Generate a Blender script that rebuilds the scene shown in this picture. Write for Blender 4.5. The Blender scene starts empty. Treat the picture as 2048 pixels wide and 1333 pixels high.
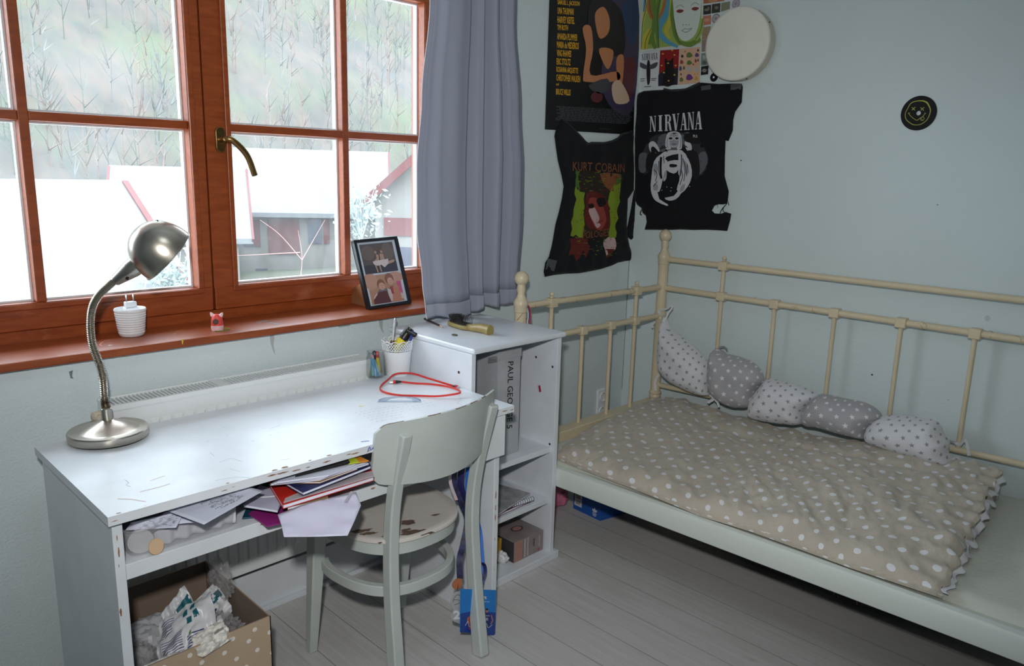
import bpy, bmesh, math, random
from mathutils import Vector, Matrix, noise
from mathutils.geometry import delaunay_2d_cdt
random.seed(7)
sc = bpy.context.scene
COL = sc.collection
PI = math.pi

# ------------------------------------------------------------------ camera, sky, lights, exposure
CAM = Vector((-2.96, -2.158, 1.39))
PAN, PITCH, ROLL, FPX = 0.7909, -0.2085, 0.0262, 1528.67
F_ = Vector((math.sin(PAN)*math.cos(PITCH), math.cos(PAN)*math.cos(PITCH), math.sin(PITCH)))
r0 = Vector((math.cos(PAN), -math.sin(PAN), 0)); u0 = r0.cross(F_)
R_ = r0*math.cos(ROLL) + u0*math.sin(ROLL)
U_ = -r0*math.sin(ROLL) + u0*math.cos(ROLL)
cam = bpy.data.cameras.new('camera'); cam.sensor_width = 36; cam.lens = FPX/2048*36
cam.clip_start = .05; cam.clip_end = 600
co = bpy.data.objects.new('camera', cam); COL.objects.link(co)
M = Matrix((R_, U_, -F_)).transposed().to_4x4(); M.translation = CAM
co.matrix_world = M; sc.camera = co

SKY = 12
w = bpy.data.worlds.new('sky'); sc.world = w; w.use_nodes = True
nt = w.node_tree; bg = nt.nodes['Background']
tc = nt.nodes.new('ShaderNodeTexCoord'); sep = nt.nodes.new('ShaderNodeSeparateXYZ')
ramp = nt.nodes.new('ShaderNodeValToRGB')
nt.links.new(tc.outputs['Generated'], sep.inputs[0]); nt.links.new(sep.outputs['Z'], ramp.inputs[0])
ramp.color_ramp.elements[0].color = (.71, .81, .90, 1); ramp.color_ramp.elements[1].color = (.86, .98, 1.09, 1)
nt.links.new(ramp.outputs[0], bg.inputs['Color']); bg.inputs['Strength'].default_value = SKY

def light(name, kind, loc, power, col=(1, 1, 1), size=.1, target=None, **k):
    l = bpy.data.lights.new(name, kind); l.energy = power; l.color = col
    o = bpy.data.objects.new(name, l); COL.objects.link(o); o.location = loc
    if kind == 'AREA': l.size = size
    else: l.shadow_soft_size = size
    for a, b in k.items(): setattr(l, a, b)
    if target is not None:
        o.rotation_euler = (Vector(target)-Vector(loc)).to_track_quat('-Z', 'Y').to_euler()
    return o
light('camera_flash', 'SPOT', CAM + Vector((-.05, .02, .22)), 118, (1, .98, .95), .035,
      target=(-1.15, -.2, 1.0), spot_size=1.75, spot_blend=1.0)
light('ceiling_fill', 'AREA', (-2.4, -1.5, 2.44), 3.5, (.90, .96, 1), .45, target=(-2.4, -1.5, 0))  # unseen soft fill added under the ceiling to lift the room, no real fitting
pl = light('window_portal', 'AREA', (-1.95, .30, 1.55), 1, target=(-1.95, -2, 1.55))
pl.data.shape = 'RECTANGLE'; pl.data.size = 2.1; pl.data.size_y = 1.35
pl.data.cycles.is_portal = True

vs = sc.view_settings
vs.view_transform = 'Standard'; vs.look = 'None'; vs.gamma = 1; vs.use_curve_mapping = False
vs.exposure = 0.0
try:
    sc.cycles.use_denoising = True
    sc.cycles.max_bounces = 10; sc.cycles.transparent_max_bounces = 16
    sc.cycles.sample_clamp_indirect = 6
    sc.cycles.caustics_reflective = False; sc.cycles.caustics_refractive = False
except Exception: pass

# ------------------------------------------------------------------ helpers
def ray(u, v): return F_ + R_*((u-1024)/FPX) - U_*((v-666.5)/FPX)
AX = {'x': 0, 'y': 1, 'z': 2}
def at(a, val, u, v):
    """The point where the photo's pixel (u, v) meets the plane a = val."""
    i = AX[a]; d = ray(u, v); return CAM + d*((val-CAM[i])/d[i])

def lin(c):
    c = c/255
    return c/12.92 if c <= .04045 else ((c+.055)/1.055)**2.4
def rgb(r, g=None, b=None):
    if g is None: r, g, b = r
    return (lin(r), lin(g), lin(b), 1)

class S:                                       # a scalar socket one can calculate with
    def __init__(s, t, k): s.t, s.k = t, k
    def op(s, o, *a):
        n = s.t.nodes.new('ShaderNodeMath'); n.operation = o
        for i, x in enumerate((s,)+a):
            if isinstance(x, S): s.t.links.new(x.k, n.inputs[i])
            else: n.inputs[i].default_value = x
        return S(s.t, n.outputs[0])
    def __add__(s, o): return s.op('ADD', o)
    def __sub__(s, o): return s.op('SUBTRACT', o)
    def __mul__(s, o): return s.op('MULTIPLY', o)
    def __truediv__(s, o): return s.op('DIVIDE', o)
    def fr(s): return s.op('FRACT')
    def fl(s): return s.op('FLOOR')
    def lt(s, o): return s.op('LESS_THAN', o)
    def gt(s, o): return s.op('GREATER_THAN', o)

def new_mat(name):
    m = bpy.data.materials.new(name); m.use_nodes = True
    return m, m.node_tree, m.node_tree.nodes['Principled BSDF']
def coord(t, kind='Object'): return t.nodes.new('ShaderNodeTexCoord').outputs[kind]
def mapped(t, c, scale):
    n = t.nodes.new('ShaderNodeMapping'); n.inputs['Scale'].default_value = scale
    t.links.new(c, n.inputs['Vector']); return n.outputs[0]
def noise_tex(t, c, scale, detail=3, rough=.55):
    n = t.nodes.new('ShaderNodeTexNoise'); n.inputs['Scale'].default_value = scale
    n.inputs['Detail'].default_value = detail; n.inputs['Roughness'].default_value = rough
    t.links.new(c, n.inputs['Vector']); return S(t, n.outputs['Fac'])
def mix(t, fac, a, b):
    n = t.nodes.new('ShaderNodeMix'); n.data_type = 'RGBA'
    if isinstance(fac, S): t.links.new(fac.k, n.inputs[0])
    else: n.inputs[0].default_value = fac
    for i, x in ((6, a), (7, b)):
        if isinstance(x, tuple): n.inputs[i].default_value = x
        else: t.links.new(x, n.inputs[i])
    return n.outputs[2]
def bump(t, p, h, dist, strength=1):
    n = t.nodes.new('ShaderNodeBump'); n.inputs['Distance'].default_value = dist
    n.inputs['Strength'].default_value = strength
    t.links.new(h.k, n.inputs['Height']); t.links.new(n.outputs[0], p.inputs['Normal'])
def rampf(s, a, b):
    n = s.t.nodes.new('ShaderNodeMapRange'); n.inputs[1].default_value = a; n.inputs[2].default_value = b
    s.t.links.new(s.k, n.inputs[0]); return S(s.t, n.outputs[0])

MATS = {}
def mat(name, col, rough=.55, metal=0, spec=.5, bmp=None, var=0, sheen=0, alpha=1, trans=0, vscale=6, coat=0):
    if name in MATS: return MATS[name]
    m, t, p = new_mat(name); MATS[name] = m
    c = rgb(col); p.inputs['Roughness'].default_value = rough; p.inputs['Metallic'].default_value = metal
    p.inputs['Specular IOR Level'].default_value = spec
    if sheen: p.inputs['Sheen Weight'].default_value = sheen
    if coat: p.inputs['Coat Weight'].default_value = coat; p.inputs['Coat Roughness'].default_value = .15
    p.inputs['Base Color'].default_value = c
    oc = None
    if var:
        oc = coord(t); n = noise_tex(t, oc, vscale, 5)
        d = tuple(max(0, x*(1-var)) for x in c[:3])+(1,); l = tuple(min(1, x*(1+var)) for x in c[:3])+(1,)
        t.links.new(mix(t, rampf(n, .3, .7), d, l), p.inputs['Base Color'])
    if bmp:
        oc = oc or coord(t); bump(t, p, noise_tex(t, oc, bmp[0], 4), bmp[1])
    if alpha < 1: p.inputs['Alpha'].default_value = alpha
    if trans:
        p.inputs['Transmission Weight'].default_value = trans
    return m

def painted(name, col, chip=(120, 74, 48), cut=.74, scale=34, rough=.38):
    """Brushed paint, worn through to the wood here and there."""
    if name in MATS: return MATS[name]
    m, t, p = new_mat(name); MATS[name] = m
    oc = coord(t); n = noise_tex(t, oc, scale, 6, .6); big = noise_tex(t, oc, 4, 2)
    worn = (n*.75 + big*.25).gt(cut)
    c = rgb(col); tint = noise_tex(t, oc, 9, 4)
    body = mix(t, rampf(tint, .3, .7), c, tuple(x*.9 for x in c[:3])+(1,))
    t.links.new(mix(t, worn, body, rgb(chip)), p.inputs['Base Color'])
    p.inputs['Roughness'].default_value = rough
    bump(t, p, noise_tex(t, mapped(t, oc, (6, 60, 60)), 3, 3), .0004, .5)
    return m

def pattern(name, base, dot, cell, size, star=False, wr=.004, angle=0):
    """Cloth printed with dots or five-pointed stars in staggered rows (UV in metres)."""
    if name in MATS: return MATS[name]
    m, t, p = new_mat(name); MATS[name] = m
    uv = coord(t, 'UV')
    mp = t.nodes.new('ShaderNodeMapping'); mp.inputs['Rotation'].default_value = (0, 0, angle); t.links.new(uv, mp.inputs[0])
    sp = t.nodes.new('ShaderNodeSeparateXYZ'); t.links.new(mp.outputs[0], sp.inputs[0])
    U, V = S(t, sp.outputs[0])/cell[0], S(t, sp.outputs[1])/cell[1]
    row = V.fl(); odd = (row*.5).fr()
    fx = ((U+odd).fr()-.5)*cell[0]; fy = (V.fr()-.5)*cell[1]
    rr = (fx*fx+fy*fy).op('SQRT')
    if star:
        a = fx.op('ARCTAN2', fy)
        k = 2*PI/5
        b = ((a/k+.5).fr()-.5).op('ABSOLUTE')*k
        Ro, Ri = size, size*.42
        nx, ny = Ri*math.sin(PI/5), Ro-Ri*math.cos(PI/5)
        d = rr*b.op('COSINE')*nx + rr*b.op('SINE')*ny
        f = d.lt(Ro*nx)
    else:
        f = rr.lt(size)
    oc = coord(t)
    c = rgb(base)
    body = mix(t, rampf(noise_tex(t, oc, 7, 4), .3, .7), c, tuple(x*.88 for x in c[:3])+(1,))
    t.links.new(mix(t, f, body, rgb(dot)), p.inputs['Base Color'])
    p.inputs['Roughness'].default_value = .85; p.inputs['Specular IOR Level'].default_value = .25
    p.inputs['Sheen Weight'].default_value = .15
    bump(t, p, noise_tex(t, mapped(t, oc, (1, 1.6, 1)), 22, 4), wr)
    return m

class MB:
    def __init__(s): s.v = []; s.f = []; s.m = []; s.uv = {}
    def add(s, vs, fs, m=0, uv=None):
        o = len(s.v); s.v += [Vector(x) for x in vs]
        for f in fs: s.f.append([i+o for i in f]); s.m.append(m)
        if uv:
            for i, x in enumerate(uv): s.uv[o+i] = x
        return s
    def box(s, x0, x1, y0, y1, z0, z1, m=0):
        v = [(x, y, z) for x in (x0, x1) for y in (y0, y1) for z in (z0, z1)]
        return s.add(v, [(0, 1, 3, 2), (4, 6, 7, 5), (0, 4, 5, 1), (2, 3, 7, 6), (0, 2, 6, 4), (1, 5, 7, 3)], m)
    def bar(s, p0, p1, w, h, up=(0, 0, 1), m=0, w1=None, h1=None):
        """A square-section bar from p0 to p1, w across, h along up."""
        p0, p1 = Vector(p0), Vector(p1); d = (p1-p0).normalized(); a = d.cross(Vector(up)).normalized(); b = a.cross(d)
        w1 = w1 or w; h1 = h1 or h; v = []
        for p, ww, hh in ((p0, w, h), (p1, w1, h1)):
            for i, j in ((-1, -1), (1, -1), (1, 1), (-1, 1)): v.append(p+a*(i*ww/2)+b*(j*hh/2))
        return s.add(v, [(3, 2, 1, 0), (4, 5, 6, 7), (0, 1, 5, 4), (1, 2, 6, 5), (2, 3, 7, 6), (3, 0, 4, 7)], m)
    def sweep(s, pts, w, h, up=(0, 0, 1), m=0):
        """A flat strap of rectangular section along a path; w and h may be lists."""
        pts = [Vector(p) for p in pts]; n = len(pts); v = []
        for i, p in enumerate(pts):
            d = (pts[min(i+1, n-1)]-pts[max(i-1, 0)]).normalized(); upv = up[i] if isinstance(up, list) else up
            a = d.cross(Vector(upv)).normalized(); b = a.cross(d)
            ww = w[i] if isinstance(w, (list, tuple)) else w; hh = h[i] if isinstance(h, (list, tuple)) else h
            for k, j in ((-1, -1), (1, -1), (1, 1), (-1, 1)): v.append(p+a*(k*ww/2)+b*(j*hh/2))
        f = [(3, 2, 1, 0), tuple(4*(n-1)+k for k in range(4))]
        for i in range(n-1):
            for k in range(4): f.append((4*i+k, 4*i+(k+1) % 4, 4*i+4+(k+1) % 4, 4*i+4+k))
        return s.add(v, f, m)
    def tube(s, pts, r, seg=12, m=0, cap=True, closed=False):
        pts = [Vector(p) for p in pts]; n = len(pts); v = []; prev = None
        for i, p in enumerate(pts):
            if closed: d = (pts[(i+1) % n]-pts[i-1]).normalized()
            else: d = (pts[min(i+1, n-1)]-pts[max(i-1, 0)]).normalized()
            if prev is None:
                a = d.cross(Vector((0, 0, 1)))
                if a.length < 1e-3: a = d.cross(Vector((1, 0, 0)))
            else: a = prev - d*prev.dot(d)
            a.normalize(); prev = a; b = d.cross(a)
            rr = r[i] if isinstance(r, (list, tuple)) else r
            for k in range(seg):
                t = 2*PI*k/seg; v.append(p+(a*math.cos(t)+b*math.sin(t))*rr)
        f = []
        for i in range(n if closed else n-1):
            j = (i+1) % n
            for k in range(seg): f.append((i*seg+k, i*seg+(k+1) % seg, j*seg+(k+1) % seg, j*seg+k))
        if cap and not closed: f += [tuple(range(seg-1, -1, -1)), tuple((n-1)*seg+k for k in range(seg))]
        return s.add(v, f, m)
    def lathe(s, prof, o=(0, 0, 0), axis=(0, 0, 1), seg=32, m=0, cap=True):
        o = Vector(o); ax = Vector(axis).normalized(); a = ax.orthogonal().normalized(); b = ax.cross(a); v = []
        for r, z in prof:
            for k in range(seg):
                t = 2*PI*k/seg; v.append(o+ax*z+(a*math.cos(t)+b*math.sin(t))*max(r, 1e-5))
        n = len(prof); f = []
        for i in range(n-1):
            for k in range(seg): f.append((i*seg+k, i*seg+(k+1) % seg, (i+1)*seg+(k+1) % seg, (i+1)*seg+k))
        if cap:
            if prof[0][0] > 1e-4: f.append(tuple(range(seg-1, -1, -1)))
            if prof[-1][0] > 1e-4: f.append(tuple((n-1)*seg+k for k in range(seg)))
        return s.add(v, f, m)
    def ball(s, c, r, seg=20, m=0, sx=(1, 1, 1)):
        v = []; f = []; n = seg//2; c = Vector(c)
        for i in range(n+1):
            t = PI*i/n
            for k in range(seg):
                q = 2*PI*k/seg
                v.append(c+Vector((math.sin(t)*math.cos(q)*sx[0], math.sin(t)*math.sin(q)*sx[1], math.cos(t)*sx[2]))*r)
        for i in range(n):
            for k in range(seg): f.append((i*seg+k, (i+1)*seg+k, (i+1)*seg+(k+1) % seg, i*seg+(k+1) % seg))
        return s.add(v, f, m)
    def prism(s, pts, off, m=0):
        """The polygon pts pushed along off."""
        pts = [Vector(p) for p in pts]; n = len(pts); off = Vector(off)
        v = pts+[p+off for p in pts]
        return s.add(v, [tuple(range(n)), tuple(range(2*n-1, n-1, -1))]+[(i, n+i, n+(i+1) % n, (i+1) % n) for i in range(n)], m)
    def grid(s, fn, nu, nv, m=0, uvfn=None):
        v = []; uv = []
        for i in range(nu+1):
            for j in range(nv+1):
                v.append(fn(i/nu, j/nv)); uv.append(uvfn(i/nu, j/nv) if uvfn else (i/nu, j/nv))
        f = [(i*(nv+1)+j, (i+1)*(nv+1)+j, (i+1)*(nv+1)+j+1, i*(nv+1)+j+1) for i in range(nu) for j in range(nv)]
        return s.add(v, f, m, uv)
    def build(s, name, mats, parent=None, origin=None, smooth=None, bevel=0, bseg=2, solid=0, subsurf=0, weld=True):
        me = bpy.data.meshes.new(name); o = bpy.data.objects.new(name, me); COL.objects.link(o)
        if parent is not None:
            W = Matrix.Identity(4); q = parent
            while q is not None: W = Matrix.Translation(q.location) @ W; q = q.parent
            off = W.translation; o.parent = parent
        else:
            off = Vector(origin) if origin is not None else Vector((0, 0, 0)); o.location = off
        me.from_pydata([p-off for p in s.v], [], s.f)
        for x in (mats if isinstance(mats, (list, tuple)) else [mats]): me.materials.append(x)
        if len(me.polygons) == len(s.m):
            me.polygons.foreach_set('material_index', s.m)
        if s.uv:
            l = me.uv_layers.new(name='UVMap')
            for lp in me.loops: l.data[lp.index].uv = s.uv.get(lp.vertex_index, (0, 0))
        bm = bmesh.new(); bm.from_mesh(me)
        if weld: bmesh.ops.remove_doubles(bm, verts=bm.verts, dist=1e-6)
        bmesh.ops.recalc_face_normals(bm, faces=bm.faces); bm.to_mesh(me); bm.free()
        if smooth is not None:
            me.shade_smooth(); me.set_sharp_from_angle(angle=math.radians(smooth))
        if solid:
            k = o.modifiers.new('solid', 'SOLIDIFY'); k.thickness = solid; k.offset = 0
        if bevel:
            k = o.modifiers.new('bevel', 'BEVEL'); k.width = bevel; k.segments = bseg; k.limit_method = 'ANGLE'; k.angle_limit = .6
        if subsurf:
            k = o.modifiers.new('sub', 'SUBSURF'); k.levels = k.render_levels = subsurf
        return o

def tag(o, label=None, cat=None, group=None, kind=None):
    if label: o['label'] = label
    if cat: o['category'] = cat
    if group: o['group'] = group
    if kind: o['kind'] = kind
    return o
def thing(name, label, cat, loc=(0, 0, 0), group=None):
    o = bpy.data.objects.new(name, None); COL.objects.link(o); o.location = loc; o.empty_display_size = .05
    return tag(o, label, cat, group)
def struct(o): o['kind'] = 'structure'; return o
def copy_tree(o, parent=None):
    c = o.copy(); COL.objects.link(c); c.parent = parent
    for ch in list(o.children): copy_tree(ch, c)
    return c
def smoothpath(pts, n=8):
    """Catmull-Rom through pts."""
    P = [Vector(p) for p in pts]; P = [P[0]*2-P[1]]+P+[P[-1]*2-P[-2]]; out = []
    for i in range(1, len(P)-2):
        a, b, c, d = P[i-1:i+3]
        for k in range(n):
            t = k/n
            out.append(.5*((2*b)+(c-a)*t+(2*a-5*b+4*c-d)*t*t+(3*b-a-3*c+d)*t**3))
    return out+[P[-2]]
def loop(pts, n=6):
    """A closed smooth curve through 2-D or 3-D points."""
    P = [Vector(tuple(p)+(0,)*(3-len(p))) for p in pts]; m = len(P); out = []
    for i in range(m):
        a, b, c, d = P[i-1], P[i], P[(i+1) % m], P[(i+2) % m]
        for k in range(n):
            t = k/n
            out.append(.5*((2*b)+(c-a)*t+(2*a-5*b+4*c-d)*t*t+(3*b-a-3*c+d)*t**3))
    return out

def inside(p, poly):
    c = False; n = len(poly)
    for i in range(n):
        a, b = poly[i], poly[i-1]
        if (a[1] > p[1]) != (b[1] > p[1]) and p[0] < (b[0]-a[0])*(p[1]-a[1])/(b[1]-a[1])+a[0]: c = not c
    return c
def edist(p, polys):
    best = 1e9
    for poly in polys:
        for i in range(len(poly)):
            a, b = poly[i-1], poly[i]; dx, dy = b[0]-a[0], b[1]-a[1]; L = dx*dx+dy*dy
            t = 0 if L == 0 else max(0, min(1, ((p[0]-a[0])*dx+(p[1]-a[1])*dy)/L))
            q = (a[0]+dx*t-p[0])**2+(a[1]+dy*t-p[1])**2
            if q < best: best = q
    return math.sqrt(best)
def fill(poly, step, holes=()):
    """Triangles over a polygon, with points every step inside it."""
    pts = [Vector(p[:2]) for p in poly]; faces = [list(range(len(pts)))]
    edges = [(i, (i+1) % len(pts)) for i in range(len(pts))]
    for h in holes:
        o = len(pts); pts += [Vector(p[:2]) for p in h]; edges += [(o+i, o+(i+1) % len(h)) for i in range(len(h))]
    if step:
        x0, x1 = min(p[0] for p in poly), max(p[0] for p in poly); y0, y1 = min(p[1] for p in poly), max(p[1] for p in poly)
        j = 0; y = y0+step/2
        while y < y1:
            x = x0+step*(.5 if j % 2 else 0)
            while x < x1:
                p = (x, y)
                if inside(p, poly) and edist(p, (poly,)+tuple(holes)) > step*.35 and not any(inside(p, h) for h in holes): pts.append(Vector(p))
                x += step
            y += step*.87; j += 1
    v, e, f = delaunay_2d_cdt(pts, edges, faces, 0, 1e-7)[:3]
    keep = []
    for t in f:
        c = sum((v[i] for i in t), Vector((0, 0)))/len(t)
        if inside(c, poly) and not any(inside(c, h) for h in holes): keep.append(tuple(t))
    return [tuple(p) for p in v], keep

class Wall:
    """Pictures and cloth on a plane a = val (facing the room, towards -a), laid out from the photo's pixels."""
    def __init__(s, a, val, h=None): s.a, s.val, s.h = a, val, h
    def flat(s, u, v):
        p = at(s.a, s.val, u, v); return (p.y, p.z) if s.a == 'x' else (p.x, p.z)
    def up(s, q, d=0):
        h = (s.h(q) if s.h else 0)+d
        return Vector((s.val-h, q[0], q[1])) if s.a == 'x' else Vector((q[0], s.val-h, q[1]))
    def poly(s, b, px, m=0, d=.001, step=None, smooth=0, raw=False):
        P = [tuple(q) if raw else s.flat(*q) for q in px]
        if smooth: P = [tuple(q[:2]) for q in loop(P, smooth)]
        v, f = fill(P, step); b.add([s.up(q, d) for q in v], f, m)
    def line(s, b, px, wpx, m=0, d=.001, smooth=0):
        """A brush stroke; wpx is its width in photo pixels (a number, or one per point)."""
        P = [Vector((u, v, 0)) for u, v in px]; W = wpx if isinstance(wpx, (list, tuple)) else [wpx]*len(P)
        if smooth: P = smoothpath(P, smooth)
        W0, n = W, len(P); W = []
        for i in range(n):
            f = i/(n-1)*(len(W0)-1); k = min(len(W0)-2, int(f)) if len(W0) > 1 else 0
            W.append(W0[k]*(1-f+k)+W0[min(k+1, len(W0)-1)]*(f-k))
        n = len(P); v = []
        for i in range(n):
            t = (P[min(i+1, n-1)]-P[max(i-1, 0)]).normalized(); q = Vector((-t.y, t.x, 0))*W[i]/2
            for k in (-1, 1): v.append(s.up(s.flat(P[i].x+q.x*k, P[i].y+q.y*k), d))
        b.add(v, [(2*i, 2*i+1, 2*i+3, 2*i+2) for i in range(n-1)], m)
    def ell(s, b, c, rx, ry, m=0, d=.001, n=20, rot=0, step=None):
        s.poly(b, [(c[0]+rx*math.cos(2*PI*k/n)*math.cos(rot)-ry*math.sin(2*PI*k/n)*math.sin(rot),
                    c[1]+rx*math.cos(2*PI*k/n)*math.sin(rot)+ry*math.sin(2*PI*k/n)*math.cos(rot)) for k in range(n)], m, d, step)
    def text(s, b, txt, quad, m=0, d=.001, bold=0.0, glyphs=None):
        """Lettering stretched over quad = top-left, top-right, bottom-right, bottom-left in photo pixels."""
        V, Fc = glyphs if glyphs else text_mesh(txt, bold)
        a, c, e, g = [Vector(q) for q in quad]; v = []
        for x, y in V:
            q = (a*(1-x)+c*x)*y+(g*(1-x)+e*x)*(1-y); v.append(s.up(s.flat(q.x, q.y), d))
        b.add(v, Fc, m)
_tx = {}
def text_mesh(txt, bold=0.0):
    k = (txt, bold)
    if k in _tx: return _tx[k]
    cu = bpy.data.curves.new('lettering', 'FONT'); cu.body = txt; cu.resolution_u = 2; cu.fill_mode = 'FRONT'; cu.offset = bold
    o = bpy.data.objects.new('lettering', cu); COL.objects.link(o)
    dg = bpy.context.evaluated_depsgraph_get(); me = bpy.data.meshes.new_from_object(o.evaluated_get(dg))
    V = [(p.co.x, p.co.y) for p in me.vertices]; Fc = [tuple(p.vertices) for p in me.polygons]
    bpy.data.meshes.remove(me); bpy.data.objects.remove(o); bpy.data.curves.remove(cu)
    x0, x1 = min(p[0] for p in V), max(p[0] for p in V); y0, y1 = min(p[1] for p in V), max(p[1] for p in V)
    _tx[k] = ([((x-x0)/(x1-x0), (y-y0)/(y1-y0)) for x, y in V], Fc); return _tx[k]
def serif_word(word):
    """Tall condensed letters with thick and thin strokes and slab serifs."""
    V = []; F = []; n = len(word)
    def q(*p):
        o = len(V); V.extend(p); F.append(tuple(range(o, o+len(p))))
    for i, ch in enumerate(word):
        x0 = i/n; W = .92/n; X = lambda x: x0+x*W
        def st(xa, ya, xb, yb, t):
            for k in range(8):
                f, g = k/8, (k+1)/8; x, x2, y, y2 = xa+(xb-xa)*f, xa+(xb-xa)*g, ya+(yb-ya)*f, ya+(yb-ya)*g
                q((X(x), y), (X(x+t), y), (X(x2+t), y2), (X(x2), y2))
        def se(x, y, l=.3): q((X(x), y), (X(x+l), y), (X(x+l), y+.05), (X(x), y+.05))
        if ch == 'N': st(.12, 0, .12, 1, .09); st(.8, 0, .8, 1, .09); st(.12, 1, .66, 0, .24); se(0, 0); se(.66, .95); se(0, .95, .2)
        if ch == 'I': st(.34, 0, .34, 1, .32); se(.2, 0, .6); se(.2, .95, .6)
        if ch == 'R':
            st(.1, 0, .1, 1, .28); se(0, 0, .48); se(0, .95, .3); st(.38, .92, .55, .92, .15)
            q((X(.38), 1), (X(.75), .97), (X(.75), .88), (X(.38), .93)); q((X(.6), .98), (X(.9), .85), (X(.9), .62), (X(.66), .75), (X(.66), .86))
            q((X(.9), .7), (X(.66), .76), (X(.55), .53), (X(.8), .56)); q((X(.38), .47), (X(.38), .54), (X(.65), .56), (X(.7), .5))
            st(.52, .5, .74, 0, .26)
        if ch == 'V': st(.06, 1, .36, 0, .28); st(.82, 1, .5, 0, .08); se(0, .95, .42); se(.7, .95)
        if ch == 'A': st(.42, 1, .1, 0, .08); st(.4, 1, .66, 0, .27); q((X(.26), .3), (X(.66), .3), (X(.66), .36), (X(.27), .36)); se(0, 0); se(.56, 0, .44)
    return V, F
def slab_uv(O, t, h):
    c = (sum(p[0] for p in O)/len(O), sum(p[1] for p in O)/len(O))
    def f(q):
        d = Vector((q[0]-c[0], q[1]-c[1])); l = d.length or 1; k = max(0, t-h(q))*.9
        return (q[0]+d.x/l*k, q[1]+d.y/l*k)
    return f
def slab(wall, outline, t, D, step, holes=(), back=0.0, wr=0.0, wsc=8, seed=0):
    """Cloth or cushion with the given outline (plane metres): front height t reached D from the edge."""
    polys = (outline,)+tuple(holes)
    def h(q):
        d = min(1, edist(q, polys)/D); k = math.sqrt(max(0, 1-(1-d)**2))
        n = noise.noise(Vector((q[0]*wsc, q[1]*wsc*.6, seed)))+.5*noise.noise(Vector((q[0]*wsc*2.3, q[1]*wsc*2.3, seed+5)))
        return k*(t+wr*n)
    v, f = fill(outline, step, holes); b = MB(); uvf = slab_uv(outline, t, h)
    b.add([wall.up(q, h(q)+.0005) for q in v], f, 0, [uvf(q) for q in v])
    b.add([wall.up(q, 0 if not back else -back*(h(q)/t)) for q in v], [tuple(reversed(t_)) for t_ in f], 0, [q for q in v])
    # rim
    n = 0
    for poly in polys:
        L = len(poly); b.add([wall.up(q, 0) for q in poly]+[wall.up(q, .0005) for q in poly], [(i, (i+1) % L, L+(i+1) % L, L+i) for i in range(L)], 0, list(poly)*2)
    return b, h
# ------------------------------------------------------------------ materials of the room
def wall_mat(name, col, dist, sc_):
    m, t, p = new_mat(name); oc = coord(t)
    c = rgb(col); blotch = noise_tex(t, oc, 1.6, 4)
    t.links.new(mix(t, rampf(blotch, .35, .7), c, tuple(x*.95 for x in c[:3])+(1,)), p.inputs['Base Color'])
    p.inputs['Roughness'].default_value = .8; p.inputs['Specular IOR Level'].default_value = .3
    bump(t, p, noise_tex(t, oc, sc_, 3, .6), dist); return m
plaster = wall_mat('woodchip_wall', (212, 224, 227), .0022, 140)
smooth_wall = wall_mat('smooth_wall', (206, 219, 221), .0015, 60)
ceil_mat = wall_mat('ceiling_paint', (232, 236, 236), .001, 40)

def floor_mat():
    m, t, p = new_mat('whitewashed_boards'); oc = coord(t)
    sp = t.nodes.new('ShaderNodeSeparateXYZ'); t.links.new(oc, sp.inputs[0])
    X = (S(t, sp.outputs[0])+1.784)/.1395; i = X.fl(); f = X.fr()
    seam = ((f-.5).op('ABSOLUTE')).gt(.4925)
    tone = ((i*127.1).op('SINE')*43758.5).fr()
    g = noise_tex(t, mapped(t, oc, (34, 1.6, 1)), 2.2, 6, .65)
    kn = noise_tex(t, mapped(t, oc, (7, 2.2, 1)), 2, 3)
    c1 = mix(t, rampf(g, .3, .72), rgb(208, 208, 208), rgb(188, 186, 184))
    c2 = mix(t, tone*.35, c1, rgb(190, 187, 185))
    c3 = mix(t, rampf(kn, .7, .78)*.45, c2, rgb(164, 146, 128))
    speck = noise_tex(t, oc, 55, 2).gt(.78)
    c4 = mix(t, speck*.5, c3, rgb(110, 100, 92))
    t.links.new(mix(t, seam*.75, c4, rgb(98, 94, 92)), p.inputs['Base Color'])
    p.inputs['Roughness'].default_value = .42
    bump(t, p, (g*.4)-(seam*1.0), .0012); return m
def wood_mat():
    m, t, p = new_mat('stained_wood'); oc = coord(t)
    g = noise_tex(t, mapped(t, oc, (3, 18, 18)), 4, 5, .6)
    c = mix(t, rampf(g, .3, .75), rgb(156, 76, 32), rgb(126, 54, 18))
    worn = noise_tex(t, oc, 5, 6, .7)
    c = mix(t, rampf(worn, .6, .74)*.4, c, rgb(200, 128, 90))
    t.links.new(c, p.inputs['Base Color']); p.inputs['Roughness'].default_value = .4
    p.inputs['Coat Weight'].default_value = .08; p.inputs['Coat Roughness'].default_value = .2
    bump(t, p, g, .0008); return m
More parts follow.
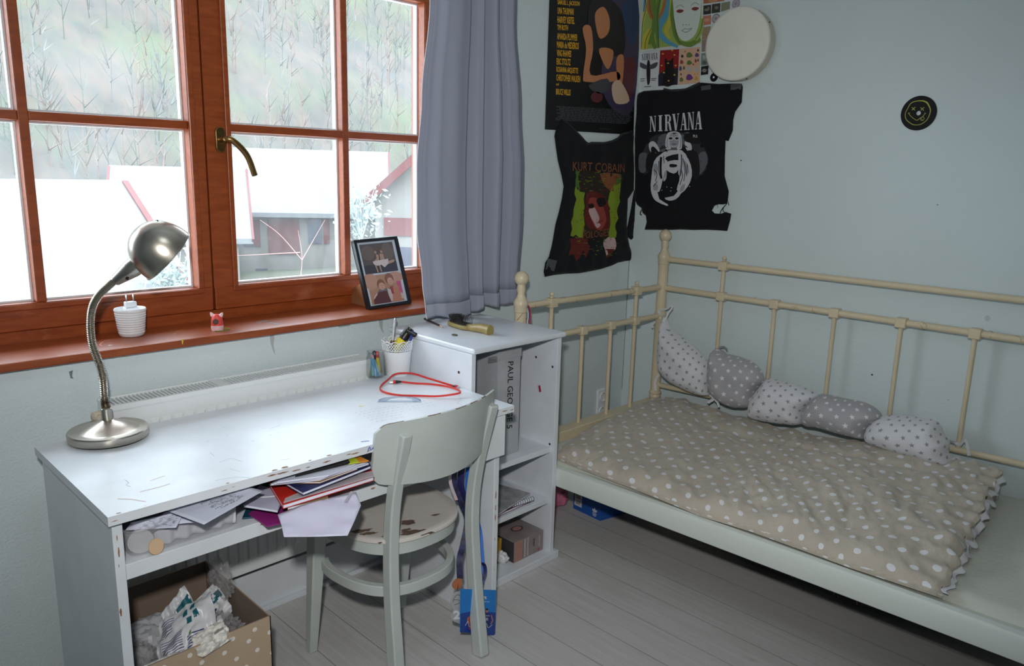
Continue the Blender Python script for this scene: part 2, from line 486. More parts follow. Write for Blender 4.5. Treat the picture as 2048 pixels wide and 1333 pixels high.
def glass_mat():
    """A double pane with a film of dust on the outside."""
    m = bpy.data.materials.new('dusty_glass'); m.use_nodes = True; t = m.node_tree; t.nodes.clear()
    oc = coord(t)
    a = noise_tex(t, oc, 3.0, 4); b_ = noise_tex(t, mapped(t, oc, (1, 1, .45)), 14, 6, .75); sp = noise_tex(t, oc, 260, 2)
    f = rampf(a*.45+b_*.55, .35, .7)*.045+.012 + sp.gt(.74)*.04
    tr = t.nodes.new('ShaderNodeBsdfTransparent'); tr.inputs[0].default_value = (.97, .98, .98, 1)
    tl = t.nodes.new('ShaderNodeBsdfTranslucent'); tl.inputs[0].default_value = (.9, .95, .97, 1)
    gl = t.nodes.new('ShaderNodeBsdfGlossy'); gl.inputs['Roughness'].default_value = .02
    m1 = t.nodes.new('ShaderNodeMixShader'); m2 = t.nodes.new('ShaderNodeMixShader')
    t.links.new(f.k, m1.inputs[0]); t.links.new(tr.outputs[0], m1.inputs[1]); t.links.new(tl.outputs[0], m1.inputs[2])
    m2.inputs[0].default_value = .04; t.links.new(m1.outputs[0], m2.inputs[1]); t.links.new(gl.outputs[0], m2.inputs[2])
    o = t.nodes.new('ShaderNodeOutputMaterial'); t.links.new(m2.outputs[0], o.inputs[0]); return m
wood = wood_mat(); pane_mat = glass_mat()
desk_paint = painted('desk_paint', (222, 228, 234), cut=.78, scale=30, rough=.3)
shelf_paint = painted('shelf_paint', (220, 226, 233), cut=.8, scale=30, rough=.33)
chair_paint = painted('chair_paint', (190, 198, 195), cut=.76, scale=26, rough=.36)
bed_paint = painted('bed_paint', (214, 200, 170), (120, 100, 70), cut=.8, scale=40, rough=.32)
board_paint = mat('bed_board_paint', (212, 220, 214), .35)
white_enamel = mat('radiator_enamel', (226, 230, 232), .3)
white_plastic = mat('white_plastic', (228, 232, 236), .35)
chip_brown = mat('bare_wood', (112, 74, 52), .7, var=.3)
black = mat('black_plastic', (18, 18, 20), .35)
brass = mat('aged_brass', (140, 112, 70), .32, metal=1)
steel = mat('brushed_steel', (186, 180, 168), .3, metal=1)
paper = mat('paper', (226, 230, 242), .8)
ink = mat('ink', (70, 74, 92), .8)

# ------------------------------------------------------------------ setting
WX0, WX1, WZ0, WZ1 = -2.90, -.98, .885, 2.09
struct(MB().box(-3.7, 0, -4.2, 0, -.05, 0).build('floor', floor_mat()))
b = MB(); D = .3
b.box(-3.7, WX0, 0, D, 0, 2.5); b.box(WX1, .12, 0, D, 0, 2.5); b.box(WX0, WX1, 0, D, 0, WZ0); b.box(WX0, WX1, 0, D, WZ1, 2.5)
wb_ = Wall('y', -.0004)
for px in ([(539, 661), (545, 660), (549, 676), (547, 690), (551, 712), (546, 702), (541, 686)], [(757, 640), (766, 640), (765, 656), (768, 668), (764, 664), (759, 652)], [(674, 650), (700, 647), (701, 652), (678, 656)]): wb_.poly(b, px, 1, 0)
for px in ([(138, 744), (146, 741), (144, 752), (147, 758), (141, 757)], [(238, 1010), (242, 1010), (242, 1014), (238, 1014)]): wb_.poly(b, px, 2, 0)
struct(b.build('wall_back', [plaster, mat('filler_smear', (176, 182, 180), .8), mat('wall_scuff', (112, 124, 132), .8)]))
b = MB().box(0, .12, -4.2, 0, 0, 2.5); wr_ = Wall('x', -.0004)
for u, v, r in ((1744, 750, 2.2), (1482, 321, 1.6), (1896, 800, 1), (1875, 410, 1.3)): wr_.ell(b, (u, v), r, r*.8, 1, 0, 8)
wr_.ell(b, (1975, 637), 6, 6, 2, 0, 14)
struct(b.build('wall_right', [smooth_wall, mat('nail_dark', (30, 30, 34), .7), mat('wall_smudge', (184, 194, 198), .8)]))
struct(MB().box(-3.82, -3.7, -4.2, .3, 0, 2.5).build('wall_left', smooth_wall))
struct(MB().box(-3.82, .12, -4.32, -4.2, 0, 2.5).build('wall_front', smooth_wall))
struct(MB().box(-3.82, .12, -4.32, .3, 2.5, 2.6).build('ceiling', ceil_mat))
# a hairline crack down the corner
b = MB(); P = [(-.0015, -.0008, .36+.02*i) for i in range(34)]
b.tube([(x-.004*noise.noise(Vector((0, 0, z*9))), y, z) for x, y, z in P], .0009, 5)
struct(b.build('trim_2', mat('crack', (96, 100, 104), .9)))
b = MB(); b.box(-2.36, -1.43, -.062, -.001, 0, .137); b.box(-2.36, -1.43, -.078, -.062, 0, .016)
struct(b.build('baseboard_back', desk_paint, bevel=.002))
struct(MB().box(-5, 1.2, .301, 1.05, 2.22, 2.34).build('trim_3', mat('shading_eaves', (84, 62, 46), .8)))        # unseen eaves over the window, added to keep high sky off the desk's back
b = MB(); b.box(WX0, WX1, -.034, .195, .881, .9035)
sill = struct(b.build('trim_1', wood, bevel=.004))

# window: outer frame, two sashes with glazing bars, panes and handle
win = bpy.data.objects.new('window_1', None); COL.objects.link(win); win.location = (-1.93, .2, .9035); struct(win)
FY = .2
b = MB()
b.box(WX0, WX1, FY-.004, FY+.075, .8875, .934); b.box(WX0, WX1, FY-.004, FY+.075, 2.045, WZ1)
b.box(WX0, WX0+.03, FY-.004, FY+.075, .934, 2.045); b.box(WX1-.03, WX1, FY-.004, FY+.075, .934, 2.045)
b.box(WX0, WX1, FY+.061, FY+.09, .9035, .985); b.box(WX0, WX1, FY+.061, FY+.09, 2.0, WZ1); b.box(WX0, -2.81, FY+.061, FY+.09, .985, 2.0); b.box(-1.07, WX1, FY+.061, FY+.09, .985, 2.0)
b.box(-1.96, -1.90, FY+.061, FY+.09, .985, 2.0)
struct(b.build('frame', wood, win, bevel=.003))
GB, GT, HM = 1.008, 1.985, 1.5
for (x0, x1, gx0, gx1, bx) in ((-2.866, -1.934, -2.79, -1.978, -2.405), (-1.926, -1.012, -1.85, -1.088, -1.43)):
    b = MB(); y0, y1 = FY-.012, FY+.06
    b.box(x0, x1, y0, y1, .936, GB); b.box(x0, x1, y0, y1, GT, 2.043)
    b.box(x0, gx0, y0, y1, GB, GT); b.box(gx1, x1, y0, y1, GB, GT)
    # the raised bead round the glass
    e = .016
    b.box(gx0-e, gx1+e, y0-.006, y0, GB-e, GB); b.box(gx0-e, gx1+e, y0-.006, y0, GT, GT+e)
    b.box(gx0-e, gx0, y0-.006, y0, GB, GT); b.box(gx1, gx1+e, y0-.006, y0, GB, GT)
    sash = struct(b.build('sash', wood, win, bevel=.0025))
    b = MB(); b.box(bx-.0125, bx+.0125, FY-.006, FY+.05, GB, GT); struct(b.build('glazing_bar', wood, sash, bevel=.003))
    b = MB(); b.box(gx0, bx-.0125, FY-.004, FY+.05, HM-.0125, HM+.0125); b.box(bx+.0125, gx1, FY-.004, FY+.05, HM-.0125, HM+.0125)
    struct(b.build('glazing_bar', wood, sash, bevel=.003))
    for px0, px1 in ((gx0, bx-.0125), (bx+.0125, gx1)):
        for pz0, pz1 in ((GB, HM-.0125), (HM+.0125, GT)):
            struct(MB().box(px0, px1, FY+.024, FY+.027, pz0, pz1).build('pane', pane_mat, sash))
            # pale spacer round the pane
            b = MB(); e = .006; y0_, y1_ = FY+.028, FY+.048
            b.box(px0, px0+e, y0_, y1_, pz0, pz1); b.box(px1-e, px1, y0_, y1_, pz0, pz1)
            b.box(px0+e, px1-e, y0_, y1_, pz0, pz0+e); b.box(px0+e, px1-e, y0_, y1_, pz1-e, pz1)
            struct(b.build('spacer', white_plastic, sash))
hx, hz = -1.886, 1.462
b = MB(); b.prism([(hx+.016*math.cos(a)*1.0, FY-.012, hz+(.022 if math.sin(a) > 0 else -.022)+.016*math.sin(a)) for a in [2*PI*k/24 for k in range(24)]], (0, -.009, 0))
hp = struct(b.build('handle', brass, win, smooth=40, bevel=.002))
b = MB(); pa = smoothpath([(hx, FY-.021, hz), (hx, FY-.052, hz+.002), (hx+.02, FY-.064, hz-.004), (hx+.06, FY-.066, hz-.045), (hx+.085, FY-.062, hz-.105)], 8)
b.tube(pa, [.0085]*8+[.0095]*(len(pa)-8), 14); struct(b.build('lever', brass, hp, smooth=40))

# ------------------------------------------------------------------ outside
def forest_mat():
    m, t, p = new_mat('bare_forest_slope'); oc = coord(t)
    a = noise_tex(t, mapped(t, oc, (1, .4, .12)), .5, 6, .7); g = noise_tex(t, oc, .09, 4)
    c = mix(t, rampf(a, .35, .68), rgb(54, 56, 53), rgb(78, 67, 60)); c = mix(t, rampf(g, .45, .65)*.8, c, rgb(64, 72, 50))
    t.links.new(c, p.inputs['Base Color']); p.inputs['Roughness'].default_value = 1; return m
snow = mat('pale_roof', (88, 90, 91), .8, var=.06, vscale=.6)
cream_wall = mat('pale_render', (98, 95, 90), .9)
timber = mat('red_brown_timber', (76, 30, 27), .8)
dark_win = mat('far_window', (52, 54, 66), .3)
def hz(x, y):
    return -4.6+max(0, y-44)**1.15*.36+1.8*noise.noise(Vector((x*.05, y*.05, 1)))*min(1, y/30)
b = MB()
b.grid(lambda u, v: (-40+240*u, 6+150*v, hz(-40+240*u, 6+150*v)), 60, 50); struct(b.build('hill', forest_mat(), smooth=60))
b = MB(); rnd = random.Random(3)
for k in range(1500):
    y = rnd.uniform(50, 130); x = -3+y*rnd.uniform(-.2, 1.55); z = hz(x, y)-.3; hgt = rnd.uniform(4, 8); m = rnd.choice((0, 0, 1, 2, 2))
    b.tube([(x, y, z), (x+rnd.uniform(-.3, .3), y, z+hgt)], [.06, .015], 3, m=m)
    for q in range(7):
        a = rnd.uniform(0, 2*PI); h0 = rnd.uniform(.2, .85)*hgt; l_ = 1.3*(1-.5*h0/hgt); b.tube([(x, y, z+h0), (x+math.cos(a)*l_, y+math.sin(a)*l_, z+h0+rnd.uniform(.5, 2.0))], [.045, .012], 3, m=m, cap=False)
o = b.build('forest', [mat('grey_bark', (86, 86, 84), .9), mat('dull_conifer', (74, 80, 72), .9), mat('russet_twigs', (98, 84, 76), .9)])
tag(o, 'bare trees and dull conifers covering the hillside beyond the window', 'trees', kind='stuff')

def house(name, label, c, yaw, L, Wd, hw, hr, front=()):
    """c = middle of the floor; ridge runs along the length L."""
    t = thing(name, label, 'house', c); ca, sa = math.cos(yaw), math.sin(yaw)
    T = lambda x, y, z: Vector((c[0]+x*ca-y*sa, c[1]+x*sa+y*ca, c[2]+z))
    l, q = L/2, Wd/2
    b = MB()
    b.add([T(x, y, z) for x in (-l, l) for y in (-q, q) for z in (0, hw)]+[T(-l, 0, hw+hr), T(l, 0, hw+hr)],
          [(0, 1, 3, 2), (4, 6, 7, 5), (0, 4, 5, 1), (2, 3, 7, 6), (1, 8, 3), (5, 7, 9)])
    b.build('wall', cream_wall, t)
    o = .6; k = hr/q; b = MB()
    for s_ in (-1, 1):
        b.add([T(-l-o, 0, hw+hr+.25), T(l+o, 0, hw+hr+.25), T(l+o, s_*(q+o), hw-k*o+.25), T(-l-o, s_*(q+o), hw-k*o+.25),
               T(-l-o, 0, hw+hr+.02), T(l+o, 0, hw+hr+.02), T(l+o, s_*(q+o), hw-k*o+.02), T(-l-o, s_*(q+o), hw-k*o+.02)],
              [(0, 1, 2, 3), (7, 6, 5, 4), (0, 4, 5, 1), (3, 2, 6, 7), (0, 3, 7, 4), (1, 5, 6, 2)])
    b.build('roof', snow, t)
    for e in (-1, 1):
        for s_ in (-1, 1):
            b = MB(); b.bar(T(e*(l+o), 0, hw+hr+.1), T(e*(l+o), s_*(q+o), hw-k*o+.1), .1, .34); b.build('bargeboard', timber, t)
    for kind, x, y, z, w_, h_ in front:                        # things on the long front (y = -q) or on a gable (x = -l)
        b = MB(); m = dark_win if kind == 'window' else timber
        if y is None: b.prism([T(x-w_/2, -q-.08, z), T(x+w_/2, -q-.08, z), T(x+w_/2, -q-.08, z+h_), T(x-w_/2, -q-.08, z+h_)], T(0, .1, 0)-T(0, 0, 0))
        else: b.prism([T(-l-.08, y-w_/2, z), T(-l-.08, y+w_/2, z), T(-l-.08, y+w_/2, z+h_), T(-l-.08, y-w_/2, z+h_)], T(.1, 0, 0)-T(0, 0, 0))
        b.build(kind, m, t)
    return t
def put(u, v, y): return at('y', y, u, v)
GZ = -4.2
# ridge points seen in the photo: far cottage at (300, 345), broad near roof at (130, 395), shuttered house at (620, 300), gabled house at (900, 250)
p = put(360, 345, 34); house('house', 'small pale roofed house on the slope beyond the desk lamp', (p.x, 34, GZ+.3), -.42, 4.6, 6.5, p.z-GZ-2.8, 2.5)
p = put(190, 388, 13); house('house', 'low broad pale roof close outside the left half of the window', (p.x-3.4, 13, GZ), .0, 6.6, 8, p.z-GZ-2.4, 2.4)
p = put(625, 302, 38); e = put(580, 420, 34); house('house', 'cream house with red-brown shutters beyond the right half of the window', (p.x-.3, 37.6, GZ-.8), -.62, 7.5, 8, e.z-GZ+.8, p.z-e.z-.2,
      (('window', -3.0, None, e.z-GZ-1.2, .5, 1.4), ('shutter', -2.55, None, e.z-GZ-1.2, .3, 1.4), ('balcony_door', -1.2, None, e.z-GZ-1.6, 1.6, 1.9), ('window', .4, None, e.z-GZ-1.0, .7, 1.3), ('shutter', 1.0, None, e.z-GZ-1.0, .3, 1.3), ('window', -2.4, None, .3, .6, .7)))
e = CAM+ray(750, 394)*34; fc = e+Vector((R_.x, R_.y, 0))*4.9; yaw = .785
house('house', 'gabled house with red-brown timber balcony next to the curtain edge', (fc.x+4.5*math.cos(yaw), fc.y+4.5*math.sin(yaw), GZ-.6), yaw, 9, 9.8, e.z-GZ+.6, 4.4,
      (('balcony_rail', 0, 0, e.z-GZ-1.1, 9.0, .8), ('window', 0, 1.3, e.z-GZ+.7, 3.4, 1.2), ('window', 0, 3.4, e.z-GZ-2.9, 1, 1.3), ('window', 0, 1.4, e.z-GZ-2.9, 1, 1.3), ('gable_boarding', 0, 0, e.z-GZ+2.3, 4.0, .7)))
twig = mat('reddish_twig', (134, 92, 86), .9)
for (label, y, strands) in (
    ('thin bare sapling outside the left half of the window', 6, [[(235, 640), (285, 590), (300, 500), (312, 440), (330, 300)], [(300, 500), (200, 560), (150, 480)], [(312, 440), (292, 380)], [(300, 500), (390, 420), (430, 440)]]),
    ('thin bare sapling outside the right half of the window', 6, [[(595, 600), (604, 520), (596, 460)], [(604, 520), (560, 470), (520, 440)], [(604, 520), (650, 440)], [(600, 505), (470, 512)]])):
    base = at('y', y, *strands[0][0]); t = thing('sapling', label, 'sapling', (base.x, y, -4.2))
    b = MB(); b.tube([(base.x, y, -4.2), base], [.03, .009], 6)
    for st in strands: b.tube(smoothpath([at('y', y, u, v) for u, v in st], 5), [.005-.0035*i/(len(st)*5-5) for i in range(len(st)*5-4)], 5)
    b.build('branch', twig, t)
bushm = mat('grey_green_bush', (104, 114, 110), .95, var=.2)
for (label, u, v, y, r) in (('grey-green bush outside beside the bar of the right half of the window', 722, 420, 10, .55), ('greenish bush below the pale roof outside, seen past the desk lamp', 345, 560, 10, .5)):
    p = at('y', y, u, v); b = MB(); rnd = random.Random(int(u))
    for k in range(420):
        d = Vector((rnd.gauss(0, 1), rnd.gauss(0, 1), rnd.gauss(0, 1.2))).normalized()*r*rnd.uniform(.2, 1.1); q = p+d
        e = Vector((rnd.uniform(-1, 1), rnd.uniform(-1, 1), rnd.uniform(-1, 1))).normalized(); f = e.orthogonal().normalized(); s_ = rnd.uniform(.03, .07)
        b.add([q-e*s_, q+f*s_*.5, q+e*s_, q-f*s_*.5], [(0, 1, 2, 3)])
    for k in range(14): b.tube([(p.x, y, p.z-r), p+Vector((rnd.gauss(0, .5), rnd.gauss(0, .5), rnd.uniform(.2, 1)))*r], [.02, .006], 4)
    b.tube([(p.x, y, -4.2), (p.x, y, p.z-r)], [.1, .05], 6)
    tag(b.build('bush', bushm, origin=(p.x, y, -4.2)), label, 'bush')
# ------------------------------------------------------------------ radiator
DZ = .717                                                 # desk top
t = thing('radiator', 'white panel radiator on the wall behind the desk', 'radiator', (-1.95, -.07, .18))
b = MB(); rx0, rx1 = -2.352, -1.545
b.box(rx0, rx1, -.118, -.108, .18, .765)
n = 26; w_ = (rx1-rx0)/n
for i in range(n): b.add([(rx0+w_*(i+.12), -.118, .215), (rx0+w_*(i+.3), -.1225, .23), (rx0+w_*(i+.7), -.1225, .23), (rx0+w_*(i+.88), -.118, .215),
                          (rx0+w_*(i+.12), -.118, .722), (rx0+w_*(i+.3), -.1225, .705), (rx0+w_*(i+.7), -.1225, .705), (rx0+w_*(i+.88), -.118, .722)],
                         [(0, 1, 5, 4), (1, 2, 6, 5), (2, 3, 7, 6), (0, 3, 2, 1), (4, 5, 6, 7)])
b.box(rx0, rx1, -.04, -.03, .2, .765)
b.build('front_panel', white_enamel, t)
b = MB(); b.box(rx0-.002, rx1+.002, -.122, -.112, .762, .776); b.box(rx0-.002, rx1+.002, -.034, -.026, .762, .776)
n = 76
for i in range(n+1):
    x = rx0+(rx1-rx0)*i/n; b.box(x-.0025, x+.0025, -.112, -.034, .766, .773)
b.box(-2.06, -2.03, -.112, -.034, .766, .775)
b.build('grille', white_enamel, t)
for x in (rx0-.003, rx1):
    b = MB(); b.box(x, x+.003, -.12, -.03, .18, .77); b.build('side_plate', white_enamel, t)
b = MB(); b.box(rx0, rx1, -.1, -.05, .3, .7); b.build('convector', mat('dim_metal', (120, 122, 124), .6), t)
b = MB(); b.lathe([(.013, 0), (.013, .03), (.009, .033)], (-2.356, -.09, .748), (-1, -.15, 0), 16); b.lathe([(.008, 0), (.008, .02)], (-2.372, -.095, .748), (-.2, -1, 0), 12)
b.build('valve', mat('valve_ivory', (206, 198, 178), .4), t, smooth=40)

# ------------------------------------------------------------------ desk
t = thing('desk', 'long white painted desk with chipped front edge below the window', 'desk', (-1.98, -.4, 0))
b_top = MB().box(-2.532, -1.42, -.652, -.142, .697, DZ); b_left = MB().box(-2.521, -2.501, -.632, -.15, 0, .697)
b_right = MB().box(-1.476, -1.456, -.632, -.15, 0, .697); b_shelf = MB().box(-2.501, -1.476, -.622, -.2, .558, .592)
b = MB(); b.box(-1.7, -1.684, -.615, -.2, .592, .697); b.build('divider', desk_paint, t)
b = MB(); b.box(-1.688, -1.452, -.65, -.634, .57, .694); dr = b.build('drawer', desk_paint, t, bevel=.002)
b = MB(); b.lathe([(.006, 0), (.006, .012), (.014, .016), (.014, .024), (.008, .028)], (-1.57, -.65, .632), (0, -1, 0), 20); b.build('knob', desk_paint, dr, smooth=40)
b = MB(); b.box(-2.501, -1.476, -.165, -.15, .6, .697); b.build('back_rail', desk_paint, t)
# worn patches, pen marks and scribbles on the top and its front edge
rnd = random.Random(11)
def blob(b, c, ax, ay, r, m=0, n=9, squash=.4):
    c = Vector(c); ax = Vector(ax); ay = Vector(ay)
    b.add([c+ax*(r*math.cos(2*PI*k/n)*rnd.uniform(.6, 1.2))+ay*(r*squash*math.sin(2*PI*k/n)*rnd.uniform(.5, 1.3)) for k in range(n)], [tuple(range(n))], m)
for x, r in [(-2.52, .012), (-2.47, .004), (-2.3, .012), (-2.28, .006), (-2.19, .02), (-2.165, .026), (-2.13, .018), (-2.1, .012), (-2.05, .02), (-1.99, .014), (-1.97, .022), (-1.93, .009), (-1.89, .014), (-1.80, .01), (-1.50, .014), (-1.46, .02), (-1.43, .015)]:
    blob(b_top, (x, -.6525, rnd.uniform(.702, .711)), (1, 0, 0), (0, 0, 1), r*.6, 1, 13, .14)
    if rnd.random() < .6: blob(b_top, (x+.01, -.646, DZ+.0006), (1, 0, 0), (0, 1, 0), r*.4, 1, 11, .4)
for x, z, r in [(-2.507, .66, .012), (-2.506, .63, .018), (-2.508, .6, .008), (-2.512, .5, .02), (-2.505, .32, .016), (-2.51, .22, .022), (-2.512, .12, .012)]:
    blob(b_left, (x-.006, -.6327, z), (0, 0, 1), (1, 0, 0), r*.6, 1, 13, .16)
for z, r in [(.45, .012), (.44, .02), (.4, .016), (.37, .02), (.3, .01), (.12, .008), (.2, .007)]:
    blob(b_right, (-1.468, -.6327, z), (0, 0, 1), (1, 0, 0), r*.6, 1, 13, .18)
for x in (-2.2, -2.18, -1.9): blob(b_shelf, (x, -.6227, .585), (1, 0, 0), (0, 0, 1), .009, 1, 11, .3)
blob(b_top, (-1.47, -.62, DZ+.0006), (1, .3, 0), (-.3, 1, 0), .015, 1, 13, .4)
bare = mat('bare_desk_wood', (150, 108, 82), .7, var=.3)
def dm(u, v): p = at('z', DZ+.0007, u, v); return p
def dline(pts, w=.0012, m=0):
    w *= .6
    P = smoothpath([dm(u, v) for u, v in pts], 4) if len(pts) > 2 else [dm(*q) for q in pts]
    b_top.sweep(P, w, .0002, m=m+2)
for i in range(6):                                                      # rows of small handwriting
    u0, v0 = 708+i*9+rnd.uniform(-4, 4), 826+i*3.6
    for k in range(11-i): dline([(u0+k*9.5, v0-k*1.7), (u0+k*9.5+rnd.uniform(4, 7), v0-k*1.7-1.2)], .0012, 0)
for i in range(3):
    for k in range(6): dline([(810+k*9+i*4, 810+i*5-k*1.8), (815+k*9+i*4, 809+i*5-k*1.8)], .0011, 0)
for p in ([(918, 792), (922, 800), (914, 806), (926, 812)], [(905, 800), (916, 800), (925, 796)], [(540, 857), (556, 853), (562, 848)], [(250, 960), (258, 966), (252, 970), (262, 974)], [(420, 905), (428, 913)], [(500, 884), (510, 882)], [(560, 921), (580, 918)]): dline(p, .0012, 0)
for p in ([(235, 998), (262, 999), (292, 1004)], [(280, 984), (320, 974), (340, 968)], [(300, 962), (330, 952)]): dline(p, .0022, 2)
for p in ([(430, 962), (470, 955), (500, 956)], [(440, 925), (462, 918), (485, 924)], [(460, 938), (480, 944)]): dline(p, .0015, 3)
dline([(722, 884), (738, 882)], .004, 1)
for k in range(14):
    u, v = rnd.uniform(330, 900), rnd.uniform(830, 950)
    if v < 1020-.29*u+60: dline([(u, v), (u+rnd.uniform(2, 7), v+rnd.uniform(-2, 2))], rnd.uniform(.001, .002), 0)
for k in range(9):                                                       # blue felt-pen scrawl on the front edge
    x = -1.935+k*.016; b_top.sweep(smoothpath([(x, -.6527, .701+.004*(k % 2)), (x+.006, -.6527, .713), (x+.01, -.6527, .704), (x+.018, -.6527, .71)], 3), .0003, .0022, m=3)
blob(b_top, dm(722, 812), (1, 0, 0), (0, 1, 0), .011, 6, 12, .7)
top = b_top.build('tabletop', [desk_paint, bare, mat('pencil_grey', (176, 184, 196), .7), mat('felt_blue', (58, 92, 190), .6), mat('rust_rub', (214, 178, 158), .7), mat('green_rub', (176, 206, 206), .7), mat('yellow_rub', (226, 222, 178), .7)], t, bevel=.004)
b_left.build('side_panel', [desk_paint, bare], t, bevel=.0015); b_right.build('side_panel', [desk_paint, bare], t, bevel=.0015); b_shelf.build('shelf', [desk_paint, bare], t, bevel=.0015)

# ------------------------------------------------------------------ shelf unit
t = thing('bookcase', 'white open shelf unit right of the desk under the curtain', 'bookcase', (-1.2, -.25, 0))
BX0, BX1, BY0, BY1 = -1.416, -.997, -.46, -.034
b = MB(); b.box(-1.417, -.984, -.47, -.03, .833, .851); b.build('top_board', shelf_paint, t, bevel=.006, bseg=3)
b = MB(); b.box(BX0, BX0+.017, BY0, BY1, .03, .833); b.build('side_panel', shelf_paint, t, bevel=.0015)
b = MB(); b.box(BX1-.02, BX1, BY0, BY1, .03, .833); rp = b.build('side_panel', shelf_paint, t, bevel=.0015)
b = MB(); b.box(BX0+.017, BX1-.02, -.046, -.036, .03, .833); b.build('back_panel', shelf_paint, t)
for z in (.43, .235):
    b = MB(); b.box(BX0+.017, BX1-.02, -.445, -.046, z-.02, z); b.build('shelf', shelf_paint, t, bevel=.0015)
b = MB(); b.box(BX0, -.982, -.475, BY1, 0, .03); b.build('base_board', shelf_paint, t, bevel=.003)
hole_m = mat('hole_brown', (64, 44, 38), .8)
for x, y, z in ((BX1-.0195, -.36, .745), (BX1-.0195, -.44, .725), (BX1-.0195, -.44, .44), (BX0-.0004, -.4, .765)):
    b = MB(); b.lathe([(.0045, 0), (.0045, .001)], (x, y, z), (-1, 0, 0), 14); b.build('screw_hole', hole_m, t)
W = Wall('x', BX1-.0203); b = MB()
W.poly(b, [(1074, 770), (1080, 768), (1083, 784), (1077, 785)], 0); W.poly(b, [(1077, 772), (1081, 771), (1083, 784), (1079, 785)], 1, .0014)
b.build('sticker', [mat('sticker_white', (206, 204, 216), .5), mat('sticker_red', (160, 40, 60), .5)], rp)

# ------------------------------------------------------------------ chair
t = thing('chair', 'cream painted bentwood chair with worn seat pushed up to the desk', 'chair', (-1.74, -.52, 0))
def R2(cx, cy, a, rx, ry, p=2.6):
    c, s = math.cos(a), math.sin(a); x = math.copysign(abs(c)**(2/p), c)*rx; y = math.copysign(abs(s)**(2/p), s)*ry
    x *= 1+.10*(y/ry)                                     # a little wider at the front
    return cx+x, cy+y
SCX, SCY = -1.748, -.488
n = 56; b = MB()
def seatpt(a, k, z): x, y = R2(SCX, SCY, a, .186*k, .186*k); return (x, y, z)
prof = [(0, .428), (.5, .4275), (.85, .432), (.97, .436), (1, .433)]
for k, z in prof:
    b.v += [Vector(seatpt(2*PI*i/n, max(k, 1e-4), z)) for i in range(n)]
for j in range(len(prof)-1):
    for i in range(n): b.f.append((j*n+i, j*n+(i+1) % n, (j+1)*n+(i+1) % n, (j+1)*n+i)); b.m.append(0)
o_ = len(b.v); b.v += [Vector(seatpt(2*PI*i/n, 1, .426)) for i in range(n)]+[Vector(seatpt(2*PI*i/n, .9, .426)) for i in range(n)]
for j in range(2):
    q0 = o_-n+j*n
    for i in range(n): b.f.append((q0+i, q0+(i+1) % n, q0+n+(i+1) % n, q0+n+i)); b.m.append(0)
seat_paint = painted('seat_paint', (214, 208, 202), (96, 80, 72), cut=.74, scale=20, rough=.4)
b_seat = b; b = MB()
def hoop(rx, z0, z1, th, arc=(0, 2*PI), m=0, cy=SCY):
    N = 56; v = []
    full = abs(arc[1]-arc[0]-2*PI) < 1e-6; cnt = N if full else N+1
    for i in range(cnt):
        a = arc[0]+(arc[1]-arc[0])*i/N
        for rr, z in ((rx, z0), (rx, z1), (rx-th, z1), (rx-th, z0)): v.append(R2(SCX, cy, a, rr, rr)+(z,))
    f = []
    for i in range(N):
        j = (i+1) % cnt
        for k in range(4): f.append((4*i+k, 4*i+(k+1) % 4, 4*j+(k+1) % 4, 4*j+k))
    if not full: f += [(0, 1, 2, 3), (4*N+3, 4*N+2, 4*N+1, 4*N)]
    b.add(v, f, m)
hoop(.178, .388, .427, .02); b.build('seat_frame', chair_paint, t, smooth=45, bevel=.002)
b = MB(); hoop(.176, .266, .296, .02, (-PI-.62, .62)); b.build('stretcher', chair_paint, t, smooth=45, bevel=.002)
rnd = random.Random(5)
for (u, v, r, s_) in ((690, 1050, .018, .35), (722, 1062, .034, .3), (735, 1068, .026, .3), (772, 1073, .011, .6), (815, 1045, .022, .6), (826, 1066, .042, .42), (852, 1066, .026, .5), (812, 1060, .016, .4), (871, 1030, .014, .35), (760, 1086, .006, .6), (775, 1045, .013, .4), (660, 1069, .012, .4)):
    p = at('z', .4337, u, v); blob(b_seat, p, (.9, -.43, 0), (.43, .9, 0), r, 1, 18, s_)
b_seat.build('seat', [seat_paint, mat('bare_seat_wood', (104, 84, 74), .7, var=.3)], t, smooth=45)
def leg(pts, ws, hs, up=(0, 1, 0)):
    b = MB(); P = smoothpath(pts, 8) if len(pts) > 2 else [Vector(p) for p in pts]; N = len(P)
    f = lambda L: [L[0]+(L[-1]-L[0])*i/(N-1) if len(L) == 2 else L[min(len(L)-1, int(i/(N-1)*(len(L)-1)))] for i in range(N)]
    b.sweep(P, f(ws), f(hs), up); return b.build('leg', chair_paint, t, smooth=30, bevel=.004, bseg=2)
leg([(-1.937, -.356, 0), (-1.916, -.372, .41)], [.026, .044], [.026, .044])
leg([(-1.606, -.345, 0), (-1.592, -.362, .41)], [.026, .044], [.026, .044])
leg([(-1.882, -.700, 0), (-1.868, -.668, .14), (-1.861, -.647, .27), (-1.857, -.640, .42), (-1.857, -.655, .56), (-1.853, -.697, .742)], [.033, .03], [.04, .03])
leg([(-1.588, -.708, 0), (-1.572, -.668, .14), (-1.565, -.645, .27), (-1.567, -.637, .42), (-1.566, -.652, .56), (-1.552, -.694, .757)], [.033, .03], [.04, .03])
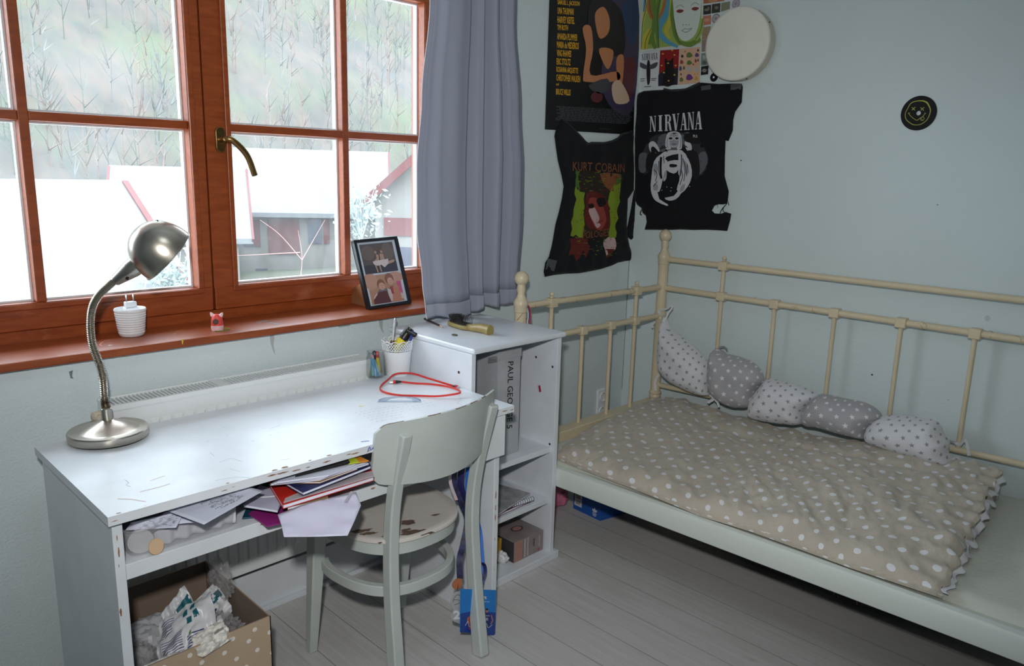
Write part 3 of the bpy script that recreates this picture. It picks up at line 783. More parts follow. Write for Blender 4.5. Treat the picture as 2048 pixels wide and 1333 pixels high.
# bent backrest
b = MB(); N = 28; v = []
def back(s_, k, th):
    x = -1.713+.205*s_; y0 = -.705+.075*s_*s_
    zt = .79-.012*abs(s_)**3; zb = .600+.018*s_*s_
    e = max(0, (abs(s_)-.86)/.14); zt -= .02*e**3; zb += .02*e**3
    z = zb+(zt-zb)*k; y = y0-.085*(z-.60)/.19*.35+th
    return Vector((x, y-.004, z+.012*s_))
b.grid(lambda a, c: back(2*a-1, c, .004), N, 10); b.grid(lambda a, c: back(2*a-1, c, -.004), N, 10)
for c in (0, 1): b.grid(lambda a, k: back(2*a-1, c, .004-.008*k), N, 1)
for a in (-1, 1): b.grid(lambda c, k: back(a, c, .004-.008*k), 10, 1)
for a0, a1 in ((-.96, -.72), (-.45, -.28), (-.06, .12), (.2, .34), (.45, .55)):
    P = [back(a0+(a1-a0)*i/6, 1, -.0015)+Vector((0, -.0015, .0012)) for i in range(7)]; b.sweep(P, [.003*rnd.uniform(.5, 1.3) for _ in P], .001, m=1)
bk = b.build('backrest', [chair_paint, chip_brown], t, smooth=50)

# ------------------------------------------------------------------ bed
t = thing('bed', 'cream metal daybed with knobbed posts along the right wall', 'bed', (-.5, -1.2, 0))
PX, PY, QX, QY = -.068, -.238, -.952, -.214
EY = lambda x: QY+(PY-QY)*(x-QX)/(PX-QX)                 # the bed end stands a touch askew
def rz0(y): return .447+.028*(-.29-y)                      # the lowest long rail
def post(x, y, top, collars=()):
    b = MB(); r = .0225; z = top
    prof = [(r*1.02, 0), (r, .01), (r, top-.158)]
    for c in collars: prof = [q for q in prof if q[1] < c-.02 or q[1] > c+.02]+[(r, c-.017), (r*1.18, c-.012), (r*1.18, c-.004), (r*1.05, c), (r*1.25, c+.006), (r*1.25, c+.012), (r, c+.017)]
    prof += [(r*1.12, top-.155), (r*1.12, top-.136), (r*1.22, top-.132), (r*1.22, top-.118), (r*1.05, top-.112), (r*.72, top-.098), (r*.58, top-.086), (r*.75, top-.074)]
    prof.sort(key=lambda q: q[1])
    R = r*1.22
    for k in range(9): a = -1.0+(PI/2+1.0)*k/8; prof.append((R*math.cos(a) if k < 8 else 0, top-R+R*math.sin(a)-.003))
    b.lathe(prof, (x, y, 0), seg=28); return b.build('post', bed_paint, t, smooth=40)
post(PX, PY, 1.160, (.40, .767)); post(QX, QY, 1.036); post(PX, -2.26, 1.160); post(QX+.06, -2.26, 1.036)
def rail(p, q, r=.0125):
    b = MB(); b.tube([p, q], r, 14); return b.build('rail', bed_paint, t, smooth=40)
rail((PX, PY, 1.026), (PX, -2.26, 1.026), .012); rail((PX, PY, .897), (PX, -2.26, .897), .0125); rail((PX, PY, rz0(PY)), (PX, -2.26, rz0(-2.26)), .0115)
rail((QX, QY, .901), (PX, PY, .899), .0125); rail((QX, QY, .767), (PX, PY, .767), .0125)
rail((QX+.06, -2.26, .90), (PX, -2.26, .90)); rail((QX+.06, -2.26, .767), (PX, -2.26, .767))
def joint(p, ax, ball=False):
    b = MB(); x, y, z = p; a, c = (.019, .017) if ax == 'x' else (.017, .019)
    b.box(x-a, x+a, y-c, y+c, z-.019, z+.017)
    if ball: b.lathe([(.008, .017), (.008, .021), (.005, .023)], p, seg=14); b.ball((x, y, z+.031), .0095, 14)
    b.build('joint', bed_paint, t, bevel=.004, bseg=2, smooth=40)
def spindle(p, q, r=.0085):
    b = MB(); b.tube([p, q], r, 12); b.build('spindle', bed_paint, t, smooth=40)
for y, tall in ((-.536, 1), (-.776, 0), (-1.017, 0), (-1.256, 0), (-1.492, 0), (-1.735, 0), (-1.975, 1)):
    spindle((PX, y, rz0(y)), (PX, y, 1.026 if tall else .897)); joint((PX, y, .897), 'y')
    if tall: joint((PX, y, 1.026), 'y', True)
for x, tall in ((-.786, 1), (-.599, 0), (-.419, 0), (-.254, 1)):
    spindle((x, EY(x), .37), (x, EY(x), .90 if tall else .767)); joint((x, EY(x), .767), 'x')
    if tall: joint((x, EY(x), .900), 'x', True)
# hairline cracks in the paint of the rails
b = MB(); rnd = random.Random(2)
for k in range(34):
    if k < 16: x = rnd.uniform(-.92, -.1); c = (x, EY(x), .9); d = Vector((1, 0, rnd.uniform(-.2, .2))); e = Vector((0, 1, 0))
    else: y = rnd.uniform(-1.65, -.3); c = (PX, y, .897); d = Vector((0, 1, rnd.uniform(-.2, .2))); e = Vector((1, 0, 0))
    f = d.cross(e); a0 = rnd.uniform(0, 2*PI); P = []
    for i in range(7): a = a0+i*.3; P.append(Vector(c)+(e*math.cos(a)+f*math.sin(a))*.0128+d*(i*rnd.uniform(.001, .004)))
    b.tube(P, .0005, 4)
b.build('paint_crack', mat('crack_brown', (120, 98, 70), .8), t)
# front board, end board and slats
bx = lambda y: -.990+.033*(-.44-y)
b = MB(); P = []
sec = [(-.004, .277), (-.006, .29), (-.006, .335), (.0, .347), (.018, .350), (.024, .345), (.024, .277)]
v = [Vector((bx(y)+dx, y, z)) for y in (-.262, -2.25) for dx, z in sec]; n = len(sec)
b.add(v, [tuple(range(n)), tuple(range(2*n-1, n-1, -1))]+[(i, n+i, n+(i+1) % n, (i+1) % n) for i in range(n)])
b.build('side_board', board_paint, t, bevel=.003, smooth=30)
b = MB(); b.box(QX, PX, -.262, -.200, .29, .375); b.build('end_board', bed_paint, t, bevel=.004)
b = MB(); b.box(-.1, -.05, -2.25, -.26, .26, .30); b.build('back_board', bed_paint, t)
for k in range(9):
    b = MB(); y = -.42-.2*k; b.box(-.90, -.105, y-.04, y+.04, .30, .318); b.build('slat', mat('slat_pine', (120, 98, 70), .7), t)
# mattress with its fitted sheet
def mtop(a, c):
    x = -.945+.915*a; y = -.268-1.96*c
    e = min(a/.04, 1, (1-a)/.04, c/.03, (1-c)/.03); z = .362-.030*(1-max(0, e))**2
    z += .004*noise.noise(Vector((x*6, y*5, 3)))+max(0, e)**2*(.008*math.exp(-((y+1.80-.25*(x+.5))/.012)**2)+.006*math.exp(-((y+1.86-.1*(x+.5))/.01)**2))
    return Vector((x+(.0375*(-.44-y) if a < .5 else 0)*(1-a), y, z))
b = MB(); b.grid(mtop, 40, 120); b.box(-.94, -.13, -2.22, -.275, .319, .338)
tag(b.build('mattress', mat('pale_sheet', (202, 206, 194), .85, bmp=(50, .002), sheen=.1), smooth=60, origin=(-.5, -1.2, .319)), 'thin mattress in a pale cream sheet on the daybed', 'mattress')
# ------------------------------------------------------------------ on the window sill
SZ = .9035
def depth(p): return (Vector(p)-CAM).dot(F_)
def atd(u, v, d): return CAM+ray(u, v)*d
c = at('z', SZ, 264, 671)
t = thing('planter_cup', 'small white ribbed cup on the window sill holding a charger plug', 'cup', c)
b = MB(); prof = [(0, .0), (.030, 0), (.033, .003)]
for k in range(9): z = .008+k*.0068; r = .0335+.0075*(z/.074); prof += [(r, z), (r+.0012, z+.002), (r+.0012, z+.0045), (r+.0002, z+.006)]
prof += [(.0415, .070), (.0425, .076), (.041, .079), (.0385, .077), (.037, .05), (.030, .004), (0, .004)]
b.lathe(prof, c, seg=40); b.build('body', white_plastic, t, smooth=50)
p = c+Vector((.002, .0, .052)); t = thing('charger_plug', 'white two-pin phone charger stuck pins-up in the ribbed cup', 'charger', p)
b = MB(); b.box(p.x-.018, p.x+.018, p.y-.013, p.y+.013, p.z, p.z+.030); b.build('body', white_plastic, t, bevel=.003, bseg=3)
b = MB(); b.box(p.x-.015, p.x+.015, p.y-.010, p.y+.010, p.z+.030, p.z+.046); b.build('plug_face', white_plastic, t, bevel=.003, bseg=3)
for s_ in (-1, 1):
    b = MB(); b.lathe([(.0024, .046), (.0024, .064), (.0015, .066)], p+Vector((s_*.0095, 0, 0)), seg=12); b.build('pin', mat('nickel', (200, 200, 196), .25, metal=1), t, smooth=40)

c = at('z', SZ, 435, 661)
t = thing('eared_figurine', 'tiny red eared figurine with a brown button on the window sill', 'figurine', c)
b = MB(); e = [(.0165, 0), (.018, .006), (.0175, .016), (.0172, .0161), (.0165, .03), (.014, .042), (.010, .048), (0, .05)]
b.lathe(e[:3], c, seg=24, m=1); b.lathe(e[3:], c, seg=24, m=0, cap=False)
red = mat('coral_red', (214, 72, 62), .5); b.build('body', [red, mat('pale_pink', (226, 190, 196), .5)], t, smooth=50)
for s_ in (-1, 1):
    b = MB(); q = c+Vector((s_*.0115*.72, -s_*.0115*.7, .044)); b.lathe([(.0065, 0), (.004, .008), (0.0, .013)], q, (s_*.5, -s_*.5, 1), 12); b.build('ear', mat('pale_pink', (226, 190, 196), .5), t, smooth=50)
q = c+Vector((-.0095, -.0125, .029)); b = MB(); b.lathe([(.0085, 0), (.0085, .002), (.007, .003), (.0065, .0022), (0, .0022)], q, (-.6, -.78, .12), 20)
bt = b.build('button', mat('brown_button', (78, 58, 46), .5), t, smooth=40)
c2 = c+Vector((.010, -.004, .0012)); b = MB(); b.tube([c2+Vector((.024*math.cos(a), .017*math.sin(a), 0)) for a in [2*PI*k/28 for k in range(28)]], .0012, 6, closed=True)
tag(b.build('rubber_band', mat('leaf_green', (104, 140, 52), .6), origin=c2, smooth=60), 'green rubber band lying round the tiny red figurine', 'rubber band')
# paint smears and a drip on the sill
b = MB(); rnd = random.Random(4)
def sz(u, v): return at('z', SZ+.0006, u, v)
blob(b, sz(220, 691), (1, 0, 0), (0, 1, 0), .007, 0, 12, .5)
for u, v in ((355, 662), (342, 661), (364, 660), (350, 668)): blob(b, sz(u, v), (.9, .2, 0), (0, 1, 0), .007, 1, 9, .35)
for u, v in ((518, 645), (540, 646), (552, 648), (530, 642)): blob(b, sz(u, v), (.9, -.2, 0), (0, 1, 0), .014, 2, 10, .4)
P = [sz(u, v) for u, v in ((205, 693), (200, 690), (206, 684), (220, 680))]; b.sweep(smoothpath(P, 4), .003, .0004, m=3)
b.add([at('y', -.0345, u, v) for u, v in ((363, 679), (367, 678.5), (366, 689), (364, 689))], [(0, 1, 2, 3)], 1)
st = b.build('paint_smear', [mat('white_smear', (226, 214, 206), .5), mat('yellow_smear', (206, 176, 60), .6), mat('blue_smear', (120, 150, 160), .6), mat('pink_smear', (206, 130, 110), .6)], sill); struct(st)

BL, BR = at('z', SZ+.001, 737, 620), at('z', SZ+.001, 822, 607)
TL, TR = at('y', BL.y+.085, 706, 481), at('y', BR.y+.085, 793, 473)
t = thing('picture_frame', 'black frame with two photos leaning on the window sill', 'picture frame', (BL+BR)/2)
def fq(x, y, d=0):
    n = (BR-BL).cross(TL-BL).normalized(); return (BL*(1-x)+BR*x)*(1-y)+(TL*(1-x)+TR*x)*y+n*d
def fbox(b, x0, x1, y0, y1, d0, d1, m=0):
    v = [fq(x, y, d) for x in (x0, x1) for y in (y0, y1) for d in (d0, d1)]
    b.add(v, [(0, 1, 3, 2), (4, 6, 7, 5), (0, 4, 5, 1), (2, 3, 7, 6), (0, 2, 6, 4), (1, 5, 7, 3)], m)
b = MB(); e, g = .055, .042
fbox(b, 0, 1, 0, g, -.014, .004); fbox(b, 0, 1, 1-g, 1, -.014, .004); fbox(b, 0, e, g, 1-g, -.014, .004); fbox(b, 1-e, 1, g, 1-g, -.014, .004)
b.build('frame', black, t, bevel=.001)
b = MB(); fbox(b, e, 1-e, g, 1-g, -.010, -.004); b.build('mat_board', mat('mat_board', (196, 208, 216), .6), t)
def photo_print(y0, y1, paints, label):
    b = MB(); mats = []
    for k, (col, shapes) in enumerate(paints):
        mats.append(mat('photo_%d_%d_%d' % col, col, .4))
        for sh in shapes: b.add([fq(.12+.76*x, y0+(y1-y0)*(1-y), -.0034+.0003*k) for x, y in sh], [tuple(range(len(sh)))], k)
    o = b.build('photo', mats, t); o['label'] = label
def el(cx, cy, rx, ry, n=16): return [(cx+rx*math.cos(2*PI*i/n), cy+ry*math.sin(2*PI*i/n)) for i in range(n)]
SQ = [[(0, 0), (1, 0), (1, 1), (0, 1)]]
photo_print(.50, .93, [((92, 86, 82), SQ), ((112, 100, 92), [el(.2, .3, .2, .25), el(.8, .3, .18, .3)]), ((66, 66, 72), [[(0, .72), (1, .66), (1, 1), (0, 1)]]),
    ((104, 84, 66), [el(.42, .26, .05, .1), el(.58, .24, .06, .1)]), ((176, 146, 124), [el(.42, .3, .035, .05), el(.6, .3, .035, .05), [(.42, .36), (.5, .4), (.48, .62), (.36, .62), (.34, .58), (.42, .5)], [(.53, .36), (.64, .38), (.66, .62), (.52, .62)], [(.7, .66), (.9, .6), (.96, .64), (.9, .7), (.72, .74)], [(.32, .7), (.36, .7), (.4, .98), (.36, .98)], [(.44, .7), (.48, .7), (.5, .96), (.46, .98)]]),
    ((206, 192, 186), [[(.28, .6), (.76, .56), (.74, .72), (.6, .84), (.52, .74), (.4, .76), (.3, .7)]])], 'photo of two seated figures in white dresses')
photo_print(.06, .475, [((176, 138, 112), SQ), ((190, 148, 128), [el(.85, .15, .25, .2), el(.1, .2, .2, .3)]), ((196, 90, 130), [[(.86, .3), (1, .3), (1, .8), (.88, .6)]]),
    ((116, 112, 110), [[(.14, .72), (.3, .5), (.62, .5), (.7, .9), (.2, .9)]]), ((132, 92, 70), [el(.38, .33, .12, .17), el(.66, .18, .13, .2)]), ((204, 186, 182), [[(.54, .5), (.7, .6), (.64, .95), (.54, .98)], [(.08, .76), (.2, .62), (.24, .72), (.1, .84)], [(.9, .7), (1, .75), (1, .95), (.9, .9)]]),
    ((202, 156, 138), [el(.39, .41, .095, .13), el(.67, .27, .09, .13)]), ((96, 56, 56), [[(.06, .86), (.26, .6), (.5, .58), (.58, 1), (.06, 1)]]), ((156, 72, 78), [[(.62, .46), (.76, .44), (.78, .7), (.64, .72)]]),
    ((186, 130, 104), [el(.8, .62, .1, .13), el(.74, .5, .035, .04), el(.87, .5, .035, .04), [(.66, .72), (.92, .68), (.9, 1), (.62, 1)]]), ((88, 56, 48), [el(.36, .39, .012, .012, 6), el(.42, .39, .012, .012, 6), el(.645, .25, .012, .012, 6), el(.7, .25, .012, .012, 6), el(.39, .47, .02, .008, 8), el(.67, .335, .022, .008, 8)])],
    'photo of two children holding a plush toy')
q = [at('z', SZ+.001, 702, 606), at('z', SZ+.001, 728, 605)]
b = MB(); o_ = Vector((.0, .004, 0)); b.prism([q[0], fq(.12, .02, -.016), fq(.12, .40, -.016), fq(.05, .40, -.02), q[0]+Vector((0, 0, .045))], (.004, .003, 0))
b.build('easel_back', mat('hardboard', (150, 104, 66), .8), t)

# ------------------------------------------------------------------ on the desk: lamp
c = at('z', DZ, 218, 876)
t = thing('desk_lamp', 'brushed steel gooseneck lamp on the left end of the desk', 'lamp', c)
b = MB(); b.lathe([(.086, 0), (.088, .002), (.086, .004)], c, seg=48); b.build('base_pad', black, t)
b = MB(); b.lathe([(0, .004), (.090, .004), (.0915, .007), (.0915, .021), (.089, .024), (.072, .024), (.068, .025), (.052, .033), (.03, .042), (.014, .047), (.012, .048)], c, seg=64); b.build('base', steel, t, smooth=35)
dl = depth(c)
b = MB(); pp = Vector(c)+Vector((0, 0, .046)); b.lathe([(.0125, 0), (.0125, .03), (.0105, .032)], pp, (-.03, 0, 1), 24); b.build('stem', steel, t, smooth=40)
P0 = pp+Vector((0, 0, .03)); px = [(209, 800), (206, 760), (199, 728), (186, 694), (181, 655), (184, 618), (197, 592), (217, 572), (240, 552)]
P = smoothpath([P0]+[atd(u, v, dl-.01) for u, v in px], 34); rad = [.0086+.0016*(1 if (i % 3) == 1 else (-.5 if i % 3 == 0 else .2)) for i in range(len(P))]
b = MB(); b.tube(P, rad, 14); b.build('gooseneck', steel, t, smooth=50)
a0, a1 = atd(229, 563, dl-.01), atd(287, 520, dl-.01); ax = (a1-a0); L_ = ax.length
b = MB(); b.lathe([(.0115, 0), (.0135, .003), (.0225, L_*.55), (.0235, L_*.6), (.0235, L_)], a0, ax, 32); b.build('lamp_holder', steel, t, smooth=35)
b = MB(); q = a0+ax*.52+(-U_*.9-F_*.5)*.0235; b.lathe([(.004, -.004), (.0035, .003), (0, .004)], q, (-U_*.9-F_*.5), 12); b.build('switch', black, t, smooth=40)
vw = ray(335, 511).normalized(); ax = (R_*.80-U_*.60); ax = (ax-vw*ax.dot(vw)).normalized(); ax = (ax+vw*.16).normalized(); rc = atd(335, 511, dl-.005); r = .0745
b = MB(); pr = []
H = .094
for k in range(19):
    a = PI/2*k/18; pr.append((r*math.sin(a)**.9, -H*math.cos(a)**.95))
pr += [(r+.0022, .0005), (r+.0022, .003), (r-.001, .003), (r-.002, 0)]
for k in range(18, -1, -1): a = PI/2*k/18; pr.append(((r-.002)*math.sin(a)**.9, -(H-.002)*math.cos(a)**.95))
b.lathe(pr, rc, ax, 56, cap=False); sh = b.build('shade', steel, t, smooth=45)
b = MB(); side = ax.cross(Vector((0, 0, 1))).normalized(); upv = side.cross(ax).normalized()
for k in range(8):
    a = -.55+.16*k; d = (side*math.sin(a)*.7+upv*math.cos(a)); zz = -.070
    rr = r*math.sqrt(1-(.070/H)**2)**.95+.0012; b.ball(rc+ax*zz+(upv*math.cos(a)+side*math.sin(a)-side*.35).normalized()*rr*1.01, .0019, 8)
b.build('vent_hole', black, sh)
b = MB(); b.ball(rc-ax*.035, .026, 20); b.build('bulb', mat('opal_bulb', (226, 226, 218), .4), t, smooth=60)

# ------------------------------------------------------------------ on the desk: pots, pens, cable, protractor
def clear_mat(name, tint, k, rough=.05):
    m = bpy.data.materials.new(name); m.use_nodes = True; t = m.node_tree; t.nodes.clear()
    lw = t.nodes.new('ShaderNodeLayerWeight'); lw.inputs['Blend'].default_value = .3
    tr = t.nodes.new('ShaderNodeBsdfTransparent'); tr.inputs[0].default_value = tint
    gl = t.nodes.new('ShaderNodeBsdfGlossy'); gl.inputs['Roughness'].default_value = rough
    f = S(t, lw.outputs['Facing'])*k+.05; mx = t.nodes.new('ShaderNodeMixShader'); t.links.new(f.k, mx.inputs[0])
    t.links.new(tr.outputs[0], mx.inputs[1]); t.links.new(gl.outputs[0], mx.inputs[2])
    o = t.nodes.new('ShaderNodeOutputMaterial'); t.links.new(mx.outputs[0], o.inputs[0]); return m
clear = clear_mat('clear_glass', (.93, .95, .95, 1), .5)
c = at('z', DZ, 751, 754)
t = thing('glass_jar', 'small clear glass jar of pastel pens beside the white lace pot', 'jar', c)
b = MB(); b.lathe([(0, .001), (.026, .001), (.0295, .005), (.0295, .066), (.026, .074), (.0255, .079), (.0275, .081), (.0275, .087), (.0255, .0875), (.0238, .083), (.0238, .076), (.0275, .066), (.0275, .007), (0, .005)], c, seg=40)
b.build('body', clear, t, smooth=40)
cols = [('pale blue', (122, 178, 206)), ('sky blue', (96, 160, 206)), ('light blue', (140, 196, 220)), ('yellow', (226, 196, 66)), ('pink', (222, 160, 176)), ('red-capped', (206, 60, 58)), ('navy-topped', (54, 58, 92)), ('green', (120, 160, 84)), ('orange', (226, 138, 72))]
spots = [(-.013, -.006, .004, .010, .066), (-.004, -.014, -.012, .006, .062), (.006, -.013, -.016, .010, .060), (.013, -.004, -.010, -.004, .066), (-.002, .001, -.006, .004, .076), (.008, .003, -.001, -.004, .085), (-.006, .009, .004, -.008, .088), (-.014, .006, .006, -.004, .050), (.002, .013, .002, -.010, .055)]
for (nm, col), (x, y, dx, dy, h) in zip(cols, spots):
    p0 = c+Vector((x, y, .007)); p1 = p0+Vector((dx, dy, h-.007)); q = p0.lerp(p1, .72)
    tt = thing('felt_pen', nm+' felt pen standing in the glass jar', 'pen', p0, 'felt pens in the glass jar')
    b = MB(); b.tube([p0, q], .0058, 10); b.build('barrel', mat('pen_%d_%d_%d' % col, col, .4), tt, smooth=50)
    b = MB(); b.tube([q, p1-(p1-p0).normalized()*.004, p1], [.0062, .0062, .003], 10); b.build('cap', mat('cap_%d_%d_%d' % col, (206, 60, 58) if nm == 'red-capped' else ((24, 24, 34) if nm == 'navy-topped' else col), .35), tt, smooth=50)
# white lace-rimmed pot: the rim is pierced, so it is built as a net of real openings
c = at('z', DZ, 795, 748)
t = thing('lace_pot', 'white metal pot with a pierced scalloped rim at the back of the desk', 'pot', c)
PH, PR0, PR1 = .122, .040, .0515
pr_ = lambda z: PR0+(PR1-PR0)*z/PH
b = MB(); zl = .083
b.lathe([(0, 0), (PR0-.001, 0), (PR0, .002), (pr_(zl), zl), (pr_(zl)-.0012, zl), (PR0-.0015, .003), (0, .003)], c, seg=48)
for k in range(72): a = 2*PI*k/72; b.ball(c+Vector((math.cos(a)*pr_(.086), math.sin(a)*pr_(.086), .0855)), .0013, 6)
b.build('body', white_plastic, t, smooth=40)
b = MB(); N = 36; 
def lp(k, z): a = 2*PI*k/N; r = pr_(z); return c+Vector((math.cos(a)*r, math.sin(a)*r, z))
b.tube([lp(k, .0885) for k in range(N)], .0014, 5, closed=True)
rows = [.091, .0965, .102, .1075]
for i, z in enumerate(rows):
    for k in range(N):
        kk = k+.5*(i % 2); a = 2*PI*kk/N; q = lp(kk, z); tx = Vector((-math.sin(a), math.cos(a), 0)); s_ = .0039
        b.tube([q+tx*(s_*math.cos(w))+Vector((0, 0, s_*.9*math.sin(w))) for w in [2*PI*j/8 for j in range(8)]], .0011, 4, closed=True)
b.tube([lp(k/4, .1125+.0055*abs(math.sin(PI*k/4/3))) for k in range(4*N)], .0016, 5, closed=True)
b.build('lace_rim', white_plastic, t, smooth=60)
def pen(name, label, p0, p1, r, parts, cat='pen'):
    tt = thing(name, label, cat, p0); d = Vector(p1)-Vector(p0)
    for nm, a0, a1, ra, rb, m in parts:
        b = MB(); b.tube([Vector(p0)+d*a0, Vector(p0)+d*a1], [r*ra, r*rb], 14); b.build(nm, m, tt, smooth=40)
    return tt
dp = depth(c)
silver = mat('silver_plastic', (190, 192, 196), .25, metal=.6)
pen('ballpoint_pen', 'silver ballpoint pen leaning up from the white lace pot', c+Vector((-.030, .0, .03)), atd(791, 637, dp), .0048, [('tip', 0, .62, .55, .75, silver), ('barrel', .62, .96, 1, 1.05, silver), ('button', .96, 1, 1.0, .7, silver)])
t2 = pen('highlighter', 'yellow highlighter with a black cap in the white lace pot', atd(786, 706, dp), atd(821, 657, dp), .0165, [('barrel', 0, .55, .95, 1, mat('highlighter_yellow', (226, 206, 40), .35)), ('collar', .55, .60, .8, .8, black), ('cap', .60, 1, 1.02, .85, black)], 'highlighter')
b = MB(); b.bar(atd(812, 660, dp-.014), atd(833, 672, dp-.014), .02, .014); b.build('clip', black, t2, bevel=.004)
pen('ballpoint_pen', 'blue and white ballpoint pen at the right in the lace pot', c+Vector((.014, -.012, .03)), atd(826, 663, dp-.02), .0045, [('barrel', 0, .72, .8, 1, mat('pale_blue_barrel', (176, 190, 220), .35)), ('cap', .72, 1, 1, .9, mat('ink_blue', (44, 58, 140), .35))])
pen('marker_pen', 'dark capped marker lying low behind the highlighter in the lace pot', c+Vector((-.02, .012, .03)), c+Vector((-.006, .018, .112)), .008, [('barrel', 0, .7, 1, 1, mat('dark_marker', (40, 34, 40), .4)), ('cap', .7, 1, 1.05, .9, mat('brown_cap', (92, 60, 48), .4))], 'marker')

# charging cable
cable_px = [(803, 764), (830, 767), (865, 769), (897, 774), (917, 781), (920, 786), (902, 790), (872, 793), (835, 792), (800, 791), (772, 786), (760, 779), (764, 770), (776, 760), (786, 751), (800, 747), (826, 748), (856, 757), (885, 766), (905, 772)]
lift = [.006, .004, .003, .006, .012, .014, .010, .006, .004, .004, .004, .004, .004, .008, .014, .018, .018, .016, .010, .006]
P = smoothpath([at('z', DZ+h, u, v) for (u, v), h in zip(cable_px, lift)], 8)
t = thing('charging_cable', 'red flat charging cable looped on the desk in front of the pots', 'cable', (P[0].x, P[0].y, DZ))
red_c = mat('cable_red', (206, 48, 44), .45)
b = MB(); b.sweep(P, .0028, .0056); b.build('cord', red_c, t, smooth=40)
def plug(p, d, label_):
    b = MB(); b.sweep([p, p+d*.006, p+d*.016, p+d*.020], [.006, .009, .014, .014], [.005, .006, .008, .008]); b.build('strain_relief', black, t, bevel=.0015)
    b = MB(); b.sweep([p+d*.020, p+d*.028], .0145, .0085); b.build('collar', red_c, t, bevel=.001)
    b = MB(); b.sweep([p+d*.028, p+d*.040], .0105, .0048); b.build('connector', silver, t)
plug(P[0], Vector((-.72, .55, .0)).normalized()*.95, ''); plug(P[-1], (P[-1]-P[-4]).normalized()*.62, '')
# protractor
c = at('z', DZ+.0005, 799, 805); ang = math.atan2((at('z', DZ, 845, 804)-at('z', DZ, 756, 804)).y, (at('z', DZ, 845, 804)-at('z', DZ, 756, 804)).x)
t = thing('protractor', 'clear plastic protractor lying in front of the red cable', 'protractor', c)
Rm = lambda x, y: c+Vector((x*math.cos(ang)-y*math.sin(ang), x*math.sin(ang)+y*math.cos(ang), 0))
r = (at('z', DZ, 845, 804)-at('z', DZ, 756, 804)).length/2
out = [(-r, 0), (r, 0), (r*.93, .008)]+[(r*math.cos(a), r*.8*math.sin(a)+.004) for a in [PI*k/20 for k in range(2, 19)]]+[(-r*.93, .008)]
inn = [(-r*.55, .013), (r*.55, .013)]+[(r*.6*math.cos(a), r*.56*math.sin(a)+.011) for a in [PI*k/12 for k in range(1, 12)]]
b = MB(); v, f = fill(out, 0, (inn,))
b.add([Rm(x, y) for x, y in v], f); b.add([Rm(x, y)+Vector((0, 0, .0018)) for x, y in v], f)
for poly in (out, inn):
    n = len(poly); b.add([Rm(x, y) for x, y in poly]+[Rm(x, y)+Vector((0, 0, .0018)) for x, y in poly], [(i, (i+1) % n, n+(i+1) % n, n+i) for i in range(n)])
b.build('plate', mat('clear_plastic', (196, 214, 232), .15, alpha=.5), t)
b = MB()
for k in range(37):
    a = PI*(k+1)/38; x, y = r*.98*math.cos(a), r*.78*math.sin(a)+.004; x2, y2 = x*.9, (y-.004)*.9+.004
    b.sweep([Rm(x, y)+Vector((0, 0, .0021)), Rm(x2, y2)+Vector((0, 0, .0021))], .0009, .0003)
for k in range(25):
    x = -r*.9+r*1.8*k/24; b.sweep([Rm(x, .001)+Vector((0, 0, .0021)), Rm(x, .005)+Vector((0, 0, .0021))], .0009, .0003)
for s_ in (-1, 1): b.sweep([Rm(s_*r*.62, .003)+Vector((0, 0, .0022)), Rm(s_*r*.8, .003)+Vector((0, 0, .0022))], .004, .0003)
b.build('scale_marks', mat('print_navy', (84, 104, 152), .6), t)

# ------------------------------------------------------------------ on top of the shelf unit
BT = .851
p0, p1 = at('z', BT+.0035, 849, 638), at('z', BT+.0035, 887, 655); d = p1-p0
t = thing('pencil', 'dark brown pencil lying on top of the white shelf unit', 'pencil', p0)
b = MB(); b.tube([p0, p0+d*.84], .0036, 6); b.build('barrel', mat('dark_brown_lacquer', (52, 38, 40), .4), t)
b = MB(); b.tube([p0+d*.84, p0+d*.96], [.0036, .0012], 10); b.build('sharpened_wood', mat('pale_wood', (206, 176, 142), .7), t)
b = MB(); b.tube([p0+d*.96, p1], [.0012, .0003], 8); b.build('lead', black, t)
c = at('z', BT, 909, 671.5); b = MB(); b.tube([c+Vector((.0085*math.cos(a), .0085*math.sin(a), .002)) for a in [2*PI*k/28 for k in range(28)]], .002, 8, closed=True)
tag(b.build('finger_ring', mat('dull_silver', (120, 116, 108), .35, metal=1), origin=c, smooth=60), 'small metal ring lying near the front of the shelf unit top', 'ring')
h0, h1, h2 = at('z', BT+.012, 903, 643), at('z', BT+.012, 941, 655), at('z', BT+.014, 981, 662)
t = thing('hairbrush', 'wooden hairbrush with black bristles lying on the white shelf unit', 'hairbrush', (h1.x, h1.y, BT))
d = (h1-h0); L_ = d.length; d = d/L_; s_ = Vector((-d.y, d.x, 0)); cen = h0.lerp(h1, .5)
olive = mat('olive_wood', (150, 132, 78), .4, var=.2, vscale=20)
out = [(-.5*L_, 0)]+[(-.5*L_*math.cos(a), .027*math.sin(a)**.7) for a in [PI*k/14 for k in range(1, 14)]]+[(.5*L_, 0)]
out = [(L_*.55*-math.copysign(abs(math.cos(a))**.7, math.cos(a)), .028*math.copysign(abs(math.sin(a))**.8, math.sin(a))) for a in [2*PI*k/28 for k in range(28)]]
b = MB(); b.prism([cen+d*x+s_*y-Vector((0, 0, .010)) for x, y in out], (0, 0, .014)); b.build('head', olive, t, smooth=40, bevel=.004)
b = MB(); P = smoothpath([h1-d*.012, h1+d*.012, h1.lerp(h2, .5)+Vector((0, 0, .003)), h2], 6); n = len(P)
b.tube(P, [.013, *[.011+.0075*(i/(n-1))**1.2 for i in range(1, n)]], 18); b.build('handle', olive, t, smooth=40, bevel=.002)
b = MB(); b.prism([cen+d*x*.86+s_*y*.8+Vector((0, 0, .003)) for x, y in out], (0, 0, .003)); pad = b.build('cushion_pad', mat('pad_grey', (70, 62, 56), .7), t, smooth=40)
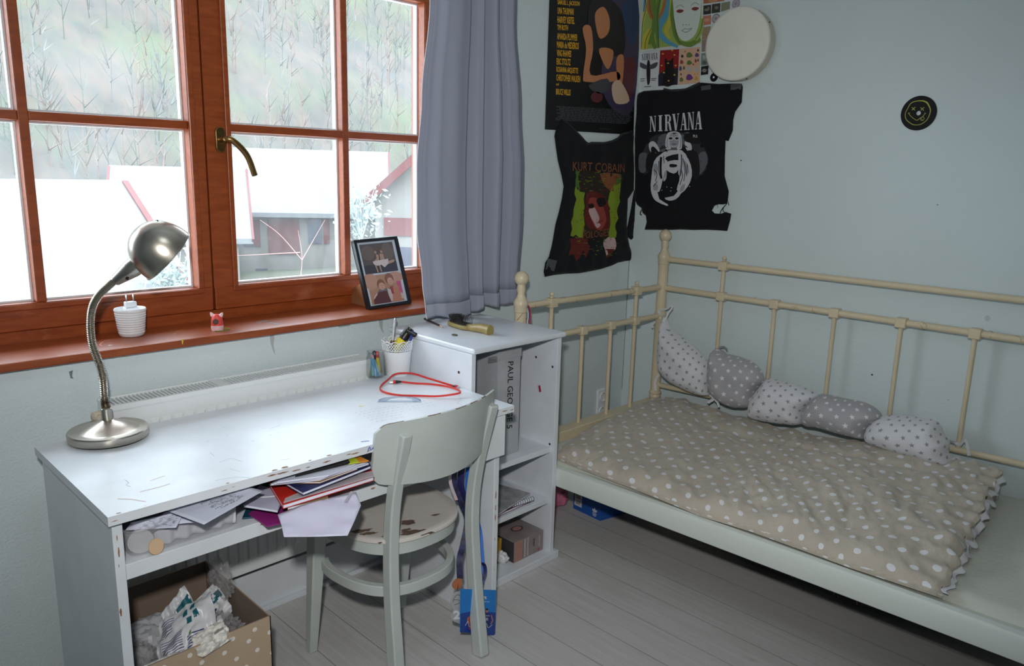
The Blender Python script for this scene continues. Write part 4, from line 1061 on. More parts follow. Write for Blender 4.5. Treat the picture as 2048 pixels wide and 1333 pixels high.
b = MB(); rnd = random.Random(8)
for i in range(17):
    for j in range(10):
        x, y = (i/16*2-1), (j/9*2-1)
        if x*x+y*y > 1: continue
        q = cen+d*(x*L_*.52)+s_*(y*.024)+Vector((0, 0, .005+.006*(1-x*x)*(1-y*y))); e = Vector((d.x*x*.005+s_.x*y*.006, d.y*x*.005+s_.y*y*.006, .022+.003*rnd.random()))
        b.tube([q, q+e], [.0009, .0007], 4)
br = b.build('bristles', mat('bristle_black', (22, 20, 20), .5), t); br['kind'] = 'stuff'

# ------------------------------------------------------------------ inside the shelf unit
t = thing('shoe_box', 'tall grey printed box standing on the top shelf of the unit', 'box', (-1.19, -.23, .43))
grey_box = mat('grey_carton', (168, 172, 178), .6, var=.12, vscale=14)
b = MB(); b.box(-1.243, -1.137, -.40, -.075, .4305, .775); b.build('body', grey_box, t, bevel=.001)
b = MB(); b.box(-1.245, -1.135, -.402, -.073, .775, .807); b.build('lid', grey_box, t, bevel=.001)
W = Wall('y', -.4021); b = MB()
W.text(b, 'PAUL GEORGE 5', [(1027, 723), (1024.5, 857), (1013.5, 858.5), (1016, 724)], 0, .0002, .008)
WL = Wall('x', -1.2451)
for i in range(8): WL.poly(b, [(976, 716+i*1.6), (994, 713+i*1.6), (994, 713.6+i*1.6), (976, 716.6+i*1.6)], 0, .0002)
b.build('lettering', mat('box_black', (28, 30, 34), .6), t)
def slabthing(name, label, cat, pts, h, m, page=None, group=None):
    """A flat lying book or folder: outline pts, thickness h upwards."""
    z = pts[0][2]; o = thing(name, label, cat, (sum(p[0] for p in pts)/len(pts), sum(p[1] for p in pts)/len(pts), z), group)
    k = .0012
    if page:
        b = MB(); b.prism([Vector(p)+Vector((0, 0, k)) for p in pts], (0, 0, h-2*k)); b.build('pages', page, o)
        cen = sum((Vector(p) for p in pts), Vector())/len(pts); ex = [Vector(p)+(Vector(p)-cen).normalized()*.002 for p in pts]
        for nm, dz in (('back_cover', 0), ('front_cover', h-k)):
            b = MB(); b.prism([p+Vector((0, 0, dz)) for p in ex], (0, 0, k)); b.build(nm, m, o)
    else:
        b = MB(); b.prism(pts, (0, 0, h)); b.build('sheet', m, o)
    return o
def rect(cx, cy, w, l, a, z): return [(cx+x*math.cos(a)-y*math.sin(a), cy+x*math.sin(a)+y*math.cos(a), z) for x, y in ((-w/2, -l/2), (w/2, -l/2), (w/2, l/2), (-w/2, l/2))]
slabthing('notebook', 'maroon notebook at the bottom of the pile on the middle shelf', 'notebook', rect(-1.20, -.31, .21, .24, .05, .2355), .009, mat('maroon_card', (112, 40, 62), .6), paper)
sp = slabthing('spiral_notebook', 'white spiral notebook in the middle of the pile on the middle shelf', 'notebook', rect(-1.185, -.30, .22, .25, -.10, .245), .014, mat('white_card', (214, 218, 232), .6), paper)
b = MB(); r_ = rect(-1.185, -.30, .22, .25, -.10, .252)
for k in range(22):
    q = Vector(r_[0]).lerp(Vector(r_[1]), (k+.5)/22); b.tube([q+Vector((0, .006*math.cos(a)-.002, .009*math.sin(a))) for a in [2*PI*j/8 for j in range(8)]], .0011, 4, closed=True)
b.build('spiral_wire', black, sp)
slabthing('magazine', 'grey-printed magazine on top of the pile on the middle shelf', 'magazine', rect(-1.215, -.33, .20, .23, .22, .2625), .006, mat('magazine_cover', (150, 150, 152), .4, var=.35, vscale=26), paper)
t = thing('appliance_box', 'grey and pink printed carton on the bottom shelf of the unit', 'box', (-1.1, -.33, .03))
b = MB(); X0, X1, Y0, Y1, Z0, Z1 = -1.176, -1.024, -.432, -.235, .0305, .108
b.box(X0, X1, Y0, Y1, Z0, Z1); b.build('carton', mat('printed_grey', (138, 128, 126), .45, var=.15, vscale=18), t, bevel=.001)
b = MB(); e = .0006
b.add([(X0-e, y, z) for y, z in ((Y0, Z0), (Y1, Z0), (Y1, Z1), (Y0, Z1))], [(0, 1, 2, 3)], 0)
b.add([(x, Y0-e, z) for x, z in ((X0, Z0), (X0+.042, Z0), (X0+.042, Z1), (X0, Z1))], [(0, 1, 2, 3)], 1)
for x0, x1, z0, z1, m in ((.05, .06, .004, .076, 2), (.066, .074, .004, .076, 2), (.1, .104, .03, .06, 3), (.128, .133, .02, .064, 2), (.124, .134, .006, .013, 4)):
    b.add([(X0+x, Y0-e, Z0+z) for x, z in ((x0, z0), (x1, z0), (x1, z1), (x0, z1))], [(0, 1, 2, 3)], m)
for cx, cy, r_, m in ((-1.09, -.36, .026, 0), (-1.09, -.36, .02, 1), (-1.14, -.3, .014, 1), (-1.075, -.29, .018, 2)):
    b.add([(cx+r_*math.cos(a), cy+r_*.7*math.sin(a), Z1+e*(1+.3*m)) for a in [2*PI*k/20 for k in range(20)]], [tuple(range(20))], m)
b.build('print', [mat('print_dark', (62, 60, 64), .5), mat('print_pink', (168, 126, 116), .5), mat('print_light', (176, 168, 166), .5), mat('print_black', (36, 32, 34), .5), mat('print_red', (176, 56, 66), .5)], t)
def crumple(name, label, cat, c, r, m, sq=(1, 1, 1), rough=.35, fr=3.2, seed=0, base=None, group=None, prints=(), seg=40):
    b = MB(); b.ball((0, 0, 0), 1, seg); v = []
    for p in b.v:
        n = noise.noise(p*fr*.5+Vector((seed, 0, 0)))+.6*abs(noise.noise(p*fr+Vector((seed, 3, 0))))*2-.5+.35*noise.noise(p*fr*2.6+Vector((seed, 7, 1)))
        q = p*(1+rough*n); v.append(Vector(c)+Vector((q.x*r*sq[0], q.y*r*sq[1], q.z*r*sq[2])))
    b.v = v; o = b.build(name, m, origin=(c[0], c[1], c[2]-r*sq[2]), smooth=28)
    return tag(o, label, cat, group)
crumple('plastic_wrapper', 'crumpled white plastic wrapper beside the carton on the bottom shelf', 'wrapper', (-1.205, -.40, .052), .028, white_plastic, (.75, 1, .8), .3, 2.6, 3)
b = MB(); b.bar((-1.235, -.30, .075), (-1.215, -.39, .072), .05, .085)
tag(b.build('envelope', mat('envelope_yellow', (206, 158, 52), .6), origin=(-1.22, -.35, .03), bevel=.004), 'yellow packet standing left of the carton on the bottom shelf', 'packet')
# ------------------------------------------------------------------ curtain
t = thing('curtain', 'grey curtain hanging at the right side of the window', 'curtain', (-1.05, -.07, .87))
FX = [0, .06, .14, .26, .375, .40, .44, .52, .555, .58, .64, .70, .735, .76, .80, .85, .92, 1.0]
FD = [.004, .014, .034, .042, .034, -.008, -.020, .018, .022, -.016, -.022, .024, .022, -.012, -.016, .014, .020, .004]
def lerp(X, Y, s_):
    for i in range(len(X)-1):
        if s_ <= X[i+1]:
            k = (s_-X[i])/(X[i+1]-X[i]); k = k*k*(3-2*k); return Y[i]*(1-k)+Y[i+1]*k
    return Y[-1]
LZ = [.865, .90, 1.0, 1.2, 1.4, 1.62, 1.93, 2.46]; LX = [-1.278, -1.284, -1.298, -1.324, -1.327, -1.308, -1.270, -1.262]; RX = [-.822, -.822, -.820, -.806, -.808, -.83, -.868, -.885]
def curt(s_, z, off=0):
    x0, x1 = lerp(LZ, LX, z), lerp(LZ, RX, z); k = 1-.35*max(0, min(1, (z-.9)/1.4))
    y = -.068-lerp(FX, FD, s_)*(.75+.35*k)-.004*noise.noise(Vector((s_*7, z*2.2, 2)))-off
    return Vector((x0+(x1-x0)*(s_+.006*math.sin(z*5+s_*9)), y, z))
zb = lambda s_: .866+.022*s_+.004*math.sin(s_*23)+.004*math.sin(s_*11+1)+.008*noise.noise(Vector((s_*6, 0, 0)))
hemz = lambda s_: .866+.022*s_+.054+.002*math.sin(s_*17)
def drape(name, col, k):
    m, t, p = new_mat(name); p.inputs['Base Color'].default_value = rgb(col); p.inputs['Roughness'].default_value = .85; p.inputs['Specular IOR Level'].default_value = .2
    wv = noise_tex(t, mapped(t, coord(t), (300, 300, 900)), 1, 2); bump(t, p, wv, .0004)
    tl = t.nodes.new('ShaderNodeBsdfTranslucent'); tl.inputs[0].default_value = rgb(col); mx = t.nodes.new('ShaderNodeMixShader'); mx.inputs[0].default_value = k
    t.links.new(p.outputs[0], mx.inputs[1]); t.links.new(tl.outputs[0], mx.inputs[2]); t.links.new(mx.outputs[0], t.nodes['Material Output'].inputs[0]); return m
cloth = drape('grey_curtain_cloth', (158, 162, 180), .12)
b = MB(); b.grid(lambda a, c: curt(a, hemz(a)+(2.48-hemz(a))*c), 110, 40); b.build('panel', cloth, t, smooth=180, solid=.0016)
b = MB(); b.grid(lambda a, c: curt(a, zb(a)+(hemz(a)-zb(a)+.002)*c, .0025+.002*math.sin(PI*c)), 110, 6); b.build('hem', mat('grey_hem_cloth', (148, 152, 168), .85), t, smooth=180, solid=.002)
b = MB(); b.tube([curt(0, zb(0)+(2.48-zb(0))*i/60)+Vector((-.001, 0, 0)) for i in range(61)], .0017, 6)
P = [curt(0, zb(0)+.052*(1-i/8)) for i in range(9)]
b.build('edging', mat('pale_thread', (206, 206, 212), .8), t, smooth=60)
b = MB()
for k in range(150):
    a = k/150; b.sweep([curt(a+.001, hemz(a)+.001, .0035), curt(a+.0045, hemz(a)+.001, .0035)], .0006, .0006)
for k in range(200):
    z = .93+k*.007; b.sweep([curt(.03, z, .0016), curt(.03, z+.004, .0016)], .0006, .0006)
st = b.build('stitching', mat('stitch_grey', (112, 112, 126), .8), t); st['kind'] = 'stuff'
b = MB(); b.box(-3.1, -.78, -.085, -.05, 2.475, 2.4995)
tag(b.build('curtain_track', white_plastic, origin=(-1.9, -.07, 2.475)), 'white curtain track on the ceiling above the window', 'curtain track')
# the other curtain shows only as a sliver at the photo's left edge
b = MB(); e = at('y', -.06, 4, 720)
b.grid(lambda a, c: Vector((e.x-.236+.22*a, -.06-.02*math.sin(a*19), .90+1.58*c)) if True else None, 40, 12)
tag(b.build('curtain', cloth, origin=(e.x-.1, -.06, .90), smooth=180, solid=.002), 'sliver of the other grey curtain at the left edge of the photo', 'curtain')

# ------------------------------------------------------------------ posters and prints
def poster(name, label, cat, wall, corners, m, group=None, curl=.002):
    """A sheet of paper on the wall; returns the thing, with its sheet as a part."""
    P = [wall.flat(*q) for q in corners]; cen = wall.up((sum(p[0] for p in P)/4, sum(p[1] for p in P)/4))
    o = thing(name, label, cat, cen, group); b = MB(); v, f = fill(P, .05)
    b.add([wall.up(p, .0006) for p in v], f); b.add([wall.up(p, -.0006) for p in v], f)
    b.add([wall.up(p, .0006) for p in P]+[wall.up(p, -.0006) for p in P], [(i, (i+1) % 4, 4+(i+1) % 4, 4+i) for i in range(4)])
    b.build('sheet', m, o); return o
WB = Wall('y', -.003); WR = Wall('x', -.003)
pm = lambda c, r=.45: mat('ink_%d_%d_%d' % c, c, r)
t = poster('film_poster', 'tall black poster with a column of yellow names beside the corner', 'poster', WB, [(1104, -150), (1277, -135), (1267, 270), (1090, 259)], pm((14, 14, 16), .45))
b = MB(); D_ = .0016
def L(u, v): return (1080+u/4.267, v/4.267)
def LP(l): return [L(*q) for q in l]
ms = [pm((226, 172, 44)), pm((196, 130, 88)), pm((66, 56, 84)), pm((96, 44, 50)), pm((34, 28, 34)), pm((70, 72, 76)), pm((214, 186, 160)), pm((46, 66, 104))]
WB.poly(b, LP([(560, -60), (830, -60), (800, 900), (620, 930), (520, 700), (560, 300)]), 2, D_, smooth=4)
WB.poly(b, LP([(700, 60), (830, 20), (826, 330), (760, 360)]), 7, D_+.0002, smooth=4); WB.poly(b, LP([(660, 560), (810, 500), (790, 800), (700, 820)]), 3, D_+.0002, smooth=4)
WB.poly(b, LP([(420, 40), (560, -20), (700, 120), (720, 420), (640, 480), (430, 400)]), 4, D_+.0004, smooth=5)      # plain soft shapes in the poster's colours
WB.poly(b, LP([(470, 110), (540, 60), (590, 160), (580, 280), (510, 330), (475, 230)]), 1, D_+.0006, smooth=5)
WB.poly(b, LP([(360, 240), (430, 230), (450, 420), (430, 640), (650, 610), (660, 690), (400, 700), (365, 650), (390, 420)]), 1, D_+.0006, smooth=4)
WB.poly(b, LP([(500, 420), (620, 430), (600, 560), (560, 580)]), 1, D_+.0006, smooth=4); WB.poly(b, LP([(650, 500), (710, 480), (700, 700), (660, 700)]), 1, D_+.0006, smooth=4)
WB.poly(b, LP([(610, 730), (680, 690), (760, 860), (640, 880)]), 6, D_+.0008, smooth=4); WB.poly(b, LP([(410, 730), (570, 670), (580, 760), (500, 800)]), 5, D_+.0008, smooth=3)
WB.ell(b, L(480, 830), 12, 11, 3, D_+.0008)
names = [('JOHN TRAVOLTA', -48, -6, 345), ('SAMUEL L. JACKSON', 0, 50, 335), ('UMA THURMAN', 64, 120, 284), ('HARVEY KEITEL', 138, 196, 292), ('TIM ROTH', 210, 256, 236), ('AMANDA PLUMMER', 282, 338, 316), ('MARIA de MEDEIROS', 352, 410, 328), ('VING RHAMES', 424, 480, 264), ('ERIC STOLTZ', 496, 552, 258), ('ROSANNA ARQUETTE', 568, 624, 322), ('CHRISTOPHER WALKEN', 634, 690, 340), ('and', 706, 730, 158), ('BRUCE WILLIS', 756, 808, 258)]
for s_, y0, y1, x1 in names:
    x0 = 146-y0*.018; sl = (x1-x0)*.07
    WB.text(b, s_, LP([(x0, y0), (x1, y0+sl), (x1-2, y1+sl), (x0, y1)]), 0, D_+.001, .02)
rnd = random.Random(21)
for r_ in range(9):                                                     # the small print at the foot
    x = 130+rnd.uniform(0, 40)
    while x < 760-r_*4:
        w_ = rnd.uniform(14, 52); y = 905+r_*14+(x-130)*.055; WB.poly(b, LP([(x, y), (x+w_, y+w_*.055), (x+w_, y+9+w_*.055), (x, y+9)]), 5, D_+.0003); x += w_+6
WB.text(b, 'MIRAMAX', [(1199, 256), (1222, 257), (1222, 260), (1199, 259)], 5, D_+.0004, .01)
b.build('print', ms, t)

t = poster('art_print', 'print of a pale face with red eyes among green and blue strands', 'picture', WR, [(1280, -60), (1410, -90), (1403, 89), (1278, 105)], pm((206, 210, 204), .6))
b = MB(); G, Y, Bl, O, FC, RE, DK, LG = range(8)
ms = [pm((104, 136, 62)), pm((190, 182, 70)), pm((92, 156, 182)), pm((176, 112, 66)), pm((204, 216, 208)), pm((150, 44, 52)), pm((70, 84, 66)), pm((150, 172, 90))]
WR.poly(b, LP([(855, -100), (1385, -150), (1372, 368), (860, 425)]), LG, D_)
rnd = random.Random(9)
for k, (pts, w_, m) in enumerate((([(880, -80), (900, 60), (870, 200), (860, 410)], 9, Y), ([(1000, -90), (960, 40), (985, 180), (930, 380)], 12, G), ([(940, -90), (930, 60), (960, 160)], 7, O), ([(1075, -90), (1060, 60), (1020, 160), (1000, 260)], 6, O),
    ([(905, -60), (890, 20), (880, 100)], 6, Bl), ([(1110, -90), (1085, 100), (1015, 250), (1080, 350), (1180, 400)], 11, Bl), ([(1040, -90), (1000, 100), (1000, 250), (1010, 410)], 8, G), ([(1130, -80), (1120, 150), (1080, 260), (1110, 330)], 9, Y),
    ([(940, 250), (900, 340), (890, 420)], 12, Y), ([(970, 260), (960, 340), (990, 415)], 8, G), ([(1150, -80), (1135, 120), (1160, 300), (1200, 380)], 9, G), ([(1180, 360), (1280, 380), (1370, 330)], 9, G), ([(1385, 160), (1365, 260), (1320, 340)], 12, LG))):
    WR.line(b, LP(pts), [w_*.7, w_*1.2, w_, w_*.5][:len(pts)], m, D_+.0002+.00005*k, smooth=6)
    if k % 2 == 0: WR.line(b, LP([(x+8, y) for x, y in pts]), 1.2, DK, D_+.001, smooth=6)
WR.poly(b, LP([(1150, -120), (1143, 90), (1155, 200), (1180, 300), (1225, 348), (1275, 342), (1330, 290), (1362, 190), (1376, 60), (1378, -130)]), FC, D_+.0012, smooth=5)
for cx, cy, rt in ((1198, 96, -.05), (1328, 76, -.12)):
    WR.poly(b, LP([(cx-32, cy+2), (cx-12, cy-14), (cx+14, cy-14), (cx+32, cy-4), (cx+10, cy+14), (cx-14, cy+14)]), RE, D_+.0015, smooth=4); WR.ell(b, L(cx, cy), 2.4, 2.6, DK, D_+.0018)
    WR.line(b, LP([(cx-36, cy-28), (cx, cy-52), (cx+34, cy-32)]), .8, DK, D_+.0015, smooth=5)
WR.line(b, LP([(1215, 262), (1240, 246), (1262, 250), (1300, 240)]), .9, DK, D_+.0015, smooth=4); WR.line(b, LP([(1208, 262), (1250, 276), (1300, 246)]), .9, DK, D_+.0015, smooth=4)
for x in (1225, 1250, 1276): WR.ell(b, L(x, 212), 1.2, .8, DK, D_+.0015)
b.build('print', ms, t)

onyx = serif_word('NIRVANA')
t = poster('band_print', 'small white print with black tall lettering above a winged dark shape', 'picture', WR, LP([(848, 452), (1018, 437), (1006, 746), (846, 752)]), pm((206, 212, 216), .6))
b = MB(); WR.text(b, '', LP([(868, 462), (1008, 450), (1006, 508), (868, 516)]), 0, D_, glyphs=onyx)
WR.poly(b, LP([(920, 520), (936, 520), (944, 580), (940, 700), (918, 720), (910, 600)]), 0, D_, smooth=4)            # a plain generic winged mark
for s_ in (-1, 1): WR.poly(b, LP([(926+s_*12, 560), (926+s_*78, 530), (926+s_*66, 575), (926+s_*18, 590)]), 1, D_+.0001, smooth=3)
for x0, y0, w_ in ((858, 672, 40), (858, 690, 34), (950, 670, 46), (950, 684, 38), (890, 738, 60)): WR.poly(b, LP([(x0, y0), (x0+w_, y0-3), (x0+w_, y0+3), (x0, y0+6)]), 1, D_)
b.build('print', [pm((26, 26, 30)), pm((74, 78, 84))], t)
t = poster('cat_print', 'small red print with a black cat shape and dark foot', 'picture', WR, LP([(1026, 431), (1188, 419), (1174, 723), (1010, 736)]), pm((140, 26, 30), .6))
b = MB(); WR.poly(b, LP([(1012, 640), (1060, 600), (1180, 580), (1174, 722), (1011, 735)]), 2, D_)
WR.poly(b, LP([(1065, 520), (1075, 495), (1090, 520), (1120, 515), (1140, 490), (1140, 560), (1150, 720), (1040, 728), (1070, 600)]), 0, D_+.0002, smooth=2)
for x, y in ((1050, 460), (1150, 470), (1130, 430), (1060, 620), (1100, 690), (1150, 640), (1040, 560), (1160, 560), (1095, 540)): WR.ell(b, L(x, y), 2.2, 1.6, 1, D_+.0004, 8)
b.build('print', [pm((14, 12, 16)), pm((190, 170, 70)), pm((28, 34, 54))], t)
t = poster('crystal_print', 'small peach print of scattered coloured stones', 'picture', WR, LP([(1193, 416), (1366, 401), (1363, 706), (1180, 723)]), pm((206, 170, 142), .6))
b = MB(); cs = [pm((92, 116, 60)), pm((104, 62, 128)), pm((206, 150, 50)), pm((60, 52, 50)), pm((60, 84, 120)), pm((150, 70, 50)), pm((176, 180, 176))]
for x, y, rx, ry, m in ((1275, 470, 34, 24, 0), (1215, 480, 14, 14, 3), (1340, 470, 22, 18, 1), (1210, 530, 18, 18, 5), (1275, 535, 28, 20, 0), (1330, 520, 12, 16, 5), (1350, 515, 8, 12, 3), (1200, 585, 14, 22, 4), (1230, 580, 8, 16, 3), (1270, 588, 30, 20, 6), (1335, 592, 24, 22, 6), (1275, 660, 36, 28, 1), (1335, 668, 18, 18, 2), (1208, 680, 20, 20, 0), (1205, 635, 8, 10, 3), (1320, 635, 8, 8, 2), (1345, 632, 6, 8, 2), (1350, 430, 10, 12, 3), (1310, 550, 8, 8, 5), (1240, 440, 6, 8, 5)):
    WR.poly(b, [L(x+rx*math.cos(a+.3)*(.8+.2*math.cos(3*a)), y+ry*math.sin(a+.3)) for a in [2*PI*k/9 for k in range(9)]], m, D_)
b.build('print', cs, t)
G_ = 'little pictures in the collage beside the drum'
for nm, lab, quad, col, inner in (
    ('collage_picture', 'topmost wide orange-brown collage picture above the dark pair', [(1396, -8), (1572, -30), (1572, 8), (1396, 32)], (166, 104, 76), [((1480, 0, 40, 20), (190, 140, 104))]),
    ('collage_picture', 'left dark square collage picture right of the pale face print', [(1396, 48), (1460, 40), (1458, 118), (1394, 126)], (46, 48, 44), [((1425, 84, 22, 12), (130, 124, 104)), ((1440, 70, 10, 14), (110, 110, 96))]),
    ('collage_picture', 'right dark square collage picture with a pale curl', [(1468, 36), (1540, 26), (1536, 104), (1464, 114)], (56, 58, 50), [((1508, 66, 16, 14), (126, 120, 96))]),
    ('collage_picture', 'plain olive square collage picture above the drum', [(1548, 24), (1622, 12), (1618, 76), (1544, 100)], (126, 134, 108), []),
    ('collage_picture', 'peach square collage picture under the left dark one', [(1392, 138), (1460, 128), (1458, 208), (1390, 216)], (184, 120, 96), [((1425, 172, 24, 14), (206, 150, 124))]),
    ('collage_picture', 'tan collage picture left of the drum, upper of the tan pair', [(1386, 234), (1456, 222), (1450, 330), (1382, 340)], (150, 132, 108), []),
    ('collage_picture', 'tan collage picture left of the drum, lower of the tan pair', [(1382, 344), (1426, 336), (1424, 436), (1378, 444)], (140, 126, 112), []),
    ('collage_picture', 'grey-green portrait collage picture above the planet', [(1376, 456), (1434, 448), (1432, 556), (1372, 562)], (122, 136, 126), [((1402, 490, 14, 18), (160, 168, 158)), ((1404, 535, 18, 16), (84, 92, 90))]),
    ('collage_picture', 'black collage picture of a ringed planet', [(1376, 568), (1438, 560), (1434, 634), (1372, 642)], (20, 20, 22), [((1404, 602, 18, 16), (146, 140, 130)), ((1404, 602, 32, 5), (118, 112, 104))])):
    t = poster(nm, lab, 'picture', WR, LP(quad), pm(col, .6), G_)
    if inner:
        b = MB()
        for k, ((x, y, rx, ry), c_) in enumerate(inner): WR.ell(b, L(x, y), rx/4.267, ry/4.267, k, D_+.0002*k, 16, -.2)
        b.build('print', [pm(c_, .6) for _, c_ in inner], t)
for lab, (x, y), r_, rings in (('pale lilac round collage cutout above the drum', (1672, 30), 36, [(1, (150, 146, 160)), (.72, (176, 172, 184)), (.4, (150, 146, 160))]), ('grey round collage cutout tucked under the drum edge', (1502, 158), 38, [(1, (140, 140, 142)), (.7, (170, 170, 170)), (.35, (140, 136, 132))])):
    b = MB()
    for k, (f_, c_) in enumerate(rings):
        cc = WR.flat(*L(x, y)); rr = r_/4.267/1528*3.3*f_
        WR.poly(b, [(cc[0]+rr*math.cos(a), cc[1]+rr*math.sin(a)) for a in [2*PI*i/28 for i in range(28)]], k, .0005+.0003*k, raw=True)
    tag(b.build('collage_cutout', [pm(c_) for _, c_ in rings], origin=WR.up(cc)), lab, 'picture', 'round cutouts in the collage')
def disc(name, label, cc, r, hole, cat='record'):
    t = thing(name, label, cat, WR.up(cc)); n = 48
    b = MB(); o = WR.up(cc, -.002)
    b.lathe([(hole, 0), (r, 0), (r, .0022), (hole, .0022), (hole, 0)], o, (-1, 0, 0), n, cap=False); b.build('disc', mat('record_black', (12, 12, 14), .6, spec=.25), t, smooth=40); return t, b
cc = WR.flat(*L(1483, 660)); t, _ = disc('record_sticker', 'small black record sticker with a pale centre below the drum', cc, .0175, .004)
b = MB(); WR.poly(b, [(cc[0]+.0045*math.cos(a), cc[1]+.0045*math.sin(a)) for a in [2*PI*k/16 for k in range(16)]], 0, .0008, raw=True); b.build('label', paper, t)
# black disc with the yellow scrawled face
cc = WR.flat(1837, 226.5); t, _ = disc('record', 'black disc with a yellow scrawled smiling face alone on the right wall', cc, .0585, .0075)
b = MB(); Z = lambda x, y: (1750+x*170/1511, 150+y*150/1333)
def zl(pts, w_, close=False):
    P = [Z(*q) for q in pts]; WR.line(b, P+([P[0]] if close else []), w_, 0, .0006, smooth=6)
zl([(850, 460), (740, 465), (640, 505), (575, 610), (540, 690), (555, 790), (650, 870), (735, 890), (830, 870), (930, 790), (985, 650), (965, 560), (920, 490), (850, 460)], [2.2, 1.5, 1.4, 1.2, 1.2, 1.4, 1.5, 1.2, 1.2, 1.2, 1.8, 2.6, 3.0, 2.4])
for cx, cy in ((685, 600), (842, 605)):
    WR.line(b, [Z(cx-30, cy-28), Z(cx+26, cy+28)], 1.3, 0, .0006); WR.line(b, [Z(cx+34, cy-30), Z(cx-28, cy+26)], 1.3, 0, .0007)
zl([(592, 670), (620, 715), (680, 770), (745, 805), (800, 770), (850, 740), (895, 680)], 1.1); zl([(590, 690), (625, 672)], 1.0); zl([(880, 672), (905, 690)], 1.0)
zl([(800, 770), (820, 805), (855, 805), (875, 770), (850, 742)], 1.0); zl([(825, 765), (840, 800)], .8)
b.build('print', pm((170, 170, 62)), t)

# ------------------------------------------------------------------ frame drum
t = thing('frame_drum', 'round white frame drum hanging high on the right wall', 'drum', (-.03, -.503, 1.911))
dc = Vector((0, -.503, 1.911)); hide = mat('drum_skin', (224, 224, 214), .6, var=.03, vscale=9)
b = MB(); b.lathe([(.133, .004), (.139, .004), (.139, .056), (.133, .056), (.133, .004)], dc, (-1, 0, 0), 64, cap=False); b.build('hoop', mat('drum_hoop', (198, 194, 178), .55), t, smooth=40)
b = MB(); b.lathe([(0, .0605), (.13, .0602), (.1385, .059), (.1405, .055), (.1402, .046), (.1393, .046)], dc, (-1, 0, 0), 64, cap=False); b.build('skin', hide, t, smooth=60)
b = MB()
for a in (.6, 2.6, 4.4): p = dc+Vector((-.03, .1398*math.cos(a), .1398*math.sin(a))); b.lathe([(.003, -.001), (.003, .003), (0, .004)], p, (0, math.cos(a), math.sin(a)), 10)
b.build('stud', brass, t)

# ------------------------------------------------------------------ shirts
shirt_m = mat('black_jersey', (22, 23, 27), .9, spec=.2, bmp=(160, .0006), sheen=.08)
tape_m = mat('grey_tape', (74, 76, 80), .35)
K = lambda u, v: (1080+u/3.92, 220+v/3.92)
def shirt(name, label, wall, outline, holes, t_, seed, wr):
    O = [wall.flat(*q) for q in outline]; H = [[wall.flat(*q) for q in h] for h in holes]
    cen = wall.up((sum(p[0] for p in O)/len(O), sum(p[1] for p in O)/len(O)))
    th = thing(name, label, 't-shirt', cen); b, h = slab(wall, O, t_, .03, .012, H, 0, wr, 9, seed); b.build('cloth', shirt_m, th, smooth=180)
    return th, Wall(wall.a, wall.val, h), h
ko = [K(*q) for q in ((165, 72), (150, 105), (120, 165), (113, 205), (125, 300), (140, 400), (165, 500), (185, 600), (172, 690), (150, 790), (120, 900), (95, 1050), (70, 1150), (40, 1200), (28, 1270), (36, 1310), (110, 1295), (200, 1285), (300, 1282), (360, 1272), (470, 1250), (560, 1222), (610, 1198), (670, 1185), (735, 1180), (728, 1130), (705, 1080), (690, 1010), (680, 900), (688, 700), (735, 630), (738, 500), (732, 300), (735, 200), (722, 160), (690, 170), (640, 178), (610, 215), (560, 240), (500, 252), (400, 250), (372, 268), (330, 210), (280, 165), (225, 105), (190, 78))]
WB2 = Wall('y', -.004)
t, WK, hk = shirt('t_shirt', 'narrow black t-shirt with a red and green face print taped to the window wall', WB2, ko, (), .008, 4, .006)
b = MB(); S_, D_ = .02, .0012
ms = [pm((134, 80, 46), .9), pm((128, 152, 36), .9), pm((96, 30, 22), .9), pm((150, 62, 56), .9), pm((202, 172, 172), .9), pm((24, 10, 12), .9), pm((70, 110, 40), .9), pm((186, 150, 130), .9), pm((44, 34, 24), .9)]
KP = lambda l: [K(*q) for q in l]
WK.text(b, 'KURT COBAIN', KP([(243, 405), (655, 425), (652, 490), (242, 478)]), 0, D_, .0)
WK.poly(b, KP([(262, 480), (620, 500), (622, 600), (610, 720), (590, 800), (595, 850), (575, 900), (590, 960), (580, 1000), (480, 1010), (300, 1000), (225, 985), (240, 930), (228, 880), (250, 780), (275, 700), (255, 650), (290, 600)]), 8, D_*.6, .02, 2)
WK.poly(b, KP([(455, 500), (560, 496), (620, 512), (618, 570), (560, 640), (500, 600)]), 0, D_*.8, .02, 2)
WK.poly(b, KP([(256, 640), (262, 600), (300, 640), (338, 650), (330, 700), (336, 760), (328, 820), (338, 900), (326, 950), (330, 1000), (280, 1004), (225, 985), (240, 930), (230, 880), (250, 830), (252, 780), (262, 740), (275, 700), (258, 660)]), 1, D_, .02)
for q in ([(262, 480), (290, 482), (302, 640), (262, 600)], [(585, 500), (620, 505), (622, 575), (575, 590)], [(300, 1005), (500, 1010), (490, 1030), (300, 1030)]): WK.poly(b, KP(q), 6, D_, .02)
WK.poly(b, KP([(560, 585), (622, 570), (618, 640), (608, 690), (614, 720), (590, 770), (586, 800), (598, 850), (578, 890), (576, 920), (590, 960), (584, 1000), (530, 1004), (528, 960), (536, 900), (530, 800), (518, 720), (530, 650)]), 1, D_, .02)
WK.poly(b, KP([(350, 655), (430, 640), (500, 690), (530, 800), (530, 920), (480, 945), (430, 940), (370, 930), (335, 850), (345, 760)]), 2, D_*1.3, .02, 3)
WK.poly(b, KP([(370, 700), (430, 690), (470, 740), (505, 850), (480, 920), (440, 940), (400, 900), (370, 810)]), 3, D_*1.7, .02, 3)
WK.poly(b, KP([(362, 790), (400, 760), (425, 790), (450, 850), (440, 880), (460, 900), (430, 925), (400, 880)]), 4, D_*2.1, .02, 3)
